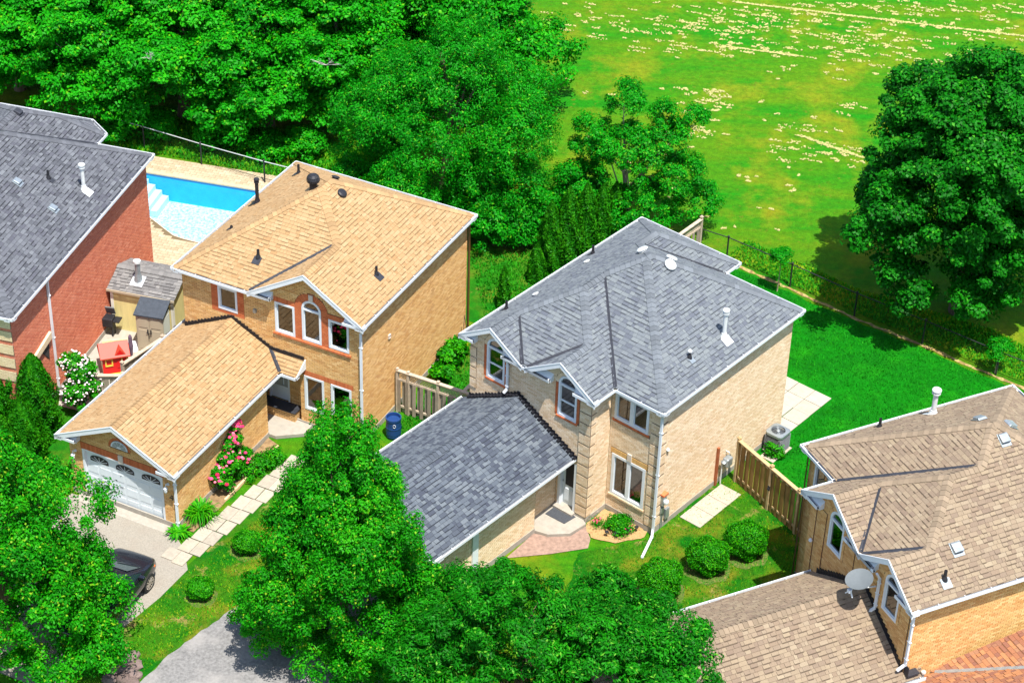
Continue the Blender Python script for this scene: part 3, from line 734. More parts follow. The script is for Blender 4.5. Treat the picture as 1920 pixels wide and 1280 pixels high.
sheet('street', [(-60, 20), (60, 20), (60, 42), (-60, 42)], .024, 'asphB')
# worn soil strips along the fence
so_ = MB()
for (x0, y0), (x1, y1) in zip(FR[1:], FR[2:]):
    pass
pts = []; r_ = random.Random(5)
lineR = [Vector((*p, 0)) for p in FR[1:]]
for sgn in (1, -1):
    row = []
    for i in range(len(lineR)-1):
        for k in range(12):
            p = lineR[i].lerp(lineR[i+1], k/12); d = (lineR[i+1]-lineR[i]).normalized(); n = Vector((-d.y, d.x, 0)); row.append(p-n*.12+n*sgn*(.03+r_.random()*.10))
    pts += [tuple(p[:2]) for p in (row if sgn > 0 else row[::-1])]
M['dry'] = mat('dry_grass_strip', [(0.05, 0.16, 0.01), (0.34, 0.24, 0.07), (0.16, 0.11, 0.04), (0.40, 0.30, 0.11), (0.04, 0.16, 0.01)], 0.95, 'noise', nscale=2.2, bump=.6)
sheet('bare_strip', pts, .012, 'dry')

# ------------------------------------------------------------------ house A
def house(k, name, label, cat='house'):
    (x, y), w = HS[k]; r = empty(name, (x, y, 0), w, label, cat); r.matrix_world = Matrix.Translation((x, y, 0))@Matrix.Rotation(w, 4, 'Z'); return r
def plain(root, pts, z0, z1, m, name='wall'):
    b = MB()
    for p, q in pts: b.add([(*p, z0), (*q, z0), (*q, z1), (*p, z1)], [(0, 1, 2, 3)])
    return b.build(name, m, root)
def brickplain(name, c1, c2, mo):
    m = bpy.data.materials.new(name); m.use_nodes = True; n = m.node_tree.nodes; l = m.node_tree.links
    g_ = n.new('ShaderNodeNewGeometry'); tc = n.new('ShaderNodeTexCoord'); sx = n.new('ShaderNodeSeparateXYZ'); l.new(tc.outputs['Object'], sx.inputs[0])
    ad = n.new('ShaderNodeMath'); ad.operation = 'ADD'; l.new(sx.outputs[0], ad.inputs[0]); l.new(sx.outputs[1], ad.inputs[1])
    cb = n.new('ShaderNodeCombineXYZ'); l.new(ad.outputs[0], cb.inputs[0]); l.new(sx.outputs[2], cb.inputs[1])
    t = n.new('ShaderNodeTexBrick'); t.inputs['Scale'].default_value = 1; t.inputs['Brick Width'].default_value = .215; t.inputs['Row Height'].default_value = .075; t.inputs['Mortar Size'].default_value = .008
    t.inputs['Color1'].default_value = (*c1, 1); t.inputs['Color2'].default_value = (*c2, 1); t.inputs['Mortar'].default_value = (*mo, 1)
    l.new(cb.outputs[0], t.inputs['Vector']); l.new(t.outputs[0], n['Principled BSDF'].inputs['Base Color']); n['Principled BSDF'].inputs['Roughness'].default_value = .9; return m
M['plA'] = brickplain('brick_wall_A', BR['A'][0], BR['A'][1], (.085, .055, .03))
M['plB'] = brickplain('brick_wall_B', BR['B'][0], BR['B'][1], (.30, .24, .18))
M['plC'] = brickplain('brick_wall_C', BR['C'][0], BR['C'][1], (.5, .42, .36))

A = house('A', 'brick_house', 'tan brick house with a tan shingled roof and attached single garage')
T = .62
RA = Roof([(-8.16, -.10, .10, 8.80, 5.56, T, 'LRFB'), (-4.86, -.10, .02, 3.5, 5.56, T, 'LR')])
build_roof(A, RA, 'A')
RAg = Roof([(-8.27, -3.38, -7.36, .29, 2.70, .5, 'LR'), (-5.0, -2.68, -.36, .29, 2.70, .6, 'F'), (-8.27, -7.99, .295, .9, 2.70, .5, 'L')])
build_roof(A, RAg, 'A', indiv=0, name='garage_roof')
FA = Frame((-7.96, .3), (-.3, .3)); ua = lambda a: a+7.96
W3 = [(-3.9, -3.05, 4.0, 5.33), (-2.74, -1.92, 4.03, 5.42, True), (-1.61, -.76, 4.05, 5.30)]
ops = [(ua(w[0]), ua(w[1]), w[2], w[3], *(w[4:])) for w in W3]+[(ua(-6.38), ua(-5.54), 4.21, 5.22), (ua(-2.73), ua(-1.88), .85, 2.40), (ua(-1.58), ua(-.70), .85, 2.40), (ua(-4.60), ua(-2.92), 0, 2.66)]
acc = [(ua(-3.05), ua(-2.74), 4.0, 5.42), (ua(-1.92), ua(-1.61), 4.0, 5.42), (ua(-3.95), ua(-3.05), 5.33, 5.55), (ua(-1.61), ua(-.8), 5.30, 5.52), (ua(-3.04), ua(-1.62), 5.40, 5.42, True),
       (ua(-6.68), ua(-6.38), 4.05, 5.3), (ua(-5.54), ua(-5.25), 4.05, 5.3), (ua(-6.38), ua(-5.54), 4.05, 4.21), (ua(-3.95), ua(-.72), 3.9, 4.0), (ua(-2.78), ua(-.62), 2.40, 2.62)]
wA = wall(A, FA, 0, 5.50, 'A', gables=((ua(-4.80), ua(-.16), T),), opens=ops, accents=acc, indiv=220)
for w in W3: window(A, FA, ua(w[0]), ua(w[1]), w[2], w[3], arch=len(w) > 4, blind='blind_brown' if w[0] < -1.7 else 'blind_violet')
window(A, FA, ua(-6.38), ua(-5.54), 4.21, 5.22, blind='blind_grey')
window(A, FA, ua(-2.73), ua(-1.88), .85, 2.40, blind='blind_brown'); window(A, FA, ua(-1.58), ua(-.70), .85, 2.40, blind='blind_green', glass='glassg')
for a0, a1, z0, z1 in ((-3.05, -2.74, 4.0, 5.42), (-1.92, -1.61, 4.0, 5.42), (-6.68, -6.38, 4.05, 5.3), (-5.54, -5.25, 4.05, 5.3), (-6.38, -5.54, 4.05, 4.2)):
    courses(A, FA, ua(a0), ua(a1), z0, z1, 'brR', parent=wA)
soldier(A, FA, ua(-3.95), ua(-3.02), 5.335, 5.55, parent=wA); soldier(A, FA, ua(-1.64), ua(-.82), 5.305, 5.52, parent=wA); soldier(A, FA, ua(-2.78), ua(-.62), 2.405, 2.62, parent=wA)
archband(wA, FA, ua(-2.33), 5.42, .42, .70, .0, math.pi)
k_ = MB(); FA.box(k_, ua(-2.33)-.09, ua(-2.33)+.09, -.01, .035, 5.83, 6.10); k_.build('keystone', 'stone', wA)
s_ = MB(); u = ua(-3.98)
while u < ua(-.72): FA.box(s_, u+.004, u+.106, -.01, .055, 3.90, 3.985, random.random()); u += .11
s_.build('sill', 'brR', wA, 'stuff')
v_ = MB(); FA.box(v_, ua(-4.82), ua(-4.70), 0, .08, 4.55, 4.70); v_.build('wall_vent', 'metal', A)
FAr = Frame((-.3, .3), (-.3, 8.6)); wAr = wall(A, FAr, 0, 5.50, 'A', indiv=80, mort='mortL')
plain(A, [((-.3, 8.6), (-7.96, 8.6)), ((-7.96, 8.6), (-7.96, .3))], 0, 5.5, 'plA')
v_ = MB()
for q in ((2.93, 3.09, 3.60, 3.63), (2.93, 3.09, 3.74, 3.77), (2.93, 2.96, 3.63, 3.74), (3.06, 3.09, 3.63, 3.74)): FAr.box(v_, q[0]-.9, q[1]-.9, 0, .05, q[2], q[3])
v_.build('dryer_vent', 'stone', A)
for p, q, i in (((-8.26, 0), (-3.95, 0), (0, 1)), ((0, 0), (0, 8.9), (-1, 0)), ((0, 8.9), (-8.26, 8.9), (0, -1)), ((-8.26, 8.9), (-8.26, 0), (1, 0))):
    gutter(A, p, q, 5.56, i); soffit(A, p, q, 5.56, i)
gable_trim(A, -4.90, 0.0, 0, 5.56, T, ret=(.95, .87))
downspout(A, [(-.06, .12, 5.45), (-.22, .22, 5.15), (-.22, .22, .12), (-.05, .0, .05)])
# recess with the front door
Fr = Frame((-4.62, .62), (-2.6, .62)); wr = wall(A, Fr, 0, 2.7, 'A', base=0, opens=((.12, 1.02, .60, 2.66),))
d = MB(); Fr.box(d, .12, 1.02, -.10, -.05, .60, 2.66); dr = d.build('door', 'white_door', A)
d = MB(); Fr.box(d, .12, .18, -.05, .02, .60, 2.66); Fr.box(d, .96, 1.02, -.05, .02, .60, 2.66); d.build('door_frame', 'white', dr)
d = MB(); Fr.box(d, .22, .70, -.048, -.035, 1.22, 2.45); d.build('door_glass', 'blind_grey', dr)
d = MB(); Fr.box(d, .76, .92, -.048, -.035, 1.22, 2.45); d.build('sidelight', 'blind_grey', dr)
d = MB(); d.lathe(Fr.P(.73, -.03, 1.25), [(.02, 0), (.03, .02), (.02, .05)], 8); d.build('handle', 'metal', dr)
d = MB(); d.box(-4.58, -3.10, .12, .61, 0, .56); st = d.build('porch_step', 'plA', A)
d = MB(); d.box(-4.60, -3.06, .08, .61, .56, .60); d.build('tread', 'flash', st)
sd = MB(); sd.box(-2.92, -2.90, .31, .62, 0, 2.66); sd.box(-4.62, -2.6, .3, .62, 2.665, 2.68); sd.build('recess_side', 'plA', A)
pr = MB(); pr.ext([(-4.59, -.94, 0), (-3.3, -.94, 0), (-2.45, -.30, 0), (-2.45, .29, 0), (-4.59, .29, 0)], (0, 0, .16)); pr.build('porch_slab', 'conc', A, bevel=.01)
# garage
FG = Frame((-8.05, -7.0), (-3.6, -7.0)); ug = lambda a: a+8.05
wG = wall(A, FG, 0, 2.62, 'A', gables=((.0-.15, 4.6, .5),), opens=((ug(-7.45), ug(-4.12), 0, 2.14),), accents=((ug(-7.55), ug(-4.02), 2.14, 2.46), (ug(-6.28), ug(-5.38), 2.72, 2.74, True)), indiv=0)
soldier(A, FG, ug(-7.55), ug(-4.02), 2.145, 2.46, parent=wG)
b = MB(); pts = [FG.P(ug(-5.83)+math.cos(math.pi*i/12)*.36, .02, 2.76+math.sin(math.pi*i/12)*.32) for i in range(13)]; b.ext(pts, -FG.n*.06); fl = b.build('fan_light', 'white', A)
b = MB()
for i in range(1, 5):
    t0 = math.pi*(i-.5)/5*1.1; 
for i in range(5):
    t0, t1 = math.pi*(i+.08)/5, math.pi*(i+.92)/5
    b.ext([FG.P(ug(-5.83)+math.cos(t)*r, .024, 2.78+math.sin(t)*r*.88) for t, r in ((t0, .10), (t0, .30), (t1, .30), (t1, .10))], FG.n*.004)
b.build('pane', 'blind_grey', fl)
archband(wG, FG, ug(-5.83), 2.74, .37, .47, step=.06)
k_ = MB(); FG.box(k_, ug(-5.83)-.08, ug(-5.83)+.12, -.01, .04, 2.12, 2.46); k_.build('keystone', 'stone', wG)
d = MB(); FG.box(d, ug(-7.45), ug(-4.12), -.16, -.12, 0, 2.14); gd = d.build('garage_door', 'white_door', A)
nr = 4; hh = 2.10/nr
for r in range(nr):
    b = MB(); FG.box(b, ug(-7.44), ug(-4.13), -.12, -.10, r*hh+.006, (r+1)*hh-.006); sec = b.build('door_section', 'white_door', gd)
    for c in range(6):
        w_ = 3.31/6; u0 = ug(-7.44)+c*w_+.05; 
        if r == 3:
            continue
        b = MB(); FG.box(b, u0, u0+w_-.10, -.101, -.088, r*hh+.09, (r+1)*hh-.09); b.build('raised_panel', 'white_door', sec, bevel=.008)
    if r == 3:
        for c in range(3):
            u0 = ug(-7.30)+c*1.1; pts = [FG.P(u0+.06, -.098, r*hh+.10), FG.P(u0+.84, -.098, r*hh+.10)]+[FG.P(u0+.45+math.cos(math.pi*i/8)*.39, -.098, r*hh+.22+math.sin(math.pi*i/8)*.17) for i in range(9)]
            b = MB(); b.ext(pts, FG.n*.008); pn = b.build('door_window', 'black', gd)
            b = MB()
            for i in range(5):
                t0 = math.pi*(i+.5)/5; b.beam(FG.P(u0+.45, -.086, r*hh+.11), FG.P(u0+.45+math.cos(t0)*.36, -.086, r*hh+.16+math.sin(t0)*.18), .018, .006, up=tuple(FG.n))
            b.build('glazing_bar', 'white', gd, 'stuff')
b = MB(); b.obox(FG.P(ug(-5.95), -.08, .95), .14, .03, .03); b.obox(FG.P(ug(-5.95), -.09, 1.45), .05, .03, .05); b.build('handle', 'metal', gd)
b = MB(); FG.box(b, ug(-7.50), ug(-7.42), -.15, .012, 0, 2.16); FG.box(b, ug(-4.15), ug(-4.07), -.15, .012, 0, 2.16); FG.box(b, ug(-7.42), ug(-4.15), -.15, .008, 2.12, 2.17); b.build('door_frame', 'white', A)
b = MB(); FG.box(b, ug(-7.75), ug(-3.85), .0, .42, -.02, .03); b.build('door_apron', 'conc', A, bevel=.01)
FGr = Frame((-3.6, -7.0), (-3.6, -.95)); wall(A, FGr, 0, 2.66, 'A', mort='mortL')
FGe = Frame((-3.6, -.95), (-3.8, -.95))
plain(A, [((-3.6, -.95), (-4.6, -.95)), ((-4.6, -.95), (-4.6, .3)), ((-8.05, .9), (-8.05, -7.0))], 0, 2.66, 'plA')
for p, q, i in (((-3.28, -7.38), (-3.28, -.44), (-1, 0)), ((-8.37, .9), (-8.37, -7.38), (1, 0)), ((-3.28, -.44), (-2.66, -.44), (0, 1))):
    gutter(A, p, q, 2.70, i); soffit(A, p, q, 2.70, i, .30)
gable_trim(A, -8.37, -3.28, -7.38, 2.70, .5, ret=(.85, .78), over=.36)
downspout(A, [(-3.33, -7.2, 2.60), (-3.52, -7.05, 2.35), (-3.52, -7.05, .1), (-3.35, -7.1, .05)])
b = MB(); b.ext([(-2.665, -.40, 2.70), (-2.665, .29, 2.70), (-2.665, .29, 3.13)], (.03, 0, 0)); b.build('porch_roof_side', 'white', A)
b = MB()   # black step flashing where the garage roof meets the wall
x = -7.95
while x < -2.75:
    zt = 2.70+min(.5*(x+.12+8.27), .5*(-3.38-x-.0)) if x < -4.0 else 3.09
    zt = max(zt, 3.09 if x > -5.0 and x < -2.7 else 0) if x > -4.2 else zt
    b.box(x, x+.15, .255, .288, zt-.10, zt+.13+random.random()*.03); x += .15
b.build('step_flashing', 'tar', A)
# roof fittings
flue(A, RA, -7.55, 4.95, 1.15, .07, 'black', .10)
stub(A, RA, -7.0, 7.1, .45, .05); stub(A, RA, -7.2, 2.6, .16, .04, sz=.2); stub(A, RA, -5.15, 1.25, .40, .055, plate='flash', sz=.32); stub(A, RA, -.95, 2.65, .40, .05, sz=.32)
def turbine(root, R_, x, y):
    z = R_.h(x, y); b = MB(); b.lathe((x, y, z-.15), [(.15, 0), (.15, .40), (.17, .42)], 16); o = b.build('turbine_vent', 'black', root)
    c = MB(); c.lathe((x, y, z+.27), [(.16, 0), (.22, .06), (.235, .16), (.20, .27), (.12, .34), (.03, .36)], 24); c.build('turbine_head', 'black', o)
    f = MB()
    for i in range(20):
        a = 2*math.pi*i/20; P = []
        for r, zz in ((.18, .01), (.24, .07), (.255, .16), (.215, .27), (.13, .345)):
            aa = a+zz*1.2; P.append((x+math.cos(aa)*r, y+math.sin(aa)*r, z+.27+zz))
        f.tube(P, .008, 4)
    f.build('turbine_blade', 'flash', o, 'stuff')
turbine(A, RA, -4.62, 4.35)
def dome(root, R_, x, y, r=.17, h=.12, m='black', name='dome_vent'):
    z = R_.h(x, y); rot, n, dn = slope_rot(R_, x, y); b = MB(); prof = [(r*.75, 0), (r*.78, h*.45), (r, h*.5), (r*.97, h*.75), (r*.7, h), (r*.2, h*1.1)]
    vs = MB(); vs.lathe((0, 0, 0), prof, 18); v = [Vector((x, y, z+.02))+rot@Vector(p) for p in vs.v]; b.add(v, vs.f); return b.build(name, m, root)
dome(A, RA, -3.55, 4.6, .19, .13); dome(A, RA, -4.6, 5.9, .17, .12)

# ------------------------------------------------------------------ house B
B = house('B', 'brick_house', 'buff brick house in the middle with a light grey shingled roof and arched gable windows')
TB = .63
RB = Roof([(-8.24, -.10, .10, 8.49, 5.65, TB, 'LRFB'), (-8.24, -2.21, -1.06, 5.5, 5.65, TB, 'LRF'), (-8.24, -5.44, -1.14, 1.6, 5.65, TB, 'LR'),
           (-5.22, -2.21, -1.14, 1.6, 5.65, TB, 'LR'), (-8.24, -3.67, 3.0, 9.46, 5.65, TB, 'LRB')])
build_roof(B, RB, 'B')
RBg = Roof([(-8.30, -3.05, -8.36, -.87, 2.70, .53, 'LR')]); build_roof(B, RBg, 'G', indiv=120, name='garage_roof')
F1 = Frame((-8.0, -.86), (-2.45, -.86)); u1 = lambda a: a+8.0
ar1, ar2 = (-7.22, -6.38), (-3.92, -3.09)
accB = [(u1(ar1[0]-.14), u1(ar1[1]+.14), 4.18, 5.56, True), (u1(ar2[0]-.14), u1(ar2[1]+.14), 4.14, 5.56, True)]
w1 = wall(B, F1, 0, 5.58, 'B', gables=((u1(-8.18), u1(-5.50), TB), (u1(-5.16), u1(-2.27), TB)), opens=((u1(ar1[0]), u1(ar1[1]), 4.2, 5.56, True), (u1(ar2[0]), u1(ar2[1]), 4.17, 5.56, True), (u1(-3.75), u1(-2.93), 0, 2.42)), accents=accB, indiv=150)
for a0, a1 in (ar1, ar2):
    window(B, F1, u1(a0), u1(a1), 4.19, 5.56, arch=True, blind='blind_grey', rails=(4.85,), sill='brR')
    archband(w1, F1, u1((a0+a1)/2), 5.56, .425, .55, m='brB')
    courses(B, F1, u1(a0)-.13, u1(a0), 4.19, 5.56, 'brR', parent=w1, bl=.11); courses(B, F1, u1(a1), u1(a1)+.13, 4.19, 5.56, 'brR', parent=w1, bl=.11)
F2 = Frame((-2.45, -.86), (-2.45, .3)); wall(B, F2, 0, 5.6, 'B', mort='mortL')
F3 = Frame((-2.45, .3), (-.3, .3)); u3 = lambda a: a+2.45
w3 = wall(B, F3, 0, 5.6, 'B', opens=((u3(-2.29), u3(-.81), 4.2, 5.33), (u3(-2.27), u3(-.79), .86, 2.66)), accents=((u3(-2.35), u3(-.70), 2.66, 2.89), (u3(-2.35), u3(-.72), 4.08, 4.2)), indiv=90)
window(B, F3, u3(-2.29), u3(-.81), 4.2, 5.33, mull=.17, blind='blind_grey', sill='brR', fw=.10); window(B, F3, u3(-2.27), u3(-.79), .86, 2.66, mull=.15, blind='blind_brown', sill='brB', fw=.11)
soldier(B, F3, u3(-2.35), u3(-.70), 2.665, 2.89, m='brT', parent=w3)
k_ = MB(); F3.box(k_, u3(-1.60), u3(-1.42), -.01, .04, 2.66, 2.98); k_.build('keystone', 'stone', w3)
F4 = Frame((-.3, .3), (-.3, 8.3)); w4 = wall(B, F4, 0, 5.58, 'B', indiv=60, mort='mortL', accents=((0, .42, .25, 5.6),))
wall_back = plain(B, [((-.3, 8.3), (-3.87, 8.3)), ((-3.87, 8.3), (-3.87, 9.26)), ((-3.87, 9.26), (-8.0, 9.26)), ((-8.0, 9.26), (-8.0, -.86))], 0, 5.6, 'plB')
def quoins(F, u0, u1_, n=11, z0=.28, h=.41, gap=.05, prox=.03, alt=0):
    z = z0; k = 0
    while z+h < 5.5:
        uu0, uu1 = u0, u1_
        q = MB(); F.box(q, uu0, uu1, -.01, prox-.008, z, z+h); qb = q.build('quoin', 'mortB', B)
        courses(B, F, uu0+.002, uu1-.002, z+.006, z+h-.004, 'brB', n=prox, name='quoin_bricks', parent=qb); z += h+gap; k += 1
quoins(F1, u1(-2.92), u1(-2.45)+.03); quoins(F2, .004, .30); quoins(F3, u3(-.68), u3(-.3)+.03); quoins(F4, .004, .40)
quoins(F1, .0, .30, z0=3.4)
for p, q, i in (((0, 0), (0, 8.59), (-1, 0)), ((-2.11, 0), (0, 0), (0, 1)), ((-2.11, -1.16), (-2.11, 0), (-1, 0)), ((-6.35, -1.16), (-4.18, -1.16), (0, 1)),
                ((0, 8.59), (-3.57, 8.59), (0, -1)), ((-3.57, 8.59), (-3.57, 9.56), (-1, 0)), ((-3.57, 9.56), (-8.34, 9.56), (0, -1)), ((-8.34, 9.56), (-8.34, -1.16), (1, 0))):
    gutter(B, p, q, 5.65, i)
    if p != (-6.35, -1.16): soffit(B, p, q, 5.65, i)
gable_trim(B, -8.34, -5.40, -1.16, 5.65, TB, ret=(.67, .9)); gable_trim(B, -5.26, -2.11, -1.16, 5.65, TB, ret=(1.1, .98))
downspout(B, [(-.08, .1, 5.55), (-.20, .20, 5.25), (-.20, .20, .35), (-.12, .05, .12), (.25, -1.0, .05)])
downspout(B, [(-6.2, -1.08, 5.55), (-6.2, -.93, 5.3), (-6.2, -.93, 4.15), (-6.25, -1.05, 4.02)])
# garage B
FB = Frame((-3.45, -8.0), (-3.45, -2.5)); wall(B, FB, 0, 2.66, 'B', mort='mortL')
FB2 = Frame((-3.85, -2.5), (-3.85, -.86)); wall(B, FB2, 0, 2.66, 'B')
plain(B, [((-3.45, -2.5), (-3.85, -2.5)), ((-8.0, -.86), (-8.0, -8.0)), ((-8.0, -8.0), (-3.45, -8.0))], 0, 2.66, 'plB')
b = MB(); FB.box(b, 2.10, 2.40, 0, .06, .0, 2.45); b.build('corner_board', 'white', B)
for p, q, i in (((-2.95, -8.38), (-2.95, -.87), (-1, 0)), ((-8.40, -.87), (-8.40, -8.38), (1, 0)), ((-8.40, -8.38), (-2.95, -8.38), (0, 1))):
    gutter(B, p, q, 2.70, i); soffit(B, p, q, 2.70, i, .5)
b = MB(); x = -8.0
while x < -3.0:
    zt = 2.70+min(.53*(x+.12+8.30), .53*(-3.05-x)); b.box(x, x+.13, -.905, -.872, zt-.12, zt+.12+random.random()*.05)
    b.box(x, x+.10, -1.02, -.90, zt-.02, zt+.06+random.random()*.02); x += .15
b.build('step_flashing', 'tar', B)
b = MB(); x = -7.95
while x < -6.0:
    zt = 2.70+.53*(x+8.30); b.ext([(x, -.868, zt+.13), (x+.12, -.868, zt+.13), (x+.06, -.868, zt+.22)], (0, -.02, 0)); x += .15
b.build('flashing_tips', 'conc', B, 'stuff')
# front door B
d = MB(); F1.box(d, u1(-3.75), u1(-2.93), -.22, -.16, .25, 2.42); dr = d.build('door', 'white_door', B)
d = MB(); F1.box(d, u1(-3.75), u1(-3.64), -.16, .02, .25, 2.42); F1.box(d, u1(-3.04), u1(-2.93), -.16, .01, .25, 2.42); d.build('door_frame', 'white', dr)
d = MB(); F1.box(d, u1(-3.52), u1(-3.10), -.158, -.145, 1.15, 2.2); d.build('door_glass', 'black', dr)
d = MB(); F1.box(d, u1(-3.55), u1(-3.07), -.158, -.13, .45, 1.0); d.build('raised_panel', 'white_door', dr, bevel=.01)
d = MB(); d.lathe(F1.P(u1(-3.60), -.12, 1.25), [(.015, 0), (.03, .02), (.03, .06), (.01, .08)], 10); d.build('handle', 'metal', dr)
d = MB(); F1.box(d, u1(-3.82), u1(-2.90), -.2, .22, .15, .26); d.build('threshold', 'conc', dr)
pb = MB(); pb.ext([(-3.84, -2.5, 0), (-3.45, -2.5, 0), (-2.95, -2.35, 0), (-2.40, -1.80, 0), (-2.30, -.98, 0), (-2.5, -.87, 0), (-3.84, -.87, 0)], (0, 0, .15)); pb.build('porch_slab', 'conc', B, bevel=.012)
flue(B, RB, -.85, 4.56, 1.26, .075)
stub(B, RB, -.95, 2.65, .30, .05, 'black', plate='metal', sz=.22)
b = MB(); b.lathe((-.95, 2.65, RB.h(-.95, 2.65)+.24), [(.03, 0), (.075, .02), (.08, .06), (.05, .1), (.01, .12)], 12); b.build('rain_cap', 'whitemetal', B)
stub(B, RB, -7.85, 5.9, .42, .05, sz=.2); stub(B, RB, -7.85, .9, .42, .05, sz=.2)
dome(B, RB, -7.35, 4.9, .13, .07, 'whitemetal'); dome(B, RB, -7.4, 2.0, .13, .07, 'whitemetal')
dome(B, RB, -3.55, 4.75, .23, .15, 'whitemetal'); dome(B, RB, -4.85, 4.9, .22, .15, 'whitemetal'); dome(B, RB, -3.85, 5.25, .22, .15, 'whitemetal')

# ------------------------------------------------------------------ house D
D = house('D', 'brick_house', 'orange brick house at the right edge with a brown shingled roof')
RD = Roof([(-8.47, -.10, 1.31, 9.80, 5.70, TB, 'LRFB'), (-6.40, -.10, .10, 6.0, 5.70, TB, 'LRF'), (-6.40, -3.06, .02, 2.5, 5.70, TB, 'LR'), (-2.98, -.10, .02, 2.5, 5.70, TB, 'LR')])
build_roof(D, RD, 'D')
RDg = Roof([(-5.66, -.04, -9.5, .29, 2.76, .6, 'LR'), (-.29, -.04, .295, .95, 2.76, .6, 'R')]); build_roof(D, RDg, 'D', name='garage_roof', indiv=0)
FD = Frame((-6.2, .3), (-.3, .3)); ud = lambda a: a+6.2
dw = ((-5.1, -4.28, 4.37, 5.56), (-1.87, -1.05, 4.35, 5.52))
wD = wall(D, FD, 0, 5.62, 'D', gables=((ud(-6.34), ud(-3.12), TB), (ud(-2.92), ud(-.16), TB)), opens=[(ud(q[0]), ud(q[1]), q[2], q[3], True) for q in dw], accents=[(ud(q[0]-.12), ud(q[1]+.12), q[2], q[3], True) for q in dw], indiv=200)
for q in dw:
    window(D, FD, ud(q[0]), ud(q[1]), q[2], q[3], arch=True, blind='blind_grey', rails=())
    archband(wD, FD, ud((q[0]+q[1])/2), q[3], .415, .53, m='brD'); courses(D, FD, ud(q[0])-.12, ud(q[0]), q[2], q[3], 'brD', parent=wD, bl=.11, n=.02); courses(D, FD, ud(q[1]), ud(q[1])+.12, q[2], q[3], 'brD', parent=wD, bl=.11, n=.02)
for a0 in (-6.19, -5.62, -3.9, -3.2, -.75):   # proud upright brick bands
    q = MB(); FD.box(q, ud(a0), ud(a0)+.34, -.01, .02, .3, 5.5); qb = q.build('brick_band', 'mortD', wD)
for a0 in (-6.19, -5.62, -3.9, -3.2, -.75): courses(D, FD, ud(a0)+.005, ud(a0)+.335, .3, 5.5, 'brD', n=.032, parent=wD)
FDl = Frame((-8.27, 1.51), (-6.2, 1.51)); wDl = wall(D, FDl, 0, 5.62, 'D', opens=((.35, 1.25, 4.3, 5.35),)); window(D, FDl, .35, 1.25, 4.3, 5.35, blind='blind_grey')
FDr = Frame((-.3, .3), (-.3, 9.6)); wall(D, FDr, 0, 5.62, 'D', indiv=100, mort='mortL')
plain(D, [((-6.2, 1.51), (-6.2, .3)), ((-8.27, 9.6), (-8.27, 1.51)), ((-.3, 9.6), (-8.27, 9.6))], 0, 5.62, 'plA')
plain(D, [((-5.35, .3), (-5.35, -9.2)), ((-5.35, -9.2), (-.35, -9.2)), ((-.35, -9.2), (-.35, .3))], 0, 2.72, 'plA')
for p, q, i in (((0, 0), (0, 9.9), (-1, 0)), ((-3.95, 0), (-2.2, 0), (0, 1)), ((-6.5, 1.21), (-6.5, 0), (1, 0)), ((-8.57, 1.21), (-6.5, 1.21), (0, 1)), ((-8.57, 9.9), (-8.57, 1.21), (1, 0)), ((0, 9.9), (-8.57, 9.9), (0, -1))):
    gutter(D, p, q, 5.70, i)
    if p != (-3.95, 0): soffit(D, p, q, 5.70, i)
gable_trim(D, -6.5, -3.0, 0, 5.70, TB, ret=(.98, .7)); gable_trim(D, -3.06, 0, 0, 5.70, TB, ret=(.75, .98))
for p, q, i in (((-5.76, .29), (-5.76, -9.5), (1, 0)), ((.06, -9.5), (.06, .95), (-1, 0))): gutter(D, p, q, 2.76, i); soffit(D, p, q, 2.76, i, .38)
b = MB(); x = -5.4
while x < -.3:
    zt = 2.76+min(.6*(x+.12+5.66), .6*(-.04-x)); b.box(x, x+.13, .255, .288, zt-.10, zt+.16+random.random()*.03); x += .15
b.build('step_flashing', 'tar', D)
downspout(D, [(-2.1, .10, 5.62), (-2.1, .24, 5.35), (-2.1, .24, 4.15), (-2.2, .0, 3.92)])
downspout(D, [(-.12, .14, 5.60), (-.22, .26, 5.25), (-.22, .26, 3.35), (-.3, .05, 3.1)])
b = MB(); b.box(-.36, -.05, .31, .75, 2.90, 2.96); b.ext([(-.30, .3, 2.95), (-.06, .3, 2.95), (-.06, .3, 3.3), (-.30, .3, 3.3)], (0, .02, 0)); b.build('saddle_flashing', 'flash', D)
b = MB(); b.lathe((-.08, .92, 2.72), [(.03, 0), (.05, .10), (.08, .14), (.08, .2), (.02, .24)], 10); b.build('pipe_cap', 'stone', D)
flue(D, RD, -7.76, 5.92, 1.12, .085, capr=.15); stub(D, RD, -8.05, 4.0, .42, .05, sz=.2); stub(D, RD, -.65, 1.55, .42, .055, plate='metal', sz=.34)
def local(k, P):
    (x, y), w = HS[k]; d = Vector((P[0]-x, P[1]-y)); c, s = math.cos(w), math.sin(w); return (d.x*c+d.y*s, -d.x*s+d.y*c)
def onroof(k, R_, px_, py_):
    """where the sight line through a pixel meets a roof (local coordinates)"""
    z = 9.0
    while z > 0:
        P = at(px_, py_, z); a, b = local(k, P); h = R_.h(a, b)
        if h > z: return a, b
        z -= .01
    return 0, 0
a, b = onroof('D', RD, 1881, 822); boxvent(D, RD, a, b, .34, .16)
a, b = onroof('D', RD, 1792, 1027); boxvent(D, RD, a, b, .36, .17)
a, b = onroof('D', RD, 1838, 787); boxvent(D, RD, a, b, .34, .14)
a, b = onroof('D', RD, 1893, 797); boxvent(D, RD, a, b, .34, .14)
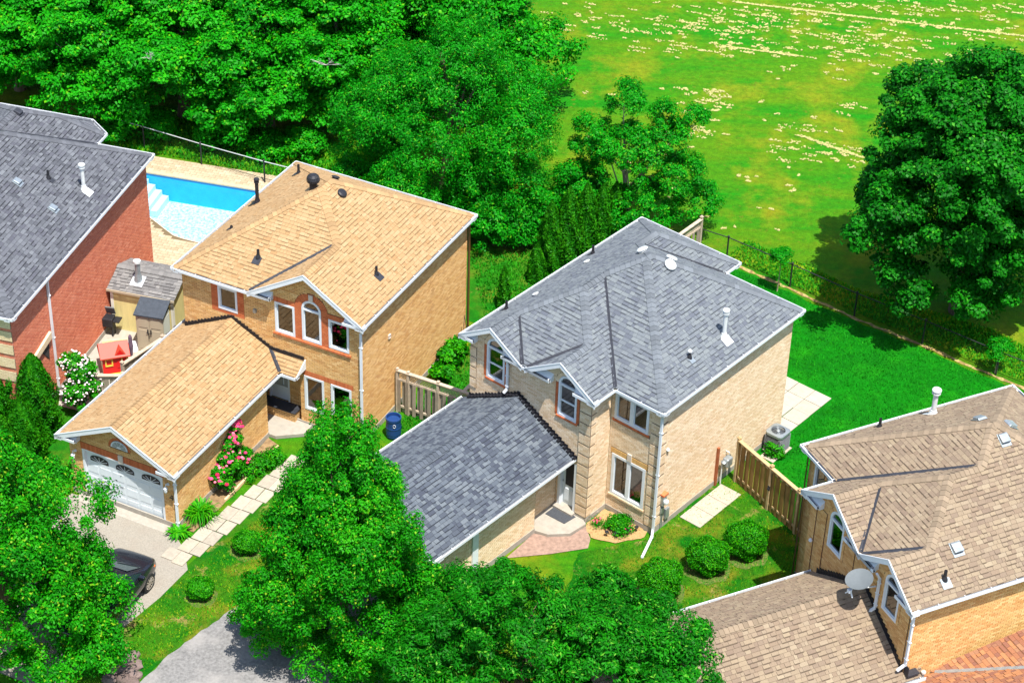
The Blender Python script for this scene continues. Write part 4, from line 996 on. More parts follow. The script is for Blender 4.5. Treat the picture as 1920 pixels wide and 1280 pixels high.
# satellite dish on its tripod at the foot of the wall
SD = empty('satellite_dish', hp('D', -2.27, -.42, 5.45), R(-63.9), 'grey oval satellite dish on a white arm above the brown garage roof', 'satellite dish')
b = MB(); n = 20; rx, ry, dp = .47, .44, .07; nrm = Vector((-.09, -.29, .95)).normalized(); q = Vector((0, 0, 1)).rotation_difference(nrm).to_matrix()
vs = [Vector((0, 0, -dp))]; fs = []
for k in range(1, 5):
    for i in range(n): t = 2*math.pi*i/n; f = k/4; vs.append(Vector((math.cos(t)*rx*f, math.sin(t)*ry*f, -dp+dp*f*f)))
for i in range(n): fs.append((0, 1+i, 1+(i+1) % n))
for k in range(3):
    for i in range(n): fs.append((1+k*n+i, 1+k*n+(i+1) % n, 1+(k+1)*n+(i+1) % n, 1+(k+1)*n+i))
vs = [q@v for v in vs]; N = len(vs); vs2 = [v-nrm*.015 for v in vs]
b.add(vs+vs2, fs+[tuple(N+i for i in reversed(f)) for f in fs]+[(1+3*n+i, 1+3*n+(i+1) % n, N+1+3*n+(i+1) % n, N+1+3*n+i) for i in range(n)])
M['dish'] = mat('dish_grey', [(0.13, 0.145, 0.15)], 0.6, nscale=3, namt=.1, spec=.2)
b.build('reflector', 'dish', SD)
b = MB(); b.tube([(0, 0, -.08), (0, .05, -.40), (0, .70, -.55)], .028); b.beam((0, 0, -.1), (.05, -.30, -.35), .03, .03); b.beam((-.12, -.35, -.55), (.05, -.30, -.33), .035, .035); b.beam((.16, -.28, -.55), (.05, -.30, -.33), .035, .035); b.build('mast', 'white', SD)
b = MB(); b.obox((.05, -.34, -.33), .12, .1, .12); b.build('feed_horn', 'white', SD)

# ------------------------------------------------------------------ house C (left edge)
Cc = house('C', 'brick_house', 'red brick house at the left edge with a dark grey shingled roof')
RC = Roof([(-8.9, -.10, .10, 12.25, 5.56, .60, 'LRFB'), (-8.2, -2.58, 3.0, 13.98, 5.56, .60, 'LRB', (.64, .77, 8.46))])
build_roof(Cc, RC, 'C')
GP[0] = .010
FC = Frame((-.3, .3), (-.3, 12.05)); wC = wall(Cc, FC, 0, 5.5, 'C', indiv=200, accents=((0, .02, 0, 5.5),))
GP[0] = .006
FC2 = Frame((-3.5, .3), (-.3, .3)); wC2 = wall(Cc, FC2, 0, 5.5, 'C', indiv=0)
z = 3.0; k = 0
for z in (2.55, 3.15, 3.75, 4.35, 4.9):
    w_ = .62 if k % 2 else .85; k += 1
    q = MB(); FC2.box(q, 3.2-w_, 3.225, -.01, .02, z, z+.42); qq = q.build('quoin', 'mortB', wC2); courses(Cc, FC2, 3.2-w_+.003, 3.222, z, z+.42, 'brY', n=.03, name='quoin_bricks', parent=wC2)
plain(Cc, [((-.3, 12.05), (-2.8, 12.05)), ((-2.8, 12.05), (-2.8, 13.1)), ((-2.8, 13.1), (-3.7, 13.75)), ((-3.7, 13.75), (-8, 13.75)), ((-8.7, 13), (-8.7, .3)), ((-8.7, .3), (-3.5, .3))], 0, 5.5, 'plC')
for p, q, i in (((0, 0), (0, 12.35), (-1, 0)), ((-9, 0), (0, 0), (0, 1)), ((0, 12.35), (-2.48, 12.35), (0, -1)), ((-2.48, 12.35), (-2.48, 13.22), (-1, 0)), ((-2.48, 13.22), (-3.52, 14.08), (-.64, -.77)), ((-3.52, 14.08), (-8.3, 14.08), (0, -1))):
    gutter(Cc, p, q, 5.56, i); soffit(Cc, p, q, 5.56, i)
downspout(Cc, [(-.06, 3.15, 5.45), (-.24, 3.15, 5.15), (-.24, 3.12, .15), (-.05, 3.0, .05)])
b = MB(); b.ext([(-.29, 2.95, 2.75), (-.29, 2.95, 3.05), (-.29, .55, 2.60), (-.29, .2, 2.30), (-.29, .35, 2.25), (-.29, .75, 2.42)], (.10, 0, 0)); b.build('stone_coping', 'coping', Cc)
b = MB(); b.ext([(-.295, 2.85, 2.72), (-.295, 2.2, 2.60), (-.295, 2.75, 1.9)], (.02, 0, 0)); b.build('opening_shade', 'room', Cc)  # flat dark panel on the wall; the opening's shade is put into its colour
a, b_ = onroof('C', RC, 157.5, 356); flue(Cc, RC, a, b_, 1.22, .075)
a, b_ = onroof('C', RC, 91, 335); stub(Cc, RC, a, b_, .40, .05, sz=.24)
for p in ((31, 341), (98, 391)):
    a, b_ = onroof('C', RC, *p); boxvent(Cc, RC, a, b_, .30, .13)
a, b_ = onroof('C', RC, 33, 211); boxvent(Cc, RC, a, b_, .30, .13, m='flash')

# ------------------------------------------------------------------ house E: corner of the next roof, bottom right
E_ = empty('brick_house', (*HS['D'][0], 0), HS['D'][1], 'rust red shingled roof corner of the next house, bottom right', 'house')
E_.matrix_world = Matrix.Translation((*HS['D'][0], 0))@Matrix.Rotation(HS['D'][1], 4, 'Z')
def hit_plane(px_, py_, A_, B_, C_):
    z = 8.0
    while z > -1:
        P = at(px_, py_, z); a, b = local('D', P)
        if A_*a+B_*b+C_ > z: return (a, b, z)
        z -= .004
P1 = (0, .35, 2.56-.35*1.44)
tri = [hit_plane(*p, *P1) for p in ((1733, 1259), (1960, 1161), (1960, 1249), (1752, 1260))]
va, vb = Vector(tri[3]), Vector(tri[2]); P3 = at(1700, 1330, 3.1); la, lb = local('D', P3); vc = Vector((la, lb, 3.1))
nn = (vb-va).cross(vc-va); P2 = (-nn.x/nn.z, -nn.y/nn.z, nn.dot(va)/nn.z)
low = [(va.x, va.y), hit_plane(1650, 1285, *P2)[:2], hit_plane(1660, 1330, *P2)[:2], hit_plane(1980, 1330, *P2)[:2], (vb.x, vb.y)]
class RF(Roof):
    def __init__(s): s.b = []; s.cuts = []
    def h(s, x, y): return -99
    def frags(s): return [([t_[:2] for t_ in tri], (*P1, 'F'), .35), ([tuple(p) for p in low], (*P2, 'L' ), .35)]
build_roof(E_, RF(), 'E', indiv=120)
b = MB(); d_ = (vb-va).normalized(); s__ = Vector((d_.y, -d_.x, 0)).normalized()*.07; up_ = Vector((0, 0, .035))
b.ext([va-s__+up_, vb-s__+up_, vb+s__+up_, va+s__+up_], (0, 0, -.02)); b.build('valley_metal', 'metal', E_)
plain(E_, [((.25, -2), (.25, 8)), ((.25, -2), (5, -2))], 0, 2.2, 'plA')
# ------------------------------------------------------------------ foliage
def leafmat(name, cols, tr=.34, spec=.12, rough=.5):
    cols = [(c[0]*1.15, min(.42, c[1]*1.18), c[2]*.38) for c in cols]
    return mat(name, cols, rough, 'tone', spec=spec, transl=tr)
M['leaf_mid'] = leafmat('leaf_mid', [(0.0030, 0.094, 0.0034), (0.0071, 0.179, 0.0050), (0.0161, 0.254, 0.0067), (0.0504, 0.320, 0.0118), (0.2218, 0.357, 0.0420)])
M['leaf_forest'] = leafmat('leaf_forest', [(0.003, 0.12, 0.005), (0.006, 0.20, 0.008), (0.012, 0.28, 0.010), (0.035, 0.35, 0.012), (0.13, 0.38, 0.015)])
M['leaf_locust'] = leafmat('leaf_locust', [(0.002, 0.12, 0.007), (0.004, 0.19, 0.010), (0.008, 0.25, 0.012), (0.02, 0.31, 0.014), (0.13, 0.36, 0.03)])
M['leaf_maple'] = leafmat('leaf_maple', [(0.001, 0.055, 0.004), (0.003, 0.10, 0.006), (0.006, 0.145, 0.009), (0.012, 0.19, 0.012), (0.05, 0.27, 0.03)], .28)
M['leaf_oak'] = leafmat('leaf_oak', [(0.0020, 0.068, 0.0034), (0.0050, 0.125, 0.0067), (0.0101, 0.193, 0.0084), (0.0202, 0.261, 0.0118), (0.1310, 0.347, 0.0756)])
M['leaf_box'] = leafmat('leaf_box', [(0.003, 0.08, 0.002), (0.010, 0.16, 0.003), (0.025, 0.25, 0.005), (0.08, 0.32, 0.01)], .2)
M['leaf_cedar'] = leafmat('leaf_cedar', [(0.003, 0.06, 0.004), (0.007, 0.11, 0.005), (0.02, 0.17, 0.006), (0.05, 0.22, 0.01)], .15)
M['grassb'] = leafmat('grass_blade', [(0.004, 0.11, 0.003), (0.010, 0.19, 0.004), (0.03, 0.26, 0.005), (0.14, 0.30, 0.01), (0.32, 0.32, 0.04)], .25, .2, .7)
M['grasslush'] = leafmat('lush_blade', [(0.002, 0.12, 0.003), (0.003, 0.17, 0.004), (0.006, 0.22, 0.005), (0.02, 0.27, 0.006)], .25, .2, .7)
M['bark'] = mat('bark', [(0.13, 0.095, 0.065)], .95, nscale=12, namt=.35, stretch=(1, 1, .25), bump=.6, bscale=20)
M['bark_pale'] = mat('pale_bark', [(0.36, 0.27, 0.19)], .95, nscale=10, namt=.3, stretch=(1, 1, .3))
M['deadwood'] = mat('deadwood', [(0.46, 0.42, 0.38)], .95)
def leaves(C, N, L, Wd, rng, fold=.25):
    """C centres (n,3), N normals; returns diamond quads"""
    n = len(C); N = N/np.linalg.norm(N, axis=1, keepdims=True)
    r = rng.normal(size=(n, 3)); t = np.cross(N, r); t /= np.linalg.norm(t, axis=1, keepdims=True); s = np.cross(N, t)
    L = L*(.65+.7*rng.random((n, 1))); w = Wd*(.65+.7*rng.random((n, 1)))
    v = np.empty((n, 4, 3)); v[:, 0] = C-t*L/2; v[:, 1] = C+s*w/2+N*w*fold-t*L*.08; v[:, 2] = C+t*L/2-N*L*.12; v[:, 3] = C-s*w/2+N*w*fold-t*L*.08
    return v.reshape(-1, 3)
def crown(blobs, nclump, nleaf, rc, L, Wd, seed, fill=.12, upb=.35, flat=.7, droop=0.0, spray=False, yel=.06):
    rng = np.random.default_rng(seed); Cs = []; Ns = []; Ts = []
    vol = np.array([b[3]**1.4*b[4]**.6 for b in blobs]); vol = vol/vol.sum()
    for (cx, cy, cz, r, rz), fr in zip(blobs, vol):
        m = max(4, int(nclump*fr)); d = rng.normal(size=(m, 3)); d /= np.linalg.norm(d, axis=1, keepdims=True)
        d[:, 2] = np.where(d[:, 2] < -.45, -d[:, 2], d[:, 2])
        k = (.62+.42*rng.random((m, 1))**.6); c = np.array([cx, cy, cz])+d*k*np.array([r, r, rz])
        tone = rng.random(m)
        rr = rc*(.6+.8*rng.random(m)); per = max(6, int(nleaf*fr/m))
        for i in range(m):
            e = rng.normal(size=(per, 3)); e /= np.linalg.norm(e, axis=1, keepdims=True); q = rng.random((per, 1))**.45
            if spray:
                ax = d[i]*np.array([1, 1, .3])+np.array([0, 0, -droop]); ax /= np.linalg.norm(ax); u = (rng.random((per, 1))-.35)*rr[i]*2.6
                p = c[i]+ax*u+e*rr[i]*.28*np.array([1, 1, .6])-np.array([0, 0, 1])*np.clip(u, 0, 9)**2*.25
            else:
                p = c[i]+e*q*rr[i]*np.array([1, 1, flat]); p[:, 2] -= droop*rr[i]*np.sum((p-c[i])[:, :2]**2, axis=1)/rr[i]**2
            nn = e*.55+d[i]*.35+np.array([0, 0, upb])+rng.normal(size=(per, 3))*.35
            Cs.append(p); Ns.append(nn); tt = tone[i]*.45+rng.random(per)*.42+.0; tt = np.where(rng.random(per) < yel, .86+.14*rng.random(per), tt*.86); Ts.append(tt)  # a share of leaves takes the brightest tones: highlights painted into the crown
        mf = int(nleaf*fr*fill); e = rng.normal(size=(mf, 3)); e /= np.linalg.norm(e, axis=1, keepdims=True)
        p = np.array([cx, cy, cz])+e*rng.random((mf, 1))**.5*np.array([r, r, rz])*.75; Cs.append(p); Ns.append(rng.normal(size=(mf, 3))+[0, 0, .5]); Ts.append(rng.random(mf)*.5)  # inner leaves get the darker tones: crown shade put into their colour
    C = np.concatenate(Cs); N = np.concatenate(Ns); T_ = np.concatenate(Ts)
    keep = C[:, 2] > .05; C, N, T_ = C[keep], N[keep], T_[keep]
    V = leaves(C, N, L, Wd, rng); Q = np.arange(len(C)*4).reshape(-1, 4); return V, Q, T_
def trunk(root, h, r0, blobs, seed, m='bark', fork=.3):
    rg = random.Random(seed); b = MB()
    top = Vector((0, 0, h)); pts = [Vector((0, 0, -.1))]+[Vector((rg.uniform(-.08, .08)*k, rg.uniform(-.08, .08)*k, h*k/5)) for k in range(1, 6)]
    b.tube(pts, [r0*1.35, r0, r0*.85, r0*.7, r0*.5, r0*.3], 10)
    for (cx, cy, cz, r, rz) in blobs:
        for _ in range(3):
            s = pts[rg.randint(1, 3)]; e = Vector((cx+rg.uniform(-.5, .5)*r, cy+rg.uniform(-.5, .5)*r, cz+rg.uniform(-.2, .4)*rz)); md = s.lerp(e, .5)+Vector((rg.uniform(-.2, .2), rg.uniform(-.2, .2), .15*h*rg.random()*.5))
            b.tube([s, md, e], [r0*.38, r0*.22, r0*.07], 6)
            for _ in range(3):
                a = md.lerp(e, rg.random()); c = a+Vector((rg.uniform(-.6, .6), rg.uniform(-.6, .6), rg.uniform(.0, .6)))*r*.6; b.tube([a, c], [r0*.12, r0*.03], 5)
    return b.build('trunk', m, root)
def tree(loc, name, label, blobs, nclump, nleaf, rc, L, Wd, seed, m, group=None, r0=.16, th=None, bark='bark', **k):
    t = empty(name, loc, 0, label, 'tree', group)
    V, Q, T_ = crown(blobs, nclump, nleaf, rc, L, Wd, seed, **k)
    fastmesh('crown', V, Q, m, T_, t); trunk(t, th or max(b[2] for b in blobs), r0, blobs[:6], seed, bark); return t
def ring(n, r, z, br, bz, seed=0, jit=.25):
    rg = random.Random(seed); return [(math.cos(2*math.pi*i/n+rg.random())*r*(1+rg.uniform(-jit, jit)), math.sin(2*math.pi*i/n+rg.random())*r*(1+rg.uniform(-jit, jit)), z+rg.uniform(-.4, .4), br*rg.uniform(.8, 1.2), bz*rg.uniform(.8, 1.2)) for i in range(n)]

# front trees
tree(at(642, 1222), 'street_tree', 'tall dense green tree before the two garages at the bottom centre', [(.1, 0, 5.4, 2.0, 3.9), (.15, 0, 4.2, 2.2, 3.4), (.1, 0, 8.6, 1.25, 1.35), (.1, 0, 7.2, 1.7, 1.5)]+ring(6, 1.35, 5.9, 1.0, 1.2, 3)+ring(7, 1.65, 4.4, 1.05, 1.2, 4)+ring(8, 2.0, 2.9, 1.15, 1.1, 8)+ring(9, 2.8, 1.3, 1.2, .9, 9),
     820, 210000, .34, .105, .055, 11, 'leaf_mid', r0=.2, th=8, droop=.4, upb=.25, yel=.05, flat=1.0, fill=.2)
tree(at(22, 1200), 'street_tree', 'large bright green tree hiding the tail of the black car at the bottom left corner', [(0, 0, 6.0, 1.9, 1.7), (-.4, .3, 7.4, 1.1, 1.2)]+ring(7, 1.8, 4.6, 1.4, 1.3, 5)+ring(8, 2.2, 3.0, 1.35, 1.2, 6)+ring(8, 2.5, 1.6, 1.25, .9, 8)+[(3.6, -1.3, 1.0, .9, .7), (3.0, -1.9, 1.3, 1.1, .9)],
     620, 150000, .38, .115, .062, 12, 'leaf_mid', r0=.25, th=7.2, droop=.45, upb=.25, yel=.06, flat=.95)
ob = at(982, 1395)
far_limbs = [(*(at(x, y, z)-Vector((ob.x, ob.y, 0)))[:2], z, r, rz) for x, y, z, r, rz in ((1215, 1150, 4.9, 1.0, .7), (1265, 1195, 5.2, 1.0, .7), (1225, 1245, 5.4, 1.3, .9), (1295, 1255, 5.3, .85, .6), (1140, 1215, 5.4, 1.5, 1.0), (1255, 1300, 5.2, 1.1, .8))]
tree(at(982, 1395), 'street_tree', 'spreading dark green oak with pointed leaves at the bottom, right of centre', [(-.3, 0, 5.2, 2.0, 1.4), (1.4, .2, 4.6, 1.4, 1.1), (-2.0, .3, 4.4, 1.4, 1.0), (4.3, -.3, 3.2, 1.0, .8), (3.4, -1.6, 3.6, 1.4, 1.0)]+far_limbs+ring(9, 3.2, 3.7, 1.35, .95, 9, .15)+ring(10, 4.1, 2.8, 1.1, .8, 10, .15),
     760, 185000, .36, .14, .052, 13, 'leaf_oak', r0=.22, th=5.6, flat=.7, upb=.4, yel=.05)
# maple on the field, right
mp_c = at(1842, 338, 6.3)
tree((mp_c.x, mp_c.y, 0), 'maple_tree', 'big rounded dark green maple standing alone on the field at the right', [(0, 0, 6.1, 4.5, 5.3), (.3, .2, 6.4, 4.2, 5.0)]+ring(7, 3.0, 7.8, 1.6, 1.6, 14)+ring(8, 3.9, 5.2, 1.3, 1.6, 15)+ring(8, 3.4, 2.8, 1.4, 1.3, 16),
     900, 200000, .46, .16, .105, 17, 'leaf_maple', r0=.35, th=9, flat=.7, upb=.5, yel=.05)
# fine-leaved big tree behind house A
tree(at(835, 385), 'locust_tree', 'broad fine leaved green tree rising behind the tan roofed house', [(0, 0, 5.2, 2.7, 2.7), (.8, .3, 7.2, 1.8, 1.8), (-1.6, .2, 5.6, 1.8, 1.5)]+ring(8, 2.9, 4.6, 1.5, 1.5, 21)+ring(9, 3.3, 2.5, 1.45, 1.3, 22),
     760, 150000, .46, .13, .05, 23, 'leaf_locust', r0=.3, th=7.5, droop=.15, upb=.25, yel=.06, flat=.85)
# open-crowned tree right of it
tree(at(1172, 432), 'open_crowned_tree', 'thin open crowned tree with pale stems and grass showing through, behind the grey roofed house', [(0, 0, 3.9, 1.6, 1.3), (-.2, .4, 5.9, .8, 1.1), (1.6, .1, 4.6, 1.0, .9), (2.6, .3, 5.3, .6, .6), (2.1, -.2, 2.9, 1.2, .9), (-1.6, .1, 4.3, 1.0, 1.2), (-2.1, -.3, 2.4, 1.2, 1.1), (.6, -.6, 1.6, 1.6, 1.0), (1.2, .4, 5.4, .6, .7), (2.9, 0, 1.6, 1.0, .9)],
     300, 50000, .34, .12, .06, 24, 'leaf_locust', r0=.13, th=4.6, bark='bark_pale', fill=.04, flat=.8)
# wood behind the chain-link fence: one of each kind, then copies
kinds = []
for k, (bl, nc, nl, L_, W_) in enumerate(((
     [(0, 0, 6.4, 2.7, 2.2), (.5, .2, 8.2, 1.5, 1.3)]+ring(8, 2.5, 5.8, 1.5, 1.3, 31)+ring(9, 3.0, 3.9, 1.5, 1.4, 32)+ring(7, 2.9, 2.0, 1.3, 1.2, 33), 520, 80000, .17, .115),
     ([(0, 0, 6.0, 2.3, 2.6), (-.7, .1, 7.8, 1.3, 1.4)]+ring(7, 2.1, 5.1, 1.6, 1.5, 34)+ring(9, 2.6, 3.0, 1.5, 1.5, 35), 470, 70000, .17, .11),
     ([(.5, 0, 5.2, 2.9, 2.1), (-1.5, .3, 6.6, 1.5, 1.2), (1.8, -.2, 6.9, 1.3, 1.1)]+ring(9, 3.1, 4.5, 1.4, 1.2, 36)+ring(9, 3.2, 2.4, 1.4, 1.3, 37), 520, 78000, .17, .115))):
    V, Q, T_ = crown(bl, nc, nl, .52, L_, W_, 40+k, flat=.6, upb=.5, yel=.05)
    t = empty('woodland_tree', (0, 0, 0)); c = fastmesh('crown', V, Q, 'leaf_forest', T_, t); tk = trunk(t, 7, .24, bl[:4], 50+k); kinds.append((t, c, tk))
WL = [(38, 165, 0, 'light green tree at the far left of the wood above the dark grey roof'), (185, 205, 1, 'light green tree left of the dead twig in the wood behind the pool'), (345, 215, 2, 'light green tree whose skirts overhang the chain link fence behind the pool'),
      (505, 235, 0, 'light green tree right above the corner of the pool deck'), (640, 225, 1, 'light green tree just left of the fine leaved tree'), (95, 60, 1, 'tree in the second row of the wood near the upper left corner'), (255, 85, 2, 'tree in the second row of the wood with a bare twig on its right'),
      (420, 95, 0, 'tree in the second row of the wood at the upper left of centre'), (580, 110, 2, 'tree in the second row of the wood by the pale trunk'), (735, 125, 0, 'tree in the second row behind the fine leaved tree'), (872, 150, 1, 'tree at the right end of the wood beside the field'),
      (-60, 90, 2, 'tree cut by the left edge of the photo'), (20, -20, 0, 'tree in the top left corner'), (190, -40, 1, 'tree cut by the top edge above the left end of the wood'), (350, -30, 2, 'tree cut by the top edge at the left of the wood middle'), (520, -20, 1, 'tree cut by the top edge over the middle of the wood'),
      (690, -10, 0, 'tree cut by the top edge left of the field'), (790, 5, 2, 'tree at the top touching the edge of the field')]
used = set(); rg = random.Random(3)
for (x, y, k, lab) in WL:
    t, c, tk = kinds[k]
    if k in used:
        t2 = t.copy(); COL.objects.link(t2)
        for ch in (c, tk): c2 = ch.copy(); COL.objects.link(c2); c2.parent = t2
        t = t2
    used.add(k); t.location = at(x, y+(2 if y > 150 else 26)); s = rg.uniform(.92, 1.08); t.scale = (s, s, s*(.90 if y > 150 else 1.0)); t.rotation_euler = (0, 0, rg.uniform(0, 6.28))
    t['label'] = lab; t['category'] = 'tree'; t['group'] = 'trees of the wood behind the gardens'
# undergrowth at the edge of the wood
def bush(loc, label, r, h, n, seed, m, L=.12, Wd=.07, name='shrub', cat='shrub', group=None, blobs=None, yel=.05, clumps=None, **k):
    t = empty(name, loc, 0, label, cat, group); bl = blobs or [(0, 0, h*.5, r, h*.52)]
    V, Q, T_ = crown(bl, clumps or max(10, int(n/90)), n, k.pop('rc', .22), L, Wd, seed, yel=yel, **k); fastmesh('foliage', V, Q, m, T_, t)
    b = MB(); b.tube([(0, 0, -.05), (.02, 0, h*.6)], [.04, .02], 6); b.build('stem', 'bark', t); return t
rg = random.Random(9); i = 0
labs = ['low shrub under the wood behind the left end of the pool fence', 'low shrub under the wood above the second fence post', 'low shrub under the wood above the third fence post', 'low shrub in the shade left of the tan roof peak', 'low leafy shrub behind the tan roof peak', 'low shrub under the fine leaved tree, left side', 'low shrub under the fine leaved tree, middle', 'dark shrub at the foot of the fine leaved tree, right side', 'leafy shrub between the fine leaved tree and the cedars', 'leafy shrub right of the tan roof corner', 'broad shrub in front of the open crowned tree', 'shrub at the left foot of the open crowned tree', 'tall shrub left of the cedars', 'shrub in the shade above the side lawn', 'wide shrub right behind the tan roof corner']
for (x, y) in ((215, 262), (300, 262), (400, 275), (500, 290), (570, 292), (660, 340), (760, 365), (850, 395), (945, 430), (905, 405), (1085, 420), (1010, 440), (975, 455), (925, 460), (890, 440)):
    bush(at(x, y), labs[i], rg.uniform(.7, 1.1)*(1 if i < 8 else 1.25), rg.uniform(.9, 1.5)*(1 if i < 8 else 1.6), 4500 if i < 8 else 9000, 60+i, 'leaf_forest' if i < 5 else 'leaf_locust', .13, .075, group='shrubs along the edge of the wood', rc=.3); i += 1
# columnar cedars in front of the open tree, and by the left house
def cedar(loc, label, r, h, n, seed, group):
    t = empty('cedar_tree', loc, 0, label, 'cedar', group); rng = np.random.default_rng(seed)
    z = rng.random(n)**1.25*h; a = rng.random(n)*2*np.pi; lob = 1+.16*np.sin(a*5+z*3)+.10*np.sin(a*9-z*5)
    rad = r*np.clip(1-(z/h)**2.6, .03, 1)**.75*lob*(.72+.33*rng.random(n)); C = np.stack([np.cos(a)*rad, np.sin(a)*rad, z+.05], 1)
    N = np.stack([np.cos(a)+rng.normal(size=n)*.4, np.sin(a)+rng.normal(size=n)*.4, .25+rng.normal(size=n)*.3], 1)
    V = leaves(C, N, .13, .05, rng); T_ = np.clip(.25+.3*(lob-1)*3+.45*rng.random(n), 0, 1); fastmesh('foliage', V, np.arange(n*4).reshape(-1, 4), 'leaf_cedar', T_, t)
    b = MB(); b.tube([(0, 0, -.1), (0, 0, h*.8)], [.07, .02], 8); b.build('trunk', 'bark', t); return t
for j, (x, y, r, h, lab) in enumerate(((1030, 505, .52, 3.3, 'columnar cedar left of the row behind the grey roofed house'), (1062, 497, .55, 3.8, 'tall columnar cedar second from the left behind the grey roof'), (1095, 482, .55, 3.6, 'columnar cedar in the middle of the row behind the grey roof'), (1125, 468, .52, 3.2, 'columnar cedar fourth from the left behind the grey roof edge'), (1150, 452, .5, 2.9, 'columnar cedar at the right end of the row by the roof edge'), (1005, 525, .36, 1.7, 'short dark cedar at the lower left end of the row'))):
    cedar(at(x, y), lab, r, h, 8500, 80+j, 'cedars behind the grey roofed house')
cedar(at(944, 575), 'slim young cedar alone on the side lawn by the grey roof', .26, 1.9, 2600, 88, None)
for j, (x, y, r, h, lab) in enumerate(((28, 800, .72, 3.4, 'leftmost cedar against the red brick house'), (75, 812, .80, 3.6, 'full cedar beside the white rose bush'), (0, 850, .75, 3.2, 'cedar cut by the left edge of the photo'), (48, 862, .75, 2.7, 'low cedar in front of the two taller ones'), (10, 900, .8, 2.6, 'cedar nearest the big street tree at the left edge'))):
    cedar(at(x, y), lab, r, h, 15000, 90+j, 'cedars along the left house')
M['mulch_ring'] = mat('leaf_litter', [(0.10, 0.09, 0.03), (0.05, 0.12, 0.01), (0.20, 0.15, 0.05)], .95, 'noise', nscale=9, bump=.5)
# clipped balls in front of house B and the small ones before house A
def ball(px_, py_, r, label, seed, n=9000, m='leaf_box', flatz=.92):
    p = at(px_, py_); t = empty('clipped_shrub', p, 0, label, 'shrub', 'clipped round shrubs on the front lawns'); rng = np.random.default_rng(seed)
    d = rng.normal(size=(n, 3)); d /= np.linalg.norm(d, axis=1, keepdims=True); lump = 1+.06*np.sin(d[:, 0]*7+seed)+.06*np.sin(d[:, 1]*8)+.05*np.sin(d[:, 2]*9+d[:, 0]*5)
    C = d*(r*lump*(.86+.15*rng.random(n)))[:, None]; C[:, 2] = C[:, 2]*flatz+r*.86; N = d*.9+rng.normal(size=(n, 3))*.6+[0, 0, .2]
    keep = C[:, 2] > .03; C, N = C[keep], N[keep]; V = leaves(C, N, .065, .04, rng); fastmesh('foliage', V, np.arange(len(C)*4).reshape(-1, 4), m, np.clip(rng.random(len(C))*.9, 0, 1), t)
    b = MB(); b.tube([(0, 0, -.05), (0, 0, r)], [.05, .03], 6); b.build('stem', 'bark', t)
    s = MB(); rr = [(r*1.15*(1+.1*math.sin(k*2.3)), k) for k in range(16)]; s.add([(math.cos(2*math.pi*k/16)*q, math.sin(2*math.pi*k/16)*q, .018) for q, k in rr], [tuple(range(16))]); s.build('mulch_ring', 'mulch_ring', t)
ball(1396, 1036, .74, 'largest clipped round shrub nearest the wooden fence on the front lawn', 1, 12000)
ball(1325, 1066, .72, 'middle one of the three clipped round shrubs on the front lawn', 2, 12000); ball(1236, 1110, .76, 'clipped round shrub nearest the bottom oak on the front lawn', 3, 12000)
ball(463, 1032, .50, 'dark round shrub on the lawn beside the slab path', 4, 7000, 'leaf_box', .7); ball(377, 1118, .48, 'dark round shrub on the lawn right of the black car', 5, 7000, 'leaf_box', .65)
# saplings by the right fence
for j, (x, y, h, r, lab) in enumerate(((1457, 546, 1.75, .42, 'thin sapling with a small round head beside the black fence behind the grey roofed house'), (1865, 699, 1.15, .52, 'little round headed tree on the grass at the right end of the fence'))):
    t = empty('sapling', at(x, y), 0, lab, 'tree'); b = MB(); b.tube([(0, 0, -.05), (.02, 0, h*.6), (0, .02, h)], [.03, .02, .012], 6); b.build('trunk', 'bark_pale', t)
    V, Q, T_ = crown([(0, 0, h, r, r*.75)], 26, 2600, .17, .08, .04, 100+j, yel=.02); fastmesh('crown', V, Q, 'leaf_locust', T_, t)
# leafy plants
bush(at(842, 700), 'leafy green plants growing along the tan brick wall', .55, .9, 3000, 120, 'leaf_box', .16, .10, blobs=[(-.2, -.4, .3, .45, .4), (.1, .3, .45, .5, .5), (.3, 1.0, .4, .5, .5)], name='garden_plant', cat='plant')
def rose(loc, lab, blobs, n, fm, nf, seed, group=None, fr=.075):
    t = bush(loc, lab, 1, 1, n, seed, 'leaf_box', .10, .065, name='rose_bush', cat='rose bush', blobs=blobs, rc=.2, group=group)
    rg_ = random.Random(seed); b = MB()
    for _ in range(nf):
        bb = rg_.choice(blobs); d = Vector((rg_.gauss(0, 1), rg_.gauss(0, 1)-.5, abs(rg_.gauss(0, 1))+.1)).normalized(); c = Vector(bb[:3])+Vector((d.x*bb[3], d.y*bb[3], d.z*bb[4]))*1.08; r = fr*rg_.uniform(.6, 1.25)
        b.lathe(c, [(r*.3, -r*.5), (r, 0), (r*.75, r*.45), (r*.2, r*.55)], 7, rg_.random())
    b.build('blossom', fm, t, 'stuff'); return t
M['rose_pink'] = mat('pink_blossom', [(0.62, 0.02, 0.10), (0.80, 0.08, 0.22), (0.50, 0.005, 0.05), (0.85, 0.25, 0.35)], .6)
M['rose_white'] = mat('white_blossom', [(0.80, 0.76, 0.74), (0.85, 0.62, 0.60), (0.84, 0.84, 0.80)], .6)
rr_ = hp('A', -3.38, -4.6)
t = rose(at(425, 915), 'climbing rose with deep pink blossom against the garage side wall', [(-.25, -.2, .6, .50, .5), (.0, .3, 1.0, .42, .5), (.15, .7, 1.55, .34, .42), (.30, 1.05, 2.0, .22, .3), (.45, .85, .7, .35, .45)], 6500, 'rose_pink', 110, 131)
t = rose(at(150, 770), 'tall rose bush with white blossom at the corner of the grey fence', [(0, 0, .8, .62, .7), (.1, .2, 1.6, .62, .6), (-.1, .2, 2.1, .5, .45), (.3, .1, 1.1, .6, .6)], 9000, 'rose_white', 210, 132, fr=.045)
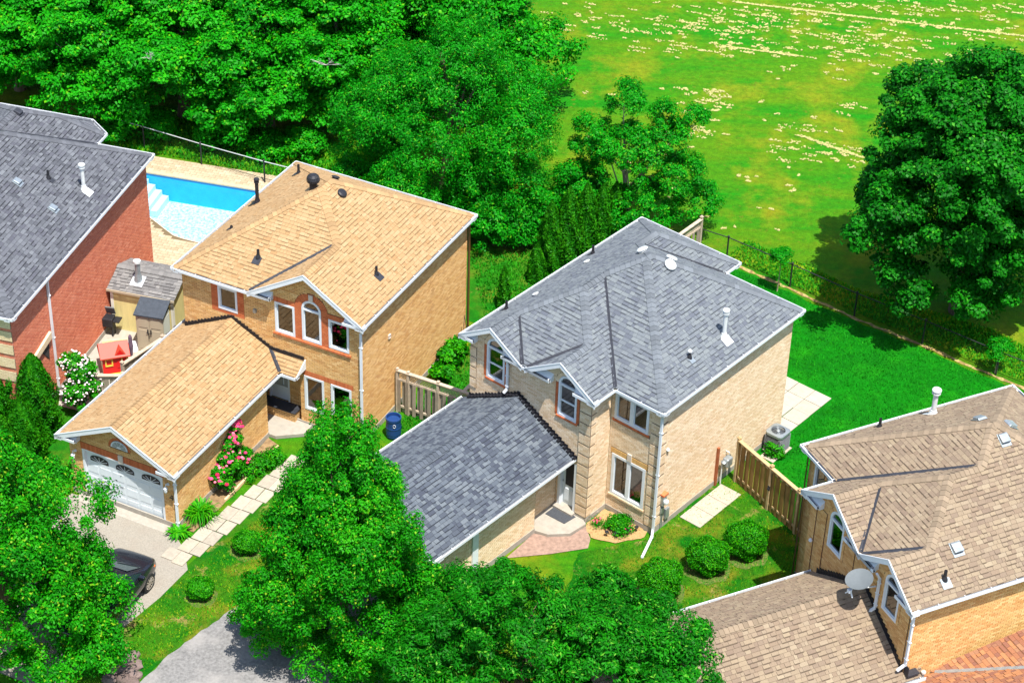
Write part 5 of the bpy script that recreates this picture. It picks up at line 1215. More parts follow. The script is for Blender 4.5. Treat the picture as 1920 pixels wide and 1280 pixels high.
def strap(loc, lab, r, h, n, seed, m='leaf_box', w=.04):
    t = empty('strap_leaf_plant', loc, 0, lab, 'plant'); rg_ = random.Random(seed); b = MB()
    for _ in range(n):
        a = rg_.random()*6.28; L = r*rg_.uniform(.5, 1.1); hh = h*rg_.uniform(.7, 1.1); d = Vector((math.cos(a), math.sin(a), 0)); s = Vector((-d.y, d.x, 0))*w/2; o = Vector((rg_.uniform(-.25, .25), rg_.uniform(-.25, .25), 0))*r
        P = [o, o+d*L*.4+Vector((0, 0, hh*.8)), o+d*L*.8+Vector((0, 0, hh)), o+d*L*1.15+Vector((0, 0, hh*.45))]; vs = []
        for k, p in enumerate(P): ww = (1, 1, .7, .1)[k]; vs += [p-s*ww, p+s*ww]
        b.add(vs, [(0, 1, 3, 2), (2, 3, 5, 4), (4, 5, 7, 6)], rg_.uniform(.3, 1))
    b.build('leaf_clump', m, t, 'stuff'); return t
strap(at(376, 972), 'bright green strap leaved clump by the slab path at the garage corner', .62, .55, 240, 140)
strap(at(336, 1003), 'low broad leaved plants at the foot of the garage corner', .42, .25, 110, 141, w=.07)
bush(at(492, 880), 'low green plants in the bed at the foot of the pink rose', .5, .45, 2600, 142, 'leaf_box', .11, .05, name='garden_plant', cat='plant', blobs=[(0, 0, .25, .4, .3), (.45, .45, .25, .35, .3), (-.5, -.45, .2, .4, .25)])
bush(at(1157, 992), 'dense green flowering plant in the mulch bed under the window', .42, .5, 2600, 143, 'leaf_box', .07, .05, name='garden_plant', cat='plant')
for j, (x, y, lab) in enumerate(((1119, 985, 'small pink flowering plant in the mulch bed by the porch'), (1178, 996, 'tiny pink flowering plant at the front of the mulch bed'))):
    t = bush(at(x, y), lab, .16-.05*j, .22, 500, 150+j, 'leaf_box', .05, .03, name='flowering_plant', cat='flower'); b = MB(); rg_ = random.Random(j)
    for _ in range(22-8*j): b.lathe((rg_.uniform(-.15, .15), rg_.uniform(-.15, .15), .2+rg_.random()*.06), [(.01, -.02), (.035, 0), (.02, .02)], 6, rg_.random())
    b.build('blossom', 'rose_pink', t, 'stuff')
bush(at(1452, 851), 'green plant growing between the wooden fence and the air conditioner', .3, .5, 1500, 155, 'leaf_box', .08, .06, name='garden_plant', cat='plant')
for j, (x, y, h, lab) in enumerate(((275, 272, .7, 'bare grey branch sticking out of the wood, left one'), (612, 150, .8, 'bare pale branch sticking out of the wood, right one'))): pass
def twig(x, y, z, s, lab, seed):
    p = at(x, y, z); t = MB(); rg_ = random.Random(seed)
    def br(o, d, L, r, k):
        e = o+d*L; t.tube([o, o.lerp(e, .5)+Vector((rg_.uniform(-.06, .06), 0, rg_.uniform(-.05, .05)))*L, e], [r, r*.8, r*.5], 5)
        if k:
            for _ in range(3): br(o.lerp(e, rg_.uniform(.4, 1)), (d+Vector((rg_.uniform(-.8, .8), rg_.uniform(-.5, .5), rg_.uniform(-.2, .6)))).normalized(), L*.6, r*.6, k-1)
    pass
    for k in range(4): br(Vector((0, -.1, -.05)), Vector((rg_.uniform(-1, 1), -.4, rg_.uniform(.1, .8))).normalized(), .5*s, .018*s, 2)
    o = t.build('dead_branch', 'deadwood', None, label=lab, cat='branch'); o.location = p
twig(283, 108, 7.4, .75, 'bare grey branches sticking out of the wood, left of the other bare branch', 5); twig(612, 118, 7.4, .8, 'bare whitish branches sticking out of the wood near the fine leaved tree', 6)
# trunk lit between the crowns
b = MB(); b.tube([(0, 0, 0), (.1, 0, 4), (-.1, .1, 7.6), (-.25, .1, 9.0)], [.2, .16, .11, .05], 8); b.tube([(.0, 0, 6.2), (.35, 0, 8.6)], [.08, .04], 6)
o = b.build('bare_trunk', 'bark_pale', None, label='pale bare tree trunk showing in a gap at the top of the wood', cat='tree trunk'); o.location = at(672, 215)

# ------------------------------------------------------------------ grass blades and clippings
def scatter(name, lab, poly, n, m, seed, h=.06, w=.03, z0=.004, avoid=None, tsc=1.0, tlo=0.0):
    rng = np.random.default_rng(seed); P = np.array([(p[0], p[1]) for p in poly]); lo, hi = P.min(0), P.max(0); out = []
    while sum(len(o) for o in out) < n:
        q = lo+rng.random((n*2, 2))*(hi-lo); ins = np.zeros(len(q), bool); j = len(P)-1
        for i in range(len(P)):
            c = ((P[i, 1] > q[:, 1]) != (P[j, 1] > q[:, 1])); xi = (P[j, 0]-P[i, 0])*(q[:, 1]-P[i, 1])/((P[j, 1]-P[i, 1])+1e-12)+P[i, 0]; ins ^= c & (q[:, 0] < xi); j = i
        out.append(q[ins])
        if not ins.any(): break
    q = np.concatenate(out)[:n]; k = len(q); a = rng.random(k)*2*np.pi; d = np.stack([np.cos(a), np.sin(a)], 1); hh = h*(.5+rng.random(k)); ww = w*(.5+rng.random(k))
    v = np.zeros((k, 4, 3)); v[:, 0, :2] = q-d*ww[:, None]/2; v[:, 1, :2] = q+d*ww[:, None]/2; ln = np.stack([-d[:, 1], d[:, 0]], 1)*(hh*.9*(rng.random(k)-.5)*2)[:, None]
    v[:, 2, :2] = q+ln+d*ww[:, None]*.35; v[:, 3, :2] = q+ln-d*ww[:, None]*.35; v[:, :2, 2] = z0-.01; v[:, 2:, 2] = (z0+hh)[:, None]
    patch = .5+.5*np.sin(q[:, 0]*.9+2*np.sin(q[:, 1]*.7))*np.sin(q[:, 1]*1.1+1.5*np.sin(q[:, 0]*.6)); T_ = np.clip(tlo+(.35*patch+.65*rng.random(k))*tsc, 0, 1)
    return fastmesh(name, v.reshape(-1, 3), np.arange(k*4).reshape(-1, 4), m, T_, None, 'stuff', lab, 'grass')
scatter('grass', 'short rich green grass of the back garden at the right', [hp('B', .9, 5.9)[:2], hp('B', .1, 8.3)[:2], hp('B', .1, 11.6)[:2], hp('B', -2.4, 11.6)[:2], hp('B', -3.6, 9.5)[:2], (7.9, 76.6), (9.1, 76.5), (11.4, 74.7), (13.9, 72.75), (16.45, 70.95), (19.0, 69.0), (20, 66), hp('D', -8.4, 10)[:2], hp('D', -8.7, 4.6)[:2]], 30000, 'grasslush', 1, .045, .035)
scatter('grass', 'patchy grass of the front lawn with the three clipped shrubs', px((1030, 1200), (1085, 1035), (1215, 1010), (1342, 912), (1380, 885), (1500, 990), (1510, 1060), (1400, 1130), (1240, 1170)), 8000, 'grassb', 2, .05, .03, tsc=1.0)
scatter('grass', 'patchy grass between the slab path and the grey driveway', px((570, 905), (350, 1078), (312, 1112), (255, 1165), (235, 1262), (270, 1262), (326, 1212), (410, 1153), (500, 1088), (600, 1045)), 8000, 'grassb', 3, .05, .03, tsc=1.0)
scatter('grass', 'longer grass in the side garden between the two middle houses', [hp('A', .3, 1.5)[:2], hp('A', .2, 9.5)[:2], (-2, 77), (4.0, 77.0), hp('B', -8.6, 8)[:2], hp('B', -8.6, -1)[:2]], 14000, 'grassb', 4, .08, .05, tsc=.55)
scatter('grass', 'rough grass behind the pool fence', [(-19, 84.9), (-14, 83.5), (-9, 82.0), (-6, 80.5), (-5, 84), (-10, 86.5), (-19, 88)], 14000, 'grassb', 5, .10, .07, tsc=.9)
scatter('grass', 'tall weedy grass along the outside of the right fence', [(9.0, 77.2), (13.9, 73.5), (16.5, 71.6), (21, 68.4), (23, 69), (19.5, 72.5), (14.5, 75.0), (10, 78.6)], 12000, 'grassb', 6, .07, .06, tsc=1.0)
# pale dried clippings on the field
rng = np.random.default_rng(77); V = []; Q = []; Tt = []
M['clip'] = mat('dry_clippings', [(0.22, 0.26, 0.05), (0.36, 0.33, 0.12), (0.45, 0.40, 0.19)], .95)
d0 = (at(1920, 68)-at(1400, -2)).normalized(); dn = Vector((-d0.y, d0.x, 0))
def clump(c, L, Wd, hgt=.05):
    k = int(rng.integers(4, 11)+L*11)
    for _ in range(k):
        o = c+d0*rng.normal()*L*.5+dn*rng.normal()*Wd*.5; s = rng.uniform(.018, .055); n = 6; a0 = rng.random()*6.28; base = len(V)
        for i in range(8):
            a = a0+2*math.pi*i/8; r = s*rng.uniform(.5, 1.3); V.append((o.x+math.cos(a)*r*1.4, o.y+math.sin(a)*r*.8, .012)); 
        for i in range(8):
            V.append((o.x+(V[base+i][0]-o.x)*.5, o.y+(V[base+i][1]-o.y)*.5, .012+hgt*rng.uniform(.4, 1.2)))
        for i in range(8): Q.append((base+i, base+(i+1) % 8, base+8+(i+1) % 8, base+8+i)); Tt.append(rng.random())
        for i in (0, 2, 4): Q.append((base+8, base+8+i+1 if i else base+9, base+8+(i+2), base+8+(i+3) % 8)); Tt.append(rng.random())
def region(x0, x1, y0, y1, n, L=.25, Wd=.10):
    for _ in range(n): clump(at(rng.uniform(x0, x1), rng.uniform(y0, y1)), L*rng.uniform(.4, 1.8), Wd*rng.uniform(.5, 1.5))
region(950, 1960, -30, 60, 210); region(1250, 1960, 10, 110, 150); region(1000, 1500, 30, 100, 60); region(1420, 1760, 60, 150, 60); region(1270, 1370, 165, 215, 30); region(1440, 1610, 235, 305, 34); region(1300, 1340, 225, 260, 9)
region(960, 1300, 130, 420, 26, .15); region(1320, 1600, 180, 480, 26, .12); region(1580, 1620, 180, 205, 5)
for s_ in np.linspace(0, 1, 90): clump(at(1380+s_*560, 5+s_*66), .35, .07)
for s_ in np.linspace(0, 1, 24): clump(at(1360+s_*140, 88+s_*18), .2, .05)
for s_ in np.linspace(0, 1, 26): clump(at(1500+s_*120, 255+s_*42), .2, .06)
fastmesh('grass_clippings', V, Q, 'clip', Tt, None, 'stuff', 'pale dried grass clippings strewn in rows over the field', 'grass clippings')
# ------------------------------------------------------------------ pool and its deck
M['pool_wall'] = mat('pool_liner', [(0.02, 0.36, 0.66)], .4, nscale=2, namt=.1)
M['pool_band'] = mat('pool_tile_band', [(0.01, 0.13, 0.30)], .3)
def poolfloor():
    m = bpy.data.materials.new('pool_shimmer_floor'); m.use_nodes = True; n = m.node_tree.nodes; l = m.node_tree.links; b = n['Principled BSDF']
    t = n.new('ShaderNodeTexNoise'); t.inputs['Scale'].default_value = 7; t.inputs['Detail'].default_value = 9; t.inputs['Roughness'].default_value = .75
    tc = n.new('ShaderNodeTexCoord'); l.new(tc.outputs['Object'], t.inputs[0]); r = n.new('ShaderNodeValToRGB'); e = r.color_ramp.elements
    e[0].position = .40; e[0].color = (.22, .62, .80, 1); e[1].position = .56; e[1].color = (.78, .90, .92, 1); l.new(t.outputs[0], r.inputs[0]); l.new(r.outputs[0], b.inputs['Base Color']); b.inputs['Roughness'].default_value = .5; return m  # pale mottling paints the shimmer of light in water into the floor
M['pool_shimmer_floor'] = poolfloor()
def water():
    m = bpy.data.materials.new('pool_water'); m.use_nodes = True; n = m.node_tree.nodes; l = m.node_tree.links; n.remove(n['Principled BSDF'])
    tr = n.new('ShaderNodeBsdfTransparent'); tr.inputs[0].default_value = (.72, .92, .98, 1); gl = n.new('ShaderNodeBsdfGlossy'); gl.inputs['Roughness'].default_value = .05; fr = n.new('ShaderNodeFresnel'); fr.inputs[0].default_value = 1.33
    t = n.new('ShaderNodeTexNoise'); t.inputs['Scale'].default_value = 9; t.inputs['Detail'].default_value = 3; bp = n.new('ShaderNodeBump'); bp.inputs['Strength'].default_value = .35; bp.inputs['Distance'].default_value = .05
    tc = n.new('ShaderNodeTexCoord'); l.new(tc.outputs['Object'], t.inputs[0]); l.new(t.outputs[0], bp.inputs['Height']); l.new(bp.outputs[0], gl.inputs['Normal']); l.new(bp.outputs[0], fr.inputs['Normal'])
    ms = n.new('ShaderNodeMixShader'); l.new(fr.outputs[0], ms.inputs[0]); l.new(tr.outputs[0], ms.inputs[1]); l.new(gl.outputs[0], ms.inputs[2]); l.new(ms.outputs[0], n['Material Output'].inputs[0]); return m
M['water'] = water()
# pool frame: x along its back edge
p0 = Vector((-16.96, 82.62, 0)); pe = Vector((-11.54, 81.33, 0)); ux_ = (pe-p0).normalized(); uy_ = Vector((-ux_.y, ux_.x, 0)); PR = math.atan2(ux_.y, ux_.x)
def pl(p): d = Vector((p[0], p[1], 0))-p0; return (d.dot(ux_), d.dot(uy_))
fc = [pl((-16.25, 79.07)), pl((-15.9, 78.9)), pl((-15.4, 78.35)), pl((-15.02, 77.91)), pl((-14.6, 77.45)), pl((-14.21, 77.24)), pl((-13.59, 77.0)), pl((-12.6, 76.7)), pl((-11.4, 76.45))]
out_ = [(-.9, 0), (-.9, fc[0][1]+.35), (0, fc[0][1]+.1)]+fc+[(7.2, fc[-1][1]), (7.2, 0)]
SP = empty('swimming_pool', p0+Vector((0, 0, .0)), PR, 'blue swimming pool with white corner steps and a curved edge behind the sheds', 'swimming pool')
def ringpoly(z, off=0):
    c = Vector((sum(p[0] for p in out_)/len(out_), sum(p[1] for p in out_)/len(out_))); return [(p[0]+(p[0]-c.x)*off/3, p[1]+(p[1]-c.y)*off/3, z) for p in out_]
# the ground sheet hides what lies below it, so the basin is raised: deck level .45 m
DZ = .0
M['ground_hole'] = M['field']
b = MB(); n = len(out_)
A0, A1, A2 = ringpoly(-.02), ringpoly(-.13), ringpoly(-1.3)
b.add(A0+A1, [(i, (i+1) % n, n+(i+1) % n, n+i) for i in range(n)]); b.build('tile_band', 'pool_band', SP)
b = MB(); b.add(A1+A2, [(i, (i+1) % n, n+(i+1) % n, n+i) for i in range(n)]); b.build('basin_wall', 'pool_wall', SP)
b = MB(); b.add(A2, [tuple(range(n))]); b.build('basin_floor', 'pool_shimmer_floor', SP)
b = MB(); b.add(ringpoly(-.14, -.01), [tuple(range(n))]); wt = b.build('water', 'water', SP)
if wt.data.polygons[0].normal.z < 0: wt.data.flip_normals()
cop = ringpoly(.035, .18); cin = ringpoly(.035, 0); cin2 = ringpoly(-.03, 0); b = MB(); b.add(cop+cin+cin2, [(i, (i+1) % n, n+(i+1) % n, n+i) for i in range(n)]+[(n+i, n+(i+1) % n, 2*n+(i+1) % n, 2*n+i) for i in range(n)])
M['coping_pool'] = mat('pool_coping', [(0.46, 0.37, 0.24)], .9, nscale=6, namt=.12); b.build('coping', 'coping_pool', SP)
for k in range(4):
    b = MB(); b.box(-.88, 1.35-.32*k+.0, -1.55+.35*0-.0, -.02, -1.2, -.95+.26*k) if False else b.box(-.88, 1.42-.30*k, -1.45+.0*k, -.03, -1.28, -1.0+.24*k); b.build('step', 'white', SP)
# deck of interlocking stones, real pieces with joints
M['paver'] = mat('deck_paver', [(0.34, 0.265, 0.165), (0.42, 0.34, 0.225), (0.38, 0.29, 0.185), (0.45, 0.38, 0.26)], .95, 'tone', nscale=9, namt=.15)
M['paver_o'] = mat('deck_paver_piece', [(0.34, 0.265, 0.165), (0.42, 0.34, 0.225), (0.38, 0.29, 0.185), (0.45, 0.38, 0.26)], .95, 'object', nscale=9, namt=.15)
M['joint'] = mat('paver_joint', [(0.15, 0.11, 0.06)], .95)
def inpoly(x, y, P):
    r = False; j = len(P)-1
    for i in range(len(P)):
        if (P[i][1] > y) != (P[j][1] > y) and x < (P[j][0]-P[i][0])*(y-P[i][1])/(P[j][1]-P[i][1]+1e-12)+P[i][0]: r = not r
        j = i
    return r
hole = [(p[0], p[1]) for p in ringpoly(0, .17)]
from mathutils.geometry import tessellate_polygon
hw_ = [p0+ux_*x+uy_*y for x, y in [(p[0], p[1]) for p in ringpoly(0, .06)]]; ow_ = [Vector((-400, -200, 0)), Vector((400, -200, 0)), Vector((400, 800, 0)), Vector((-400, 800, 0))]
allv = ow_+hw_; gme = MB(); gme.add([(v.x, v.y, -.008) for v in allv], [tuple(t) for t in tessellate_polygon([ow_, hw_])]); gme.build('ground', 'field', None, 'structure')
deck = [(-1.0, 1.28), (7.3, 1.18), (7.3, -8.6), (3.2, -9.2), (-1.0, -9.2)]
DK = empty('pool_deck', p0, PR); DK['kind'] = 'structure'
b = MB(); N2 = 64
# backing sheet with the pool opening cut out: strips between the hole and the outer edge
strips = []; x = -1.0
while x < 7.3-1e-6:
    xx = min(x+.05, 7.3); xm = (x+xx)/2; ys = []
    for P in (hole,):
        j = len(P)-1
        for i in range(len(P)):
            if (P[i][0] > xm) != (P[j][0] > xm): ys.append(P[i][1]+(xm-P[i][0])*(P[j][1]-P[i][1])/(P[j][0]-P[i][0]))
            j = i
    ys.sort(); top_, bot_ = 1.25, -9.0
    segs_ = [(bot_, top_)] if len(ys) < 2 else [(bot_, ys[0]+.03), (ys[-1]-.03, top_)]
    for y0, y1 in segs_: b.add([(x, y0, .012), (xx, y0, .012), (xx, y1, .012), (x, y1, .012)], [(0, 1, 2, 3)])
    x = xx
b.build('bedding', 'joint', DK)
pc = MB(); pw, ph = .30, .20; b1 = MB(); b1.box(.006, pw-.006, .006, ph-.006, 0, .022); mp_ = b1.mesh('paver'); mp_.materials.append(M['paver_o']); cnt = 0; y = 1.2; r = 0; cand = []
while y > -9.0:
    x = -1.0-(r % 2)*pw/2
    while x < 7.2:
        if not any(inpoly(x+dx, y+dy, hole) for dx in (0, pw, pw/2) for dy in (0, ph)) and x > -1.1: cand.append((x, y))
        x += pw
    y -= ph; r += 1
def dvis(c):
    P = p0+ux_*c[0]+uy_*c[1]-Vector((0, 0, CAM_H)); z = P.dot(_fw); sx = 960+CAM_F*P.dot(_R)/z; sy = 640-CAM_F*P.dot(_U)/z
    return 0 if (255 < sx < 560 and (sy < 375 or (sy < 470 and sx < 400))) else 1
cand.sort(key=lambda c: (dvis(c), -c[1]))
for i, (x, y) in enumerate(cand):
    if i < 300: inst('paver', mp_, DK, Matrix.Translation((x, y, .012+random.random()*.004)))
    else: pc.box(x+.006, x+pw-.006, y+.006, y+ph-.006, .012, .034, random.random())
pc.build('pavers', 'paver', DK, 'stuff')

# ------------------------------------------------------------------ chain-link fences
M['fence_black'] = mat('black_fence', [(0.02, 0.022, 0.022)], .5); M['fence_rail'] = mat('rail_grey', [(0.50, 0.52, 0.52)], .45, metal=.3)
def chain(lab, pts, h, rail, posts_skip=(), mid=False, name='chain_link_fence', wire=.13):
    t = empty(name, (*pts[0], 0), 0, lab, 'fence'); o = Vector((*pts[0], 0))
    P = [Vector((*p, 0))-o for p in pts]
    for i, p in enumerate(P):
        b = MB(); b.lathe(p, [(.035, 0), (.035, h+.02), (.05, h+.03), (.05, h+.08), (.01, h+.12)], 10); b.build('post', 'fence_black', t)
    for i in range(len(P)-1):
        b = MB(); b.tube([P[i]+Vector((0, 0, h)), P[i+1]+Vector((0, 0, h))], .022, 8); b.build('top_rail', rail, t)
        d = P[i+1]-P[i]; L = d.length; d.normalize(); b = MB(); n = int((L+h)/wire)
        for k in range(-int(h/wire), int(L/wire)+1):
            for sg in (1, -1):
                x0 = k*wire if sg > 0 else k*wire+h; x1 = x0+sg*(h-.06); a0, a1 = x0, x1; z0, z1 = .04, h-.02
                def cl(xa, za, xb, zb):
                    if xa < 0: za += (0-xa)*(zb-za)/(xb-xa); xa = 0
                    if xa > L: za += (L-xa)*(zb-za)/(xb-xa); xa = L
                    return xa, za
                if max(x0, x1) <= 0 or min(x0, x1) >= L: continue
                q0 = cl(x0, z0, x1, z1); q1 = cl(x1, z1, x0, z0); a, c = P[i]+d*q0[0]+Vector((0, 0, q0[1])), P[i]+d*q1[0]+Vector((0, 0, q1[1]))
                if (c-a).length > .02: b.tube([a, c], .0018, 3, caps=False)
        b.build('wire_mesh', 'fence_black', t, 'stuff')
    return t
chain('chain link fence with black posts and a silver top rail behind the swimming pool', [(-20.0, 86.1), (-16.99, 84.7), (-14.2, 83.35), (-11.21, 82.0), (-8.2, 80.8), (-5.2, 79.5), (-2, 78.4), (2.4, 77.6)], 1.10, 'fence_rail')
chain('black chain link fence between the right garden and the field', FR, 1.12, 'fence_black')

# ------------------------------------------------------------------ wooden fences
M['cedarwood'] = mat('brown_fence_board', [(0.21, 0.12, 0.035), (0.28, 0.165, 0.05), (0.17, 0.095, 0.03), (0.33, 0.20, 0.07)], .9, 'object', nscale=6, namt=.3, stretch=(6, 6, .6))
M['cedarrail'] = mat('fence_cap_board', [(0.46, 0.33, 0.17)], .9, nscale=5, namt=.2)
M['greywood'] = mat('weathered_board', [(0.25, 0.21, 0.16), (0.33, 0.28, 0.22), (0.19, 0.15, 0.11)], .95, 'object', nscale=7, namt=.35, stretch=(5, 5, .5))
M['greyrail'] = mat('weathered_rail', [(0.44, 0.36, 0.27)], .95, nscale=5, namt=.25)
def board_fence(lab, p, q, h, bm_, rm, posts, bw=.14, gap=.045, post_h=None, lattice=0, cap=True, knob=True, name='board_fence', alt=.045, swap=False):
    p = Vector((*p[:2], 0)); q = Vector((*q[:2], 0)); d = q-p; L = d.length; t = empty(name, p, math.atan2(d.y, d.x), lab, 'fence'); hb = h-lattice
    b = MB(); b.box(0, bw, -.01, .01, 0, 1); 
    me = MB().box(0, bw, -.011, .011, .04, hb-.03).mesh('board'); me.materials.append(M[bm_]); x = .02; k = 0; rg_ = random.Random(len(lab))
    while x+bw < L:
        inst('board', me, t, Matrix.Translation((x, alt*(1 if k % 2 else -1), rg_.uniform(-.02, .012)))@Matrix.Rotation(rg_.uniform(-.008, .008), 4, 'Y')); x += bw+gap; k += 1
    for z in ((.30, hb-.12) if not lattice else (.30, hb-.05, h-.04)):
        b = MB(); b.box(0, L, -.025, .025, z-.045, z+.045); b.build('rail', rm, t)
    if cap: b = MB(); b.box(-.02, L+.02, -.075, .075, h-.02, h+.02); b.build('cap_board', rm, t)
    for x in posts:
        b = MB(); b.box(x*L-.05, x*L+.05, -.055, .055, -.05, (post_h or h)+.10); 
        if knob: b.box(x*L-.065, x*L+.065, -.07, .07, h+.10, h+.125); b.lathe((x*L, 0, h+.125), [(.045, 0), (.05, .03), (.02, .06)], 8)
        b.build('post', rm, t)
    if lattice:
        b = MB(); z0, z1 = hb-.01, h-.05; s = z1-z0; x = -s
        while x < L:
            for sg in (0, 1):
                a = Vector((x+(s if sg else 0), .006*(1 if sg else -1), z0)); c = Vector((x+(0 if sg else s), .006*(1 if sg else -1), z1))
                if min(a.x, c.x) < 0 or max(a.x, c.x) > L: continue
                b.beam(a, c, .03, .008, up=(0, 1, 0)) if False else b.beam(a, c, .010, .028, up=(0, 0, 1))
            x += .11
        b.build('lattice', rm, t, 'stuff')
    return t
fb = board_fence('tall brown board fence with capped posts beside the air conditioner', (8.38, 62.05), (11.05, 58.15), 1.92, 'cedarwood', 'cedarrail', (0, .40, .73, 1.0), gap=.012, bw=.13, alt=.014)
b = MB(); b.box(1.88, 1.98, -.09, -.06, .95, 1.15); b.lathe((1.93, -.10, 1.0), [(.01, 0), (.05, .03), (.04, .07)], 8); b.build('latch', 'black', fb)
board_fence('short return of the brown board fence against the orange brick house', (11.05, 58.3), tuple(hp('D', -8.2, 3.4)[:2]), 1.65, 'cedarwood', 'cedarrail', (1.0,), knob=False, gap=.012, bw=.13, alt=.014)
board_fence('weathered grey fence with a lattice top between the two middle houses', (-4.28, 65.62), (-1.25, 64.15), 1.95, 'greywood', 'greyrail', (0, .14, .52, 1), lattice=.36, knob=False, cap=True, gap=.022)
board_fence('weathered lattice topped fence running back beside the grey garage', (-1.85, 64.55), (.2, 68.2), 1.7, 'greywood', 'greyrail', (.4, 1), lattice=.36, knob=False, gap=.03)
board_fence('old grey board fence in front of the toy house', tuple(at(172, 765)[:2]), tuple(at(236, 765)[:2]), 1.55, 'greywood', 'greyrail', (0, 1), gap=.01, alt=.006)
pA = at(229, 681, 1.55); pB = at(312, 626, 1.55)
board_fence('old grey fence running back along the tan garage roof', (pA.x, pA.y), (pB.x+.3, pB.y+.4), 1.5, 'greywood', 'greyrail', (0, .75, 1), gap=.01, alt=.006)
lp = at(1273, 436, 1.7); lq = at(1316, 405, 1.9)
board_fence('pale slatted wooden screen with a post behind the grey roofed house', (lp.x-1.5, lp.y-2.2), (lq.x, lq.y), 1.75, 'greywood', 'greyrail', (.3, 1.0), lattice=.35, gap=.03, knob=True)
board_fence('scrap of brown fence at the right edge behind the brown roof', tuple(hp('D', -7.5, 9.7)[:2]), tuple(hp('D', -7.2, 13)[:2]), 1.7, 'cedarwood', 'cedarrail', (1,), knob=False)

# ------------------------------------------------------------------ sheds and things between houses C and A
M['yellow_panel'] = mat('yellow_shed_panel', [(0.66, 0.57, 0.25)], .8, nscale=3, namt=.12, stretch=(2, 2, .4)); M['cream'] = mat('cream_trim', [(0.74, 0.72, 0.62)], .6)
M['tan_plastic'] = mat('tan_plastic', [(0.44, 0.37, 0.26)], .55, nscale=3, namt=.06); M['louver'] = mat('pale_louvre', [(0.54, 0.57, 0.50)], .55); M['cab_roof'] = mat('charcoal_lid', [(0.045, 0.055, 0.07)], .6, nscale=8, namt=.25)
sa, sb_, sc_, sd_ = at(202, 537, 2.05), at(324, 560, 2.05), at(347, 516, 2.35), at(226, 480, 2.35)
sdv = (sb_-sa); yaw = math.atan2(sdv.y, sdv.x); SHD = empty('garden_shed', (sa.x, sa.y, 0), yaw, 'yellow garden shed with a grey shingled roof beside the red brick wall', 'shed')
SHD.matrix_world = Matrix.Translation((sa.x, sa.y, 0))@Matrix.Rotation(yaw, 4, 'Z')
Ls = sdv.length; Ds = 2.3
RS = Roof([(-.05, Ls+.05, -.02, Ds, 1.95, .35, 'FB')]); build_roof(SHD, RS, 'S', indiv=60)
b = MB(); b.box(.08, Ls-.08, .08, Ds-.10, 0, 1.95); b.ext([(Ls-.09, .08, 1.94), (Ls-.09, Ds-.1, 1.94), (Ls-.09, Ds/2, 2.30)], (-.02, 0, 0)); sw = b.build('wall', 'yellow_panel', SHD)
for x in (.04, Ls-.16):
    b = MB(); b.box(x, x+.12, .06, .079, 0, 1.93); b.build('corner_trim', 'cream', SHD)
b = MB(); b.box(Ls-.079, Ls-.06, .06, .20, 0, 1.93); b.build('corner_trim', 'cream', SHD)
for k in range(1, 8):
    b = MB(); x = .16+k*(Ls-.32)/8; b.box(x-.006, x+.006, .075, .0795, 0, 1.93); b.build('batten', 'yellow_panel', sw)
b = MB(); b.box(-.06, Ls+.06, -.06, -.03, 1.86, 1.96); b.build('fascia', 'tan_plastic', SHD)
x, y = 1.05, .62; z = RS.h(x, y); b = MB(); b.lathe((x, y, z-.05), [(.20, 0), (.17, .15), (.11, .38), (.10, .95)], 14); fl = b.build('flue_pipe', 'metal', SHD)
b = MB(); b.lathe((x, y, z+.80), [(.10, 0), (.15, .03), (.15, .13), (.05, .16)], 14); b.build('rain_cap', 'whitemetal', fl)
b = MB(); rot = Matrix.Rotation(math.atan(.35), 3, 'X'); b.obox((x, y-.06, z+.01), .52, .52, .012, rot); b.build('flashing_plate', 'white', fl)
# storage cabinet
ca, cb = at(253, 585, 1.85), at(299, 592, 1.85); v = cb-ca; yw = math.atan2(v.y, v.x); fr0 = at(253, 665); CB = empty('storage_cabinet', (ca.x+.0, ca.y-.0, 0), yw, 'tall tan plastic storage cabinet with two doors and a charcoal lid', 'cabinet')
Wc = 1.12; Dc = .75; b = MB(); b.box(0, Wc, 0, Dc, 0, 1.75); bd = b.build('body', 'tan_plastic', CB, bevel=.015)
for k in range(2):
    x0 = .05+k*.52; b = MB(); b.box(x0, x0+.50, -.02, -.001, .08, 1.68); dr = b.build('door', 'tan_plastic', CB, bevel=.006)
    for z0, z1 in ((1.20, 1.60), (.18, 1.08)): b = MB(); b.box(x0+.06, x0+.44, -.034, -.021, z0, z1); b.build('raised_panel', 'tan_plastic', dr, bevel=.01)
    b = MB(); b.box(x0+(.42 if k == 0 else .03), x0+(.46 if k == 0 else .07), -.07, -.035, .95, 1.13); b.build('handle', 'black', dr)
b = MB(); b.box(.42, .66, -.075, -.07, .96, .99); b.box(.52, .55, -.08, -.07, .72, .96); b.build('padlock_strap', 'black', CB)
b = MB()
for k in range(11): b.ext([(Wc+.001, .08, .35+k*.12), (Wc+.02, .08, .33+k*.12), (Wc+.001, .08, .43+k*.12)], (0, Dc-.16, 0))
b.build('louvre', 'louver', CB, 'stuff'); b = MB(); b.box(Wc+.0005, Wc+.004, .04, Dc-.04, .2, 1.7); b.build('side_panel', 'louver', CB)
b = MB(); b.ext([(-.06, -.08, 1.72), (-.06, Dc+.05, 2.02), (-.06, Dc+.05, 2.07), (-.06, -.08, 1.79)], (Wc+.12, 0, 0)); b.ext([(.0, 0, 1.7), (0, Dc, 1.7), (0, Dc, 2.0)], (Wc, 0, 0)); b.build('lid', 'cab_roof', CB, bevel=.01)
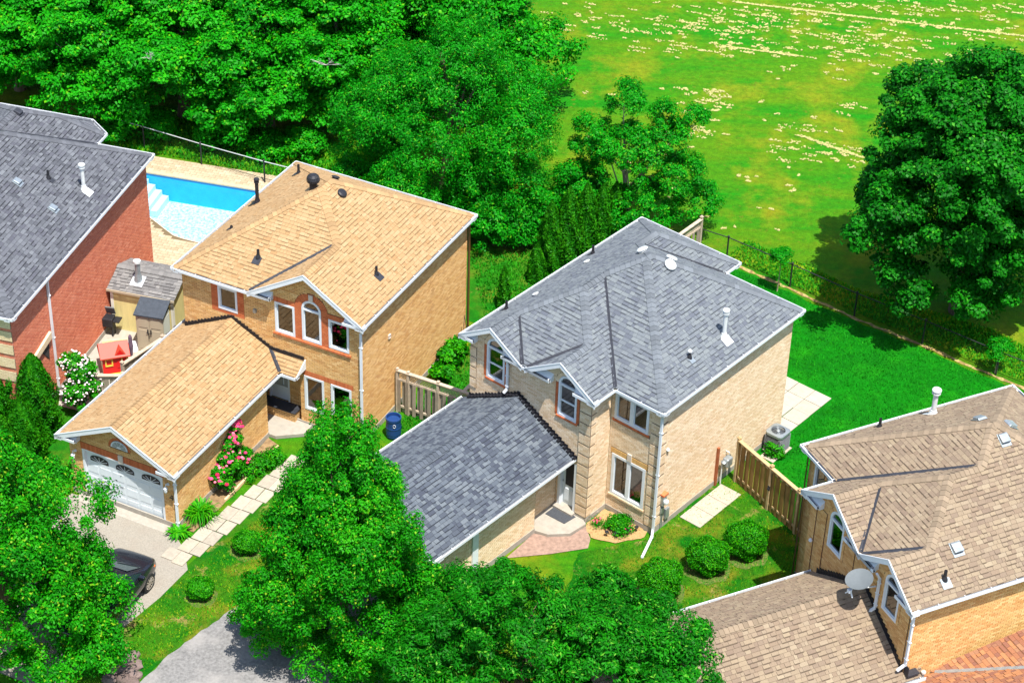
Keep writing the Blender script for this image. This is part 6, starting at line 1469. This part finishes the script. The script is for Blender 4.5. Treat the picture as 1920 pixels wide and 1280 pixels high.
# toy house
M['toy_roof'] = mat('toy_roof', [(0.50, 0.055, 0.03)], .5, nscale=4, namt=.06); M['toy_red'] = mat('toy_red', [(0.62, 0.012, 0.012)], .4); M['toy_yellow'] = mat('toy_yellow', [(0.72, 0.52, 0.07)], .45); M['toy_cream'] = mat('toy_cream', [(0.60, 0.50, 0.30)], .5)
tp = at(216, 690); PH = empty('toy_house', tp, R(18), 'red roofed plastic toy house with yellow trim behind the old grey fence', 'playhouse')
b = MB(); b.box(-.50, .50, -.38, .38, 0, .85); b.build('wall', 'toy_cream', PH); b = MB(); b.box(-.50, .50, -.40, -.38, 0, .85); pw_ = b.build('front', 'toy_red', PH)
for x0, x1, z0, z1 in ((-.40, -.10, .42, .78), (.22, .48, .10, .82)):
    b = MB(); b.box(x0, x1, -.43, -.40, z0, z0+.05); b.box(x0, x1, -.43, -.40, z1-.05, z1); b.box(x0, x0+.05, -.43, -.40, z0+.05, z1-.05); b.box(x1-.05, x1, -.43, -.40, z0+.05, z1-.05); b.build('frame', 'toy_yellow', PH)
b = MB(); b.box(.06, .20, -.42, -.40, .30, .80); b.build('shutter', 'toy_red', PH); b = MB(); b.box(-.55, .55, -.44, -.40, .0, .06); b.build('sill', 'toy_yellow', PH)
b = MB(); b.ext([(-.58, -.50, .80), (-.58, .50, .80), (-.58, .50, .85), (-.58, .02, 1.26), (-.58, -.50, .85)], (1.16, 0, 0)); rf = b.build('roof', 'toy_roof', PH, bevel=.01)
b = MB(); b.ext([(-.02, -.44, .90), (.42, -.44, .90), (.20, -.44, 1.18)], (0, .40, 0)); b.build('dormer', 'toy_roof', rf, bevel=.01); b = MB(); b.ext([(.06, -.447, .93), (.34, -.447, .93), (.20, -.447, 1.12)], (0, .004, 0)); b.build('dormer_front', 'toy_red', rf)
# kettle barbecue-like black bin on a stand
bp_ = at(201, 625); BBQ = empty('barbecue', bp_, R(-10), 'black barbecue with its pale lid open by the yellow shed', 'barbecue'); b = MB(); b.box(-.35, .35, -.22, .22, .45, .85); b.build('firebox', 'black', BBQ, bevel=.05)
b = MB(); rot = Matrix.Rotation(R(-70), 3, 'X'); b.obox((0, .20, 1.02), .68, .42, .06, rot); b.build('lid', 'dish', BBQ, bevel=.03)
for x in (-.3, .3): b = MB(); b.box(x-.02, x+.02, -.18, .18, 0, .45); b.build('leg', 'black', BBQ)
b = MB(); b.box(.36, .62, -.2, .2, .72, .76); b.build('side_shelf', 'black', BBQ)
M['tarp'] = mat('white_tarp', [(0.74, 0.76, 0.80)], .7)
b = MB(); b.add([(-.3, -.4, .02), (.35, -.35, .02), (.45, .3, .03), (-.2, .45, .02), (0, 0, .30), (.2, .1, .22)], [(0, 1, 4), (1, 5, 4), (1, 2, 5), (2, 3, 5), (3, 4, 5), (3, 0, 4)]); o = b.build('tarpaulin', 'tarp', None, label='crumpled white tarpaulin beside the tan cabinet', cat='tarpaulin'); o.location = at(243, 650)
M['timber'] = mat('timber_stack', [(0.70, 0.52, 0.28)], .9, nscale=5, namt=.2)
TS = empty('plank_stack', at(214, 648), R(12), 'few light planks lying by the black barbecue', 'planks')
for k in range(4): b = MB(); b.box(-.45, .55, k*.13-.25, k*.13-.14, .05+.02*k, .09+.02*k); b.build('plank', 'timber', TS)
UM = MB(); UM.lathe((0, 0, 0), [(.04, 0), (.10, .5), (.07, .95), (.02, 1.05)], 10); M['grape'] = mat('dark_folded_cloth', [(0.12, 0.08, 0.12)], .9, nscale=8, namt=.3); o = UM.build('folded_parasol', 'grape', None, label='dark folded parasol leaning between the toy house and the cabinet', cat='parasol'); o.location = at(247, 668)
sheet('side_yard', px((118, 690), (200, 590), (290, 560), (380, 590), (300, 680), (240, 730), (165, 775), (110, 760)), .008, 'conc')

# ------------------------------------------------------------------ garden objects
M['barrel'] = mat('blue_plastic', [(0.012, 0.045, 0.16)], .4, nscale=3, namt=.1)
p = at(738, 818); BRL = empty('rain_barrel', p, 0, 'dark blue plastic barrel at the corner of the tan brick house', 'barrel'); b = MB(); b.lathe((0, 0, 0), [(.24, 0), (.28, .12), (.275, .18), (.29, .22), (.285, .45), (.30, .5), (.285, .56), (.28, .80), (.30, .84), (.30, .93), (.26, .93), (.25, .80), (.05, .79)], 24); b.build('body', 'barrel', BRL)
b = MB(); b.tube([(.05+.05*math.cos(a*math.pi/6), -.305, .70+.07*math.sin(a*math.pi/6)) for a in range(13)], .009, 5, caps=False); b.build('clasp', 'white', BRL)
# air conditioner
p = at(1456, 850); AC = empty('air_conditioner', p+Vector((.0, .25, 0)), R(-39), 'grey air conditioning unit with a round fan grille beside the buff house', 'air conditioner')
b = MB(); b.box(-.38, .38, -.38, .38, 0, .05); b.build('pad', 'conc', AC); M['ac_dark'] = mat('dark_coil', [(0.035, 0.028, 0.024)], .6); b = MB(); b.box(-.33, .33, -.33, .33, .06, .80); b.build('coil', 'ac_dark', AC, bevel=.05)
b = MB()
for k in range(12): b.box(-.355, .355, -.355, .355, .12+k*.055, .135+k*.055)
M['ac_grey'] = mat('ac_grey', [(0.20, 0.21, 0.22)], .5, metal=.3); b.build('guard', 'ac_grey', AC, 'stuff', bevel=.04)
b = MB(); n = 32; vs = []
for k in range(n):
    a = 2*math.pi*k/n; c, s = math.cos(a), math.sin(a); m_ = max(abs(c), abs(s)); rr = min(.37/m_, .46); vs += [(c*rr, s*rr, .80), (c*rr, s*rr, .90), (c*.27, s*.27, .92), (c*.27, s*.27, .84)]
b.add(vs, [(4*k+i, 4*((k+1) % n)+i, 4*((k+1) % n)+i+1, 4*k+i+1) for k in range(n) for i in range(3)]); b.build('top_cover', 'metal', AC)
b = MB(); b.lathe((0, 0, .80), [(.27, 0), (.27, .01)], 24); b.build('fan_well', 'black', AC); b = MB()
for r in (.08, .12, .16, .20, .24): b.tube([(math.cos(a*math.pi/12)*r, math.sin(a*math.pi/12)*r, .905) for a in range(25)], .004, 4, caps=False)
for k in range(8): b.beam((0, 0, .905), (math.cos(k*math.pi/4)*.27, math.sin(k*math.pi/4)*.27, .905), .008, .008)
b.lathe((0, 0, .89), [(.06, 0), (.07, .02), (.04, .035)], 12); b.build('grille', 'metal', AC, 'stuff')
for k in range(3):
    a = k*2.09; b = MB(); b.ext([(math.cos(a)*.05, math.sin(a)*.05, .85), (math.cos(a-.3)*.24, math.sin(a-.3)*.24, .83), (math.cos(a+.35)*.24, math.sin(a+.35)*.24, .87)], (0, 0, .006)); b.build('fan_blade', 'flash', AC)
b = MB(); b.tube([(.35, -.2, .2), (.3, -.5, .35), (-.2, -.52, .45), (-.35, -.3, .3)], .025, 6); b.build('hose', 'black', AC)
# slabs: patio behind B, strip beside B, path beside garage A
def slabs(name, k, cells, m, z=.012, th=.035, jit=.008):
    root = empty(name, (*HS[k][0], 0), HS[k][1]); root['kind'] = 'structure'; rg_ = random.Random(len(cells))
    for (a0, a1, b0, b1) in cells:
        b = MB(); b.box(a0+.010, a1-.010, b0+.010, b1-.010, 0, th+rg_.random()*.008); o = b.build('slab', m, root, bevel=.008); o.location = (rg_.uniform(-jit, jit), rg_.uniform(-jit, jit), z); 
    return root
S = .77
slabs('patio', 'B', [(-2.32+i*S, -2.32+(i+1)*S, 8.35+j*S, 8.35+(j+1)*S) for i in range(3) for j in range(4)], 'slab2'); 
slabs('slab_strip', 'B', [(-.12, .80, 1.7+j*.85, 1.7+(j+1)*.85) for j in range(3)], 'slab'); slabs('slab_strip', 'B', [(.0, .62, 7.2, 7.8), (-.02, .6, 6.55, 7.15)], 'slab')
cells = [(-3.28, -2.78, -8.55, -7.95), (-2.78, -2.30, -8.62, -7.95)]
for j_ in range(9):
    sh_ = .10*j_; cells += [(-3.0+sh_*.9-.0, -2.5+sh_*.9, -7.93+j_*.72, -7.23+j_*.72), (-2.5+sh_*.9, -2.05+sh_*.9, -7.93+j_*.72, -7.23+j_*.72)]
slabs('garden_path', 'A', cells, 'slab', jit=.012)
b = MB(); b.box(-3.62, -3.56, -6.5, -6.4, 0, .1); 
M['pinkflat'] = mat('pink_walk', [(0.27, 0.18, 0.14)], .9, nscale=7, namt=.3)
sheet('paver_walk', [hp('B', *q) for q in ((-3.44, -2.52), (-2.9, -2.3), (-2.38, -1.78), (-2.30, -.98), (-1.75, -1.40), (-1.50, -1.85), (-2.3, -3.0), (-3.3, -4.2))], .024, 'pinkflat')
sheet('mulch_bed', rough_edge([hp('B', *q) for q in ((-2.35, -.95), (-2.4, .28), (-.45, .28), (-.42, -.2), (-.95, -1.0), (-1.45, -1.25), (-1.8, -1.35))], .15, .05), .030, 'mulch')
sheet('soil_bed', rough_edge([hp('A', *q)[:2] for q in ((-3.58, -6.9), (-3.58, -1.0), (-3.0, -1.2), (-2.9, -4.5), (-3.0, -6.9))], .2, .03), .018, 'soil')
b = MB(); mw_ = HS['A']; o = MB(); o.box(-3.0, -2.93, -4.9, -1.3, 0, .10); oo = o.build('timber_edging', 'timber', None, label='timber edging board between the plant bed and the slab path', cat='edging'); oo.location = (*HS['A'][0], 0); oo.rotation_euler = (0, 0, HS['A'][1])
for j, (x, y, lab) in enumerate(((1137, 1002, 'leftmost of the four solar lights along the mulch bed'), (1155, 1004, 'second solar light from the left along the mulch bed'), (1178, 999, 'third solar light from the left, by the tiny pink flowers'), (1193, 993, 'rightmost solar light, by the brick corner'))):
    t = empty('solar_light', at(x, y+4), 0, lab, 'garden light', 'solar lights along the mulch bed'); b = MB(); b.lathe((0, 0, 0), [(.012, 0), (.012, .16)], 6); b.build('stake', 'black', t)
    b = MB(); b.lathe((0, 0, .15), [(.035, 0), (.05, .08)], 10); b.build('lens', 'metal', t); b = MB(); b.lathe((0, 0, .23), [(.075, 0), (.07, .03), (.02, .04)], 12); b.build('cap', 'black', t)
b = MB(); b.ext([(-3.72, -1.55, .158), (-2.86, -1.52, .158), (-2.80, -.95, .158), (-3.72, -.93, .158)], (0, 0, .02)); M['mat_'] = mat('charcoal_doormat', [(0.055, 0.06, 0.07)], .95, nscale=30, namt=.3); o = b.build('doormat', 'mat_', None, label='charcoal doormat on the pale porch slab', cat='doormat'); o.location = (*HS['B'][0], 0); o.rotation_euler = (0, 0, HS['B'][1])
for j, (x, y) in enumerate(((1117, 962), (1126, 951))):
    b = MB(); b.lathe((0, 0, 0), [(.08, 0), (.10, .12), (.07, .2), (.02, .22)], 10); o = b.build('garden_pot', 'white' if j else 'conc', None, label=('small white pot against the brick side of the porch' if j else 'small stone pot against the brick side of the porch'), cat='pot'); o.location = at(x, y)
# meters
EM = empty('electric_meter', hp('B', -.3, .62, 0), HS['B'][1], 'electric meter and grey boxes on the wall beside the downspout', 'meter'); b = MB(); b.box(.0, .14, 0, .22, 1.15, 1.55); b.build('meter_box', 'metal', EM, bevel=.01); b = MB(); b.lathe((.2, .11, 1.32), [(.09, -.06), (.10, .0), (.09, .06)], 14); b.build('meter_head', 'whitemetal', EM)
b = MB(); b.box(0, .05, .06, .10, .05, 1.15); b.box(0, .05, .16, .19, .05, 1.15); b.box(0, .08, .0, .2, .75, 1.0); b.build('conduit', 'metal', EM); b = MB(); b.box(-.02, .18, -.02, .26, 1.58, 1.66); b.build('rain_hood', 'brR', EM); b = MB(); b.box(0, .10, .30, .52, .35, .80); b.build('junction_box', 'metal', EM, bevel=.01)
GM = empty('gas_meter', hp('B', -.3, 4.35, 0), HS['B'][1], 'grey gas meter with pipes by the wooden fence post', 'meter'); b = MB(); b.box(.06, .32, .0, .34, .75, 1.12); b.build('meter_body', 'metal', GM, bevel=.05); b = MB(); b.tube([(.15, -.12, .0), (.15, -.12, .95), (.15, 0, 1.0)], .025, 8); b.tube([(.15, .3, 1.1), (.15, .3, 1.25), (.0, .3, 1.25)], .025, 8); b.build('pipe', 'whitemetal', GM); b = MB(); b.lathe((.2, -.1, 1.05), [(.10, -.03), (.11, .02), (.04, .06)], 12); b.build('regulator', 'metal', GM)
b = MB(); b.box(-.02, .07, -.05, .05, 0, 1.75); M['rust'] = mat('rusty_post', [(0.30, 0.09, 0.035)], .8, nscale=6, namt=.3); o = b.build('steel_post', 'rust', None, label='rusty upright post against the buff brick wall', cat='post'); o.location = hp('B', -.28, 4.05); o.rotation_euler = (0, 0, HS['B'][1])
b = MB(); b.lathe((0, 0, 0), [(.04, -.03), (.07, 0), (.04, .06)], 10); o = b.build('wall_tap', 'white', None, label='small white fitting high on the buff side wall near the corner', cat='wall fitting'); o.location = hp('B', -.26, .8, 3.55)
b = MB(); b.lathe((0, 0, 0), [(.05, -.05), (.07, 0), (.03, .07)], 10); o = b.build('security_light', 'white', None, label='small white lamp on the orange brick front wall left of the arched window', cat='lamp'); o.location = hp('D', -5.9, .22, 3.95)
AB = empty('ladder', hp('A', -.1, 7.9, 0), HS['A'][1], 'thin plant support frame against the tan brick wall', 'plant support'); b = MB(); b.tube([(.05, 0, 0), (.02, .15, 1.3)], .014, 6); b.tube([(.05, .45, 0), (.02, .15, 1.3)], .014, 6); b.tube([(.04, .1, .5), (.04, .36, .5)], .012, 6); b.build('rod', 'bark', AB)
AB.name = 'plant_support'
def lantern(p, lab, rz):
    t = empty('wall_lantern', p, rz, lab, 'lantern', 'white lanterns beside the garage door'); b = MB(); b.lathe((0, 0, .22), [(.06, -.02), (.06, .02), (.02, .05)], 8); b.tube([(0, 0, .24), (0, -.12, .32), (0, -.16, .22)], .014, 6); b.build('bracket', 'white', t)
    b = MB(); b.lathe((0, -.16, -.06), [(.03, 0), (.065, .08), (.075, .2)], 6); b.build('glass_body', 'white', t); b = MB(); b.lathe((0, -.16, .14), [(.085, 0), (.05, .05), (.015, .08)], 6); b.build('cap', 'white', t)
lantern(hp('A', -3.83, -7.03, 1.75), 'white lantern right of the garage door under the tan roof', HS['A'][1]); lantern(hp('A', -7.78, -7.03, 1.75), 'white lantern left of the garage door, partly behind leaves', HS['A'][1])
# number 4 beside the door
b = MB(); b.beam((0, 0, .22), (-.09, 0, .08), .015, .025, up=(0, 1, 0)); b.beam((-.10, 0, .08), (.06, 0, .08), .015, .025, up=(0, 0, 1)); b.beam((.025, 0, .0), (.025, 0, .22), .025, .015, up=(0, 1, 0))
o = b.build('house_number', 'black', None, label='black numeral 4 on the brick pier right of the garage door', cat='house number'); o.location = hp('A', -3.72, -7.02, 1.28); o.rotation_euler = (0, 0, HS['A'][1])
# flowers in the small window
FW = empty('window_flowers', hp('A', -1.2, .47, 4.12), HS['A'][1], 'pink and red flowers standing inside the right window under the gable', 'flowers'); b = MB(); rg_ = random.Random(4)
for _ in range(60): c = Vector((rg_.uniform(-.3, .3), -.03, rg_.uniform(0, .16))); b.obox(c, .07, .01, .04, Matrix.Rotation(rg_.random()*3, 3, 'Y'), rg_.random())
b.build('leaf_clump', 'leaf_box', FW, 'stuff'); b = MB()
for (x, z, r) in ((-.12, .42, .07), (-.10, .30, .08), (-.14, .55, .05), (.2, .62, .06), (.22, .5, .05), (.2, .25, .06), (-.1, .18, .05)): b.lathe((x, -.05, z), [(r*.4, -r*.6), (r, 0), (r*.5, r*.6)], 8, rg_.random())
b.build('blossom', 'rose_pink', FW)
# rocks by the bottom left tree
M['rock'] = mat('garden_rock', [(0.10, 0.07, 0.06), (0.17, 0.125, 0.11), (0.13, 0.095, 0.085)], .95, 'object', nscale=5, namt=.3, bump=.6, bscale=12)
rg_ = random.Random(8); spots = [(250, 1232, .22), (238, 1243, .25), (255, 1250, .24), (228, 1258, .28), (246, 1266, .26), (215, 1262, .25), (232, 1276, .27), (258, 1268, .17), (205, 1277, .25), (248, 1284, .24)]
names = ['topmost', 'second from top', 'upper right', 'middle left', 'middle', 'left', 'lower', 'right hand small', 'lowest left', 'lowest']
for (x, y, r), nm in zip(spots, names):
    bm = bmesh.new(); bmesh.ops.create_icosphere(bm, subdivisions=2, radius=r)
    for v in bm.verts: v.co *= 1+rg_.uniform(-.16, .16); v.co.z *= .7
    me = bpy.data.meshes.new('rock'); bm.to_mesh(me); bm.free(); me.materials.append(M['rock']); o = bpy.data.objects.new('rock', me); COL.objects.link(o); o.location = at(x, y)+Vector((0, 0, r*.4)); tag(o, nm+' brown rock in the heap beside the grey driveway', 'rock', 'heap of rocks beside the grey driveway')
# ------------------------------------------------------------------ the car
M['carpaint'] = mat('black_car_paint', [(0.010, 0.011, 0.018)], .22, spec=.4, coat=.6); M['tyre'] = mat('tyre', [(0.018, 0.018, 0.018)], .85); M['rim'] = mat('alloy_rim', [(0.55, 0.50, 0.44)], .35, metal=.8)
M['carglass'] = mat('car_glass', [(0.012, 0.03, 0.03)], .05, spec=.8); M['amber'] = mat('amber_lens', [(0.75, 0.18, 0.03)], .3); M['lamp'] = mat('clear_lens', [(0.45, 0.48, 0.52)], .15, metal=.3)
CAR = empty('parked_car', (0, 0, 0), 0, 'black car parked on the pale driveway, half hidden by the bottom left tree', 'car')
secs = [(-2.30, .50, .72, .74, .55, .55), (-2.22, .32, .84, .86, .78, .70), (-1.9, .26, .93, .99, .87, .76), (-1.35, .24, .97, 1.30, .90, .68), (-.7, .24, .98, 1.49, .92, .64), (.1, .24, .97, 1.52, .92, .66), (.75, .24, .96, 1.32, .92, .70), (1.25, .24, .95, 1.03, .91, .74), (1.75, .26, .90, .95, .88, .72), (2.12, .30, .80, .84, .80, .62), (2.28, .40, .66, .69, .62, .48)]
bm = bmesh.new(); rings = []
for x, zb, zs, zr, w, wr in secs:
    prof = [(w*.92, zb), (w, zb+.22), (w, (zb+zs)/2+.06), (w*.965, zs-.03), (w*.93, zs+.01), (wr+(w*.93-wr)*.35, zs+(zr-zs)*.68), (wr, zr-.02), (wr*.55, zr+.012)]
    rg1 = [bm.verts.new((x, y, z)) for y, z in prof]+[bm.verts.new((x, -y, z)) for y, z in prof[::-1]]; rings.append(rg1)
n = len(rings[0])
for a_, c_ in zip(rings, rings[1:]):
    for i in range(n): bm.faces.new((a_[i], a_[(i+1) % n], c_[(i+1) % n], c_[i]))
bm.faces.new(rings[0][::-1]); bm.faces.new(rings[-1]); me = bpy.data.meshes.new('body'); bm.to_mesh(me); bm.free(); me.materials.append(M['carpaint']); me.materials.append(M['carglass']); me.polygons.foreach_set('use_smooth', [True]*len(me.polygons))
o = bpy.data.objects.new('body', me); COL.objects.link(o); o.parent = CAR; m_ = o.modifiers.new('s', 'SUBSURF'); m_.levels = 2; m_.render_levels = 2
b = MB(); b.add([(.66, .56, 1.365), (.66, -.56, 1.365), (1.33, -.66, 1.035), (1.33, .66, 1.035)], [(0, 1, 2, 3)]); b.add([(.66, .56, 1.34), (1.33, .66, 1.01)], []); b.build('windscreen', 'carglass', CAR)
for s in (1, -1):
    b = MB(); b.add([(.62, s*.725, 1.27), (1.12, s*.845, 1.03), (-.1, s*.865, 1.06), (-.1, s*.71, 1.43)], [(0, 1, 2, 3)]); b.build('side_window', 'carglass', CAR)
    b = MB(); b.add([(-.16, s*.71, 1.43), (-.16, s*.865, 1.06), (-1.1, s*.86, 1.07), (-.95, s*.71, 1.39)], [(0, 1, 2, 3)]); b.build('side_window', 'carglass', CAR)
    b = MB(); b.ext([(1.72, s*.62, .84), (2.08, s*.50, .77), (2.14, s*.62, .70), (1.80, s*.82, .78)], (0, 0, .06)); b.build('headlight', 'lamp', CAR, bevel=.01)
    b = MB(); b.box(1.78, 1.95, s*.82-.02, s*.82+.02, .66, .72); b.build('side_marker', 'amber', CAR)
    b = MB(); b.obox((.85, s*1.0, 1.06), .14, .22, .14); b.obox((.87, s*.90, 1.0), .08, .12, .05); b.build('mirror', 'carpaint', CAR, bevel=.03)
    b = MB(); b.box(.1, .3, s*.925-.012, s*.925+.012, .86, .89); b.build('door_handle', 'carpaint', CAR)
for x in (1.42, -1.42):
    for s in (1, -1):
        t_ = MB(); y0 = s*.80
        def wheel(prof, mn, nm, par):
            bb = MB(); bb.lathe((0, 0, 0), prof, 28); bb.v = [(x+vx, y0+s*vz, .34+vy) for vx, vy, vz in bb.v]; return bb.build(nm, mn, par)
        ty = wheel([(.20, -.11), (.33, -.11), (.345, -.06), (.345, .08), (.33, .11), (.24, .12), (.24, .02), (.05, .02)], 'tyre', 'wheel', CAR)
        bb = MB()
        for k in range(10):
            a = 2*math.pi*k/10; bb.beam((x+math.cos(a)*.04, y0+s*.10, .34+math.sin(a)*.04), (x+math.cos(a)*.235, y0+s*.105, .34+math.sin(a)*.235), .035, .03, up=(0, 1, 0))
        bb.tube([(x+math.cos(a*math.pi/14)*.235, y0+s*.105, .34+math.sin(a*math.pi/14)*.235) for a in range(29)], .016, 6, caps=False); bb.build('rim', 'rim', ty)
b = MB(); b.beam((1.30, -.62, 1.055), (1.10, .1, 1.165), .02, .02); b.beam((1.30, .05, 1.06), (1.08, .62, 1.16), .02, .02); b.build('wiper', 'black', CAR)
b = MB(); b.box(2.25, 2.30, -.45, .45, .45, .62); b.build('grille', 'black', CAR)
hd = HS['A'][1]+R(90)+R(4)
wp = at(281, 1106); f_ = Vector((math.cos(hd), math.sin(hd), 0)); r__ = Vector((f_.y, -f_.x, 0))
CAR.location = wp-f_*1.42-r__*.88; CAR.rotation_euler = (0, 0, hd)
bpy.context.view_layer.update()
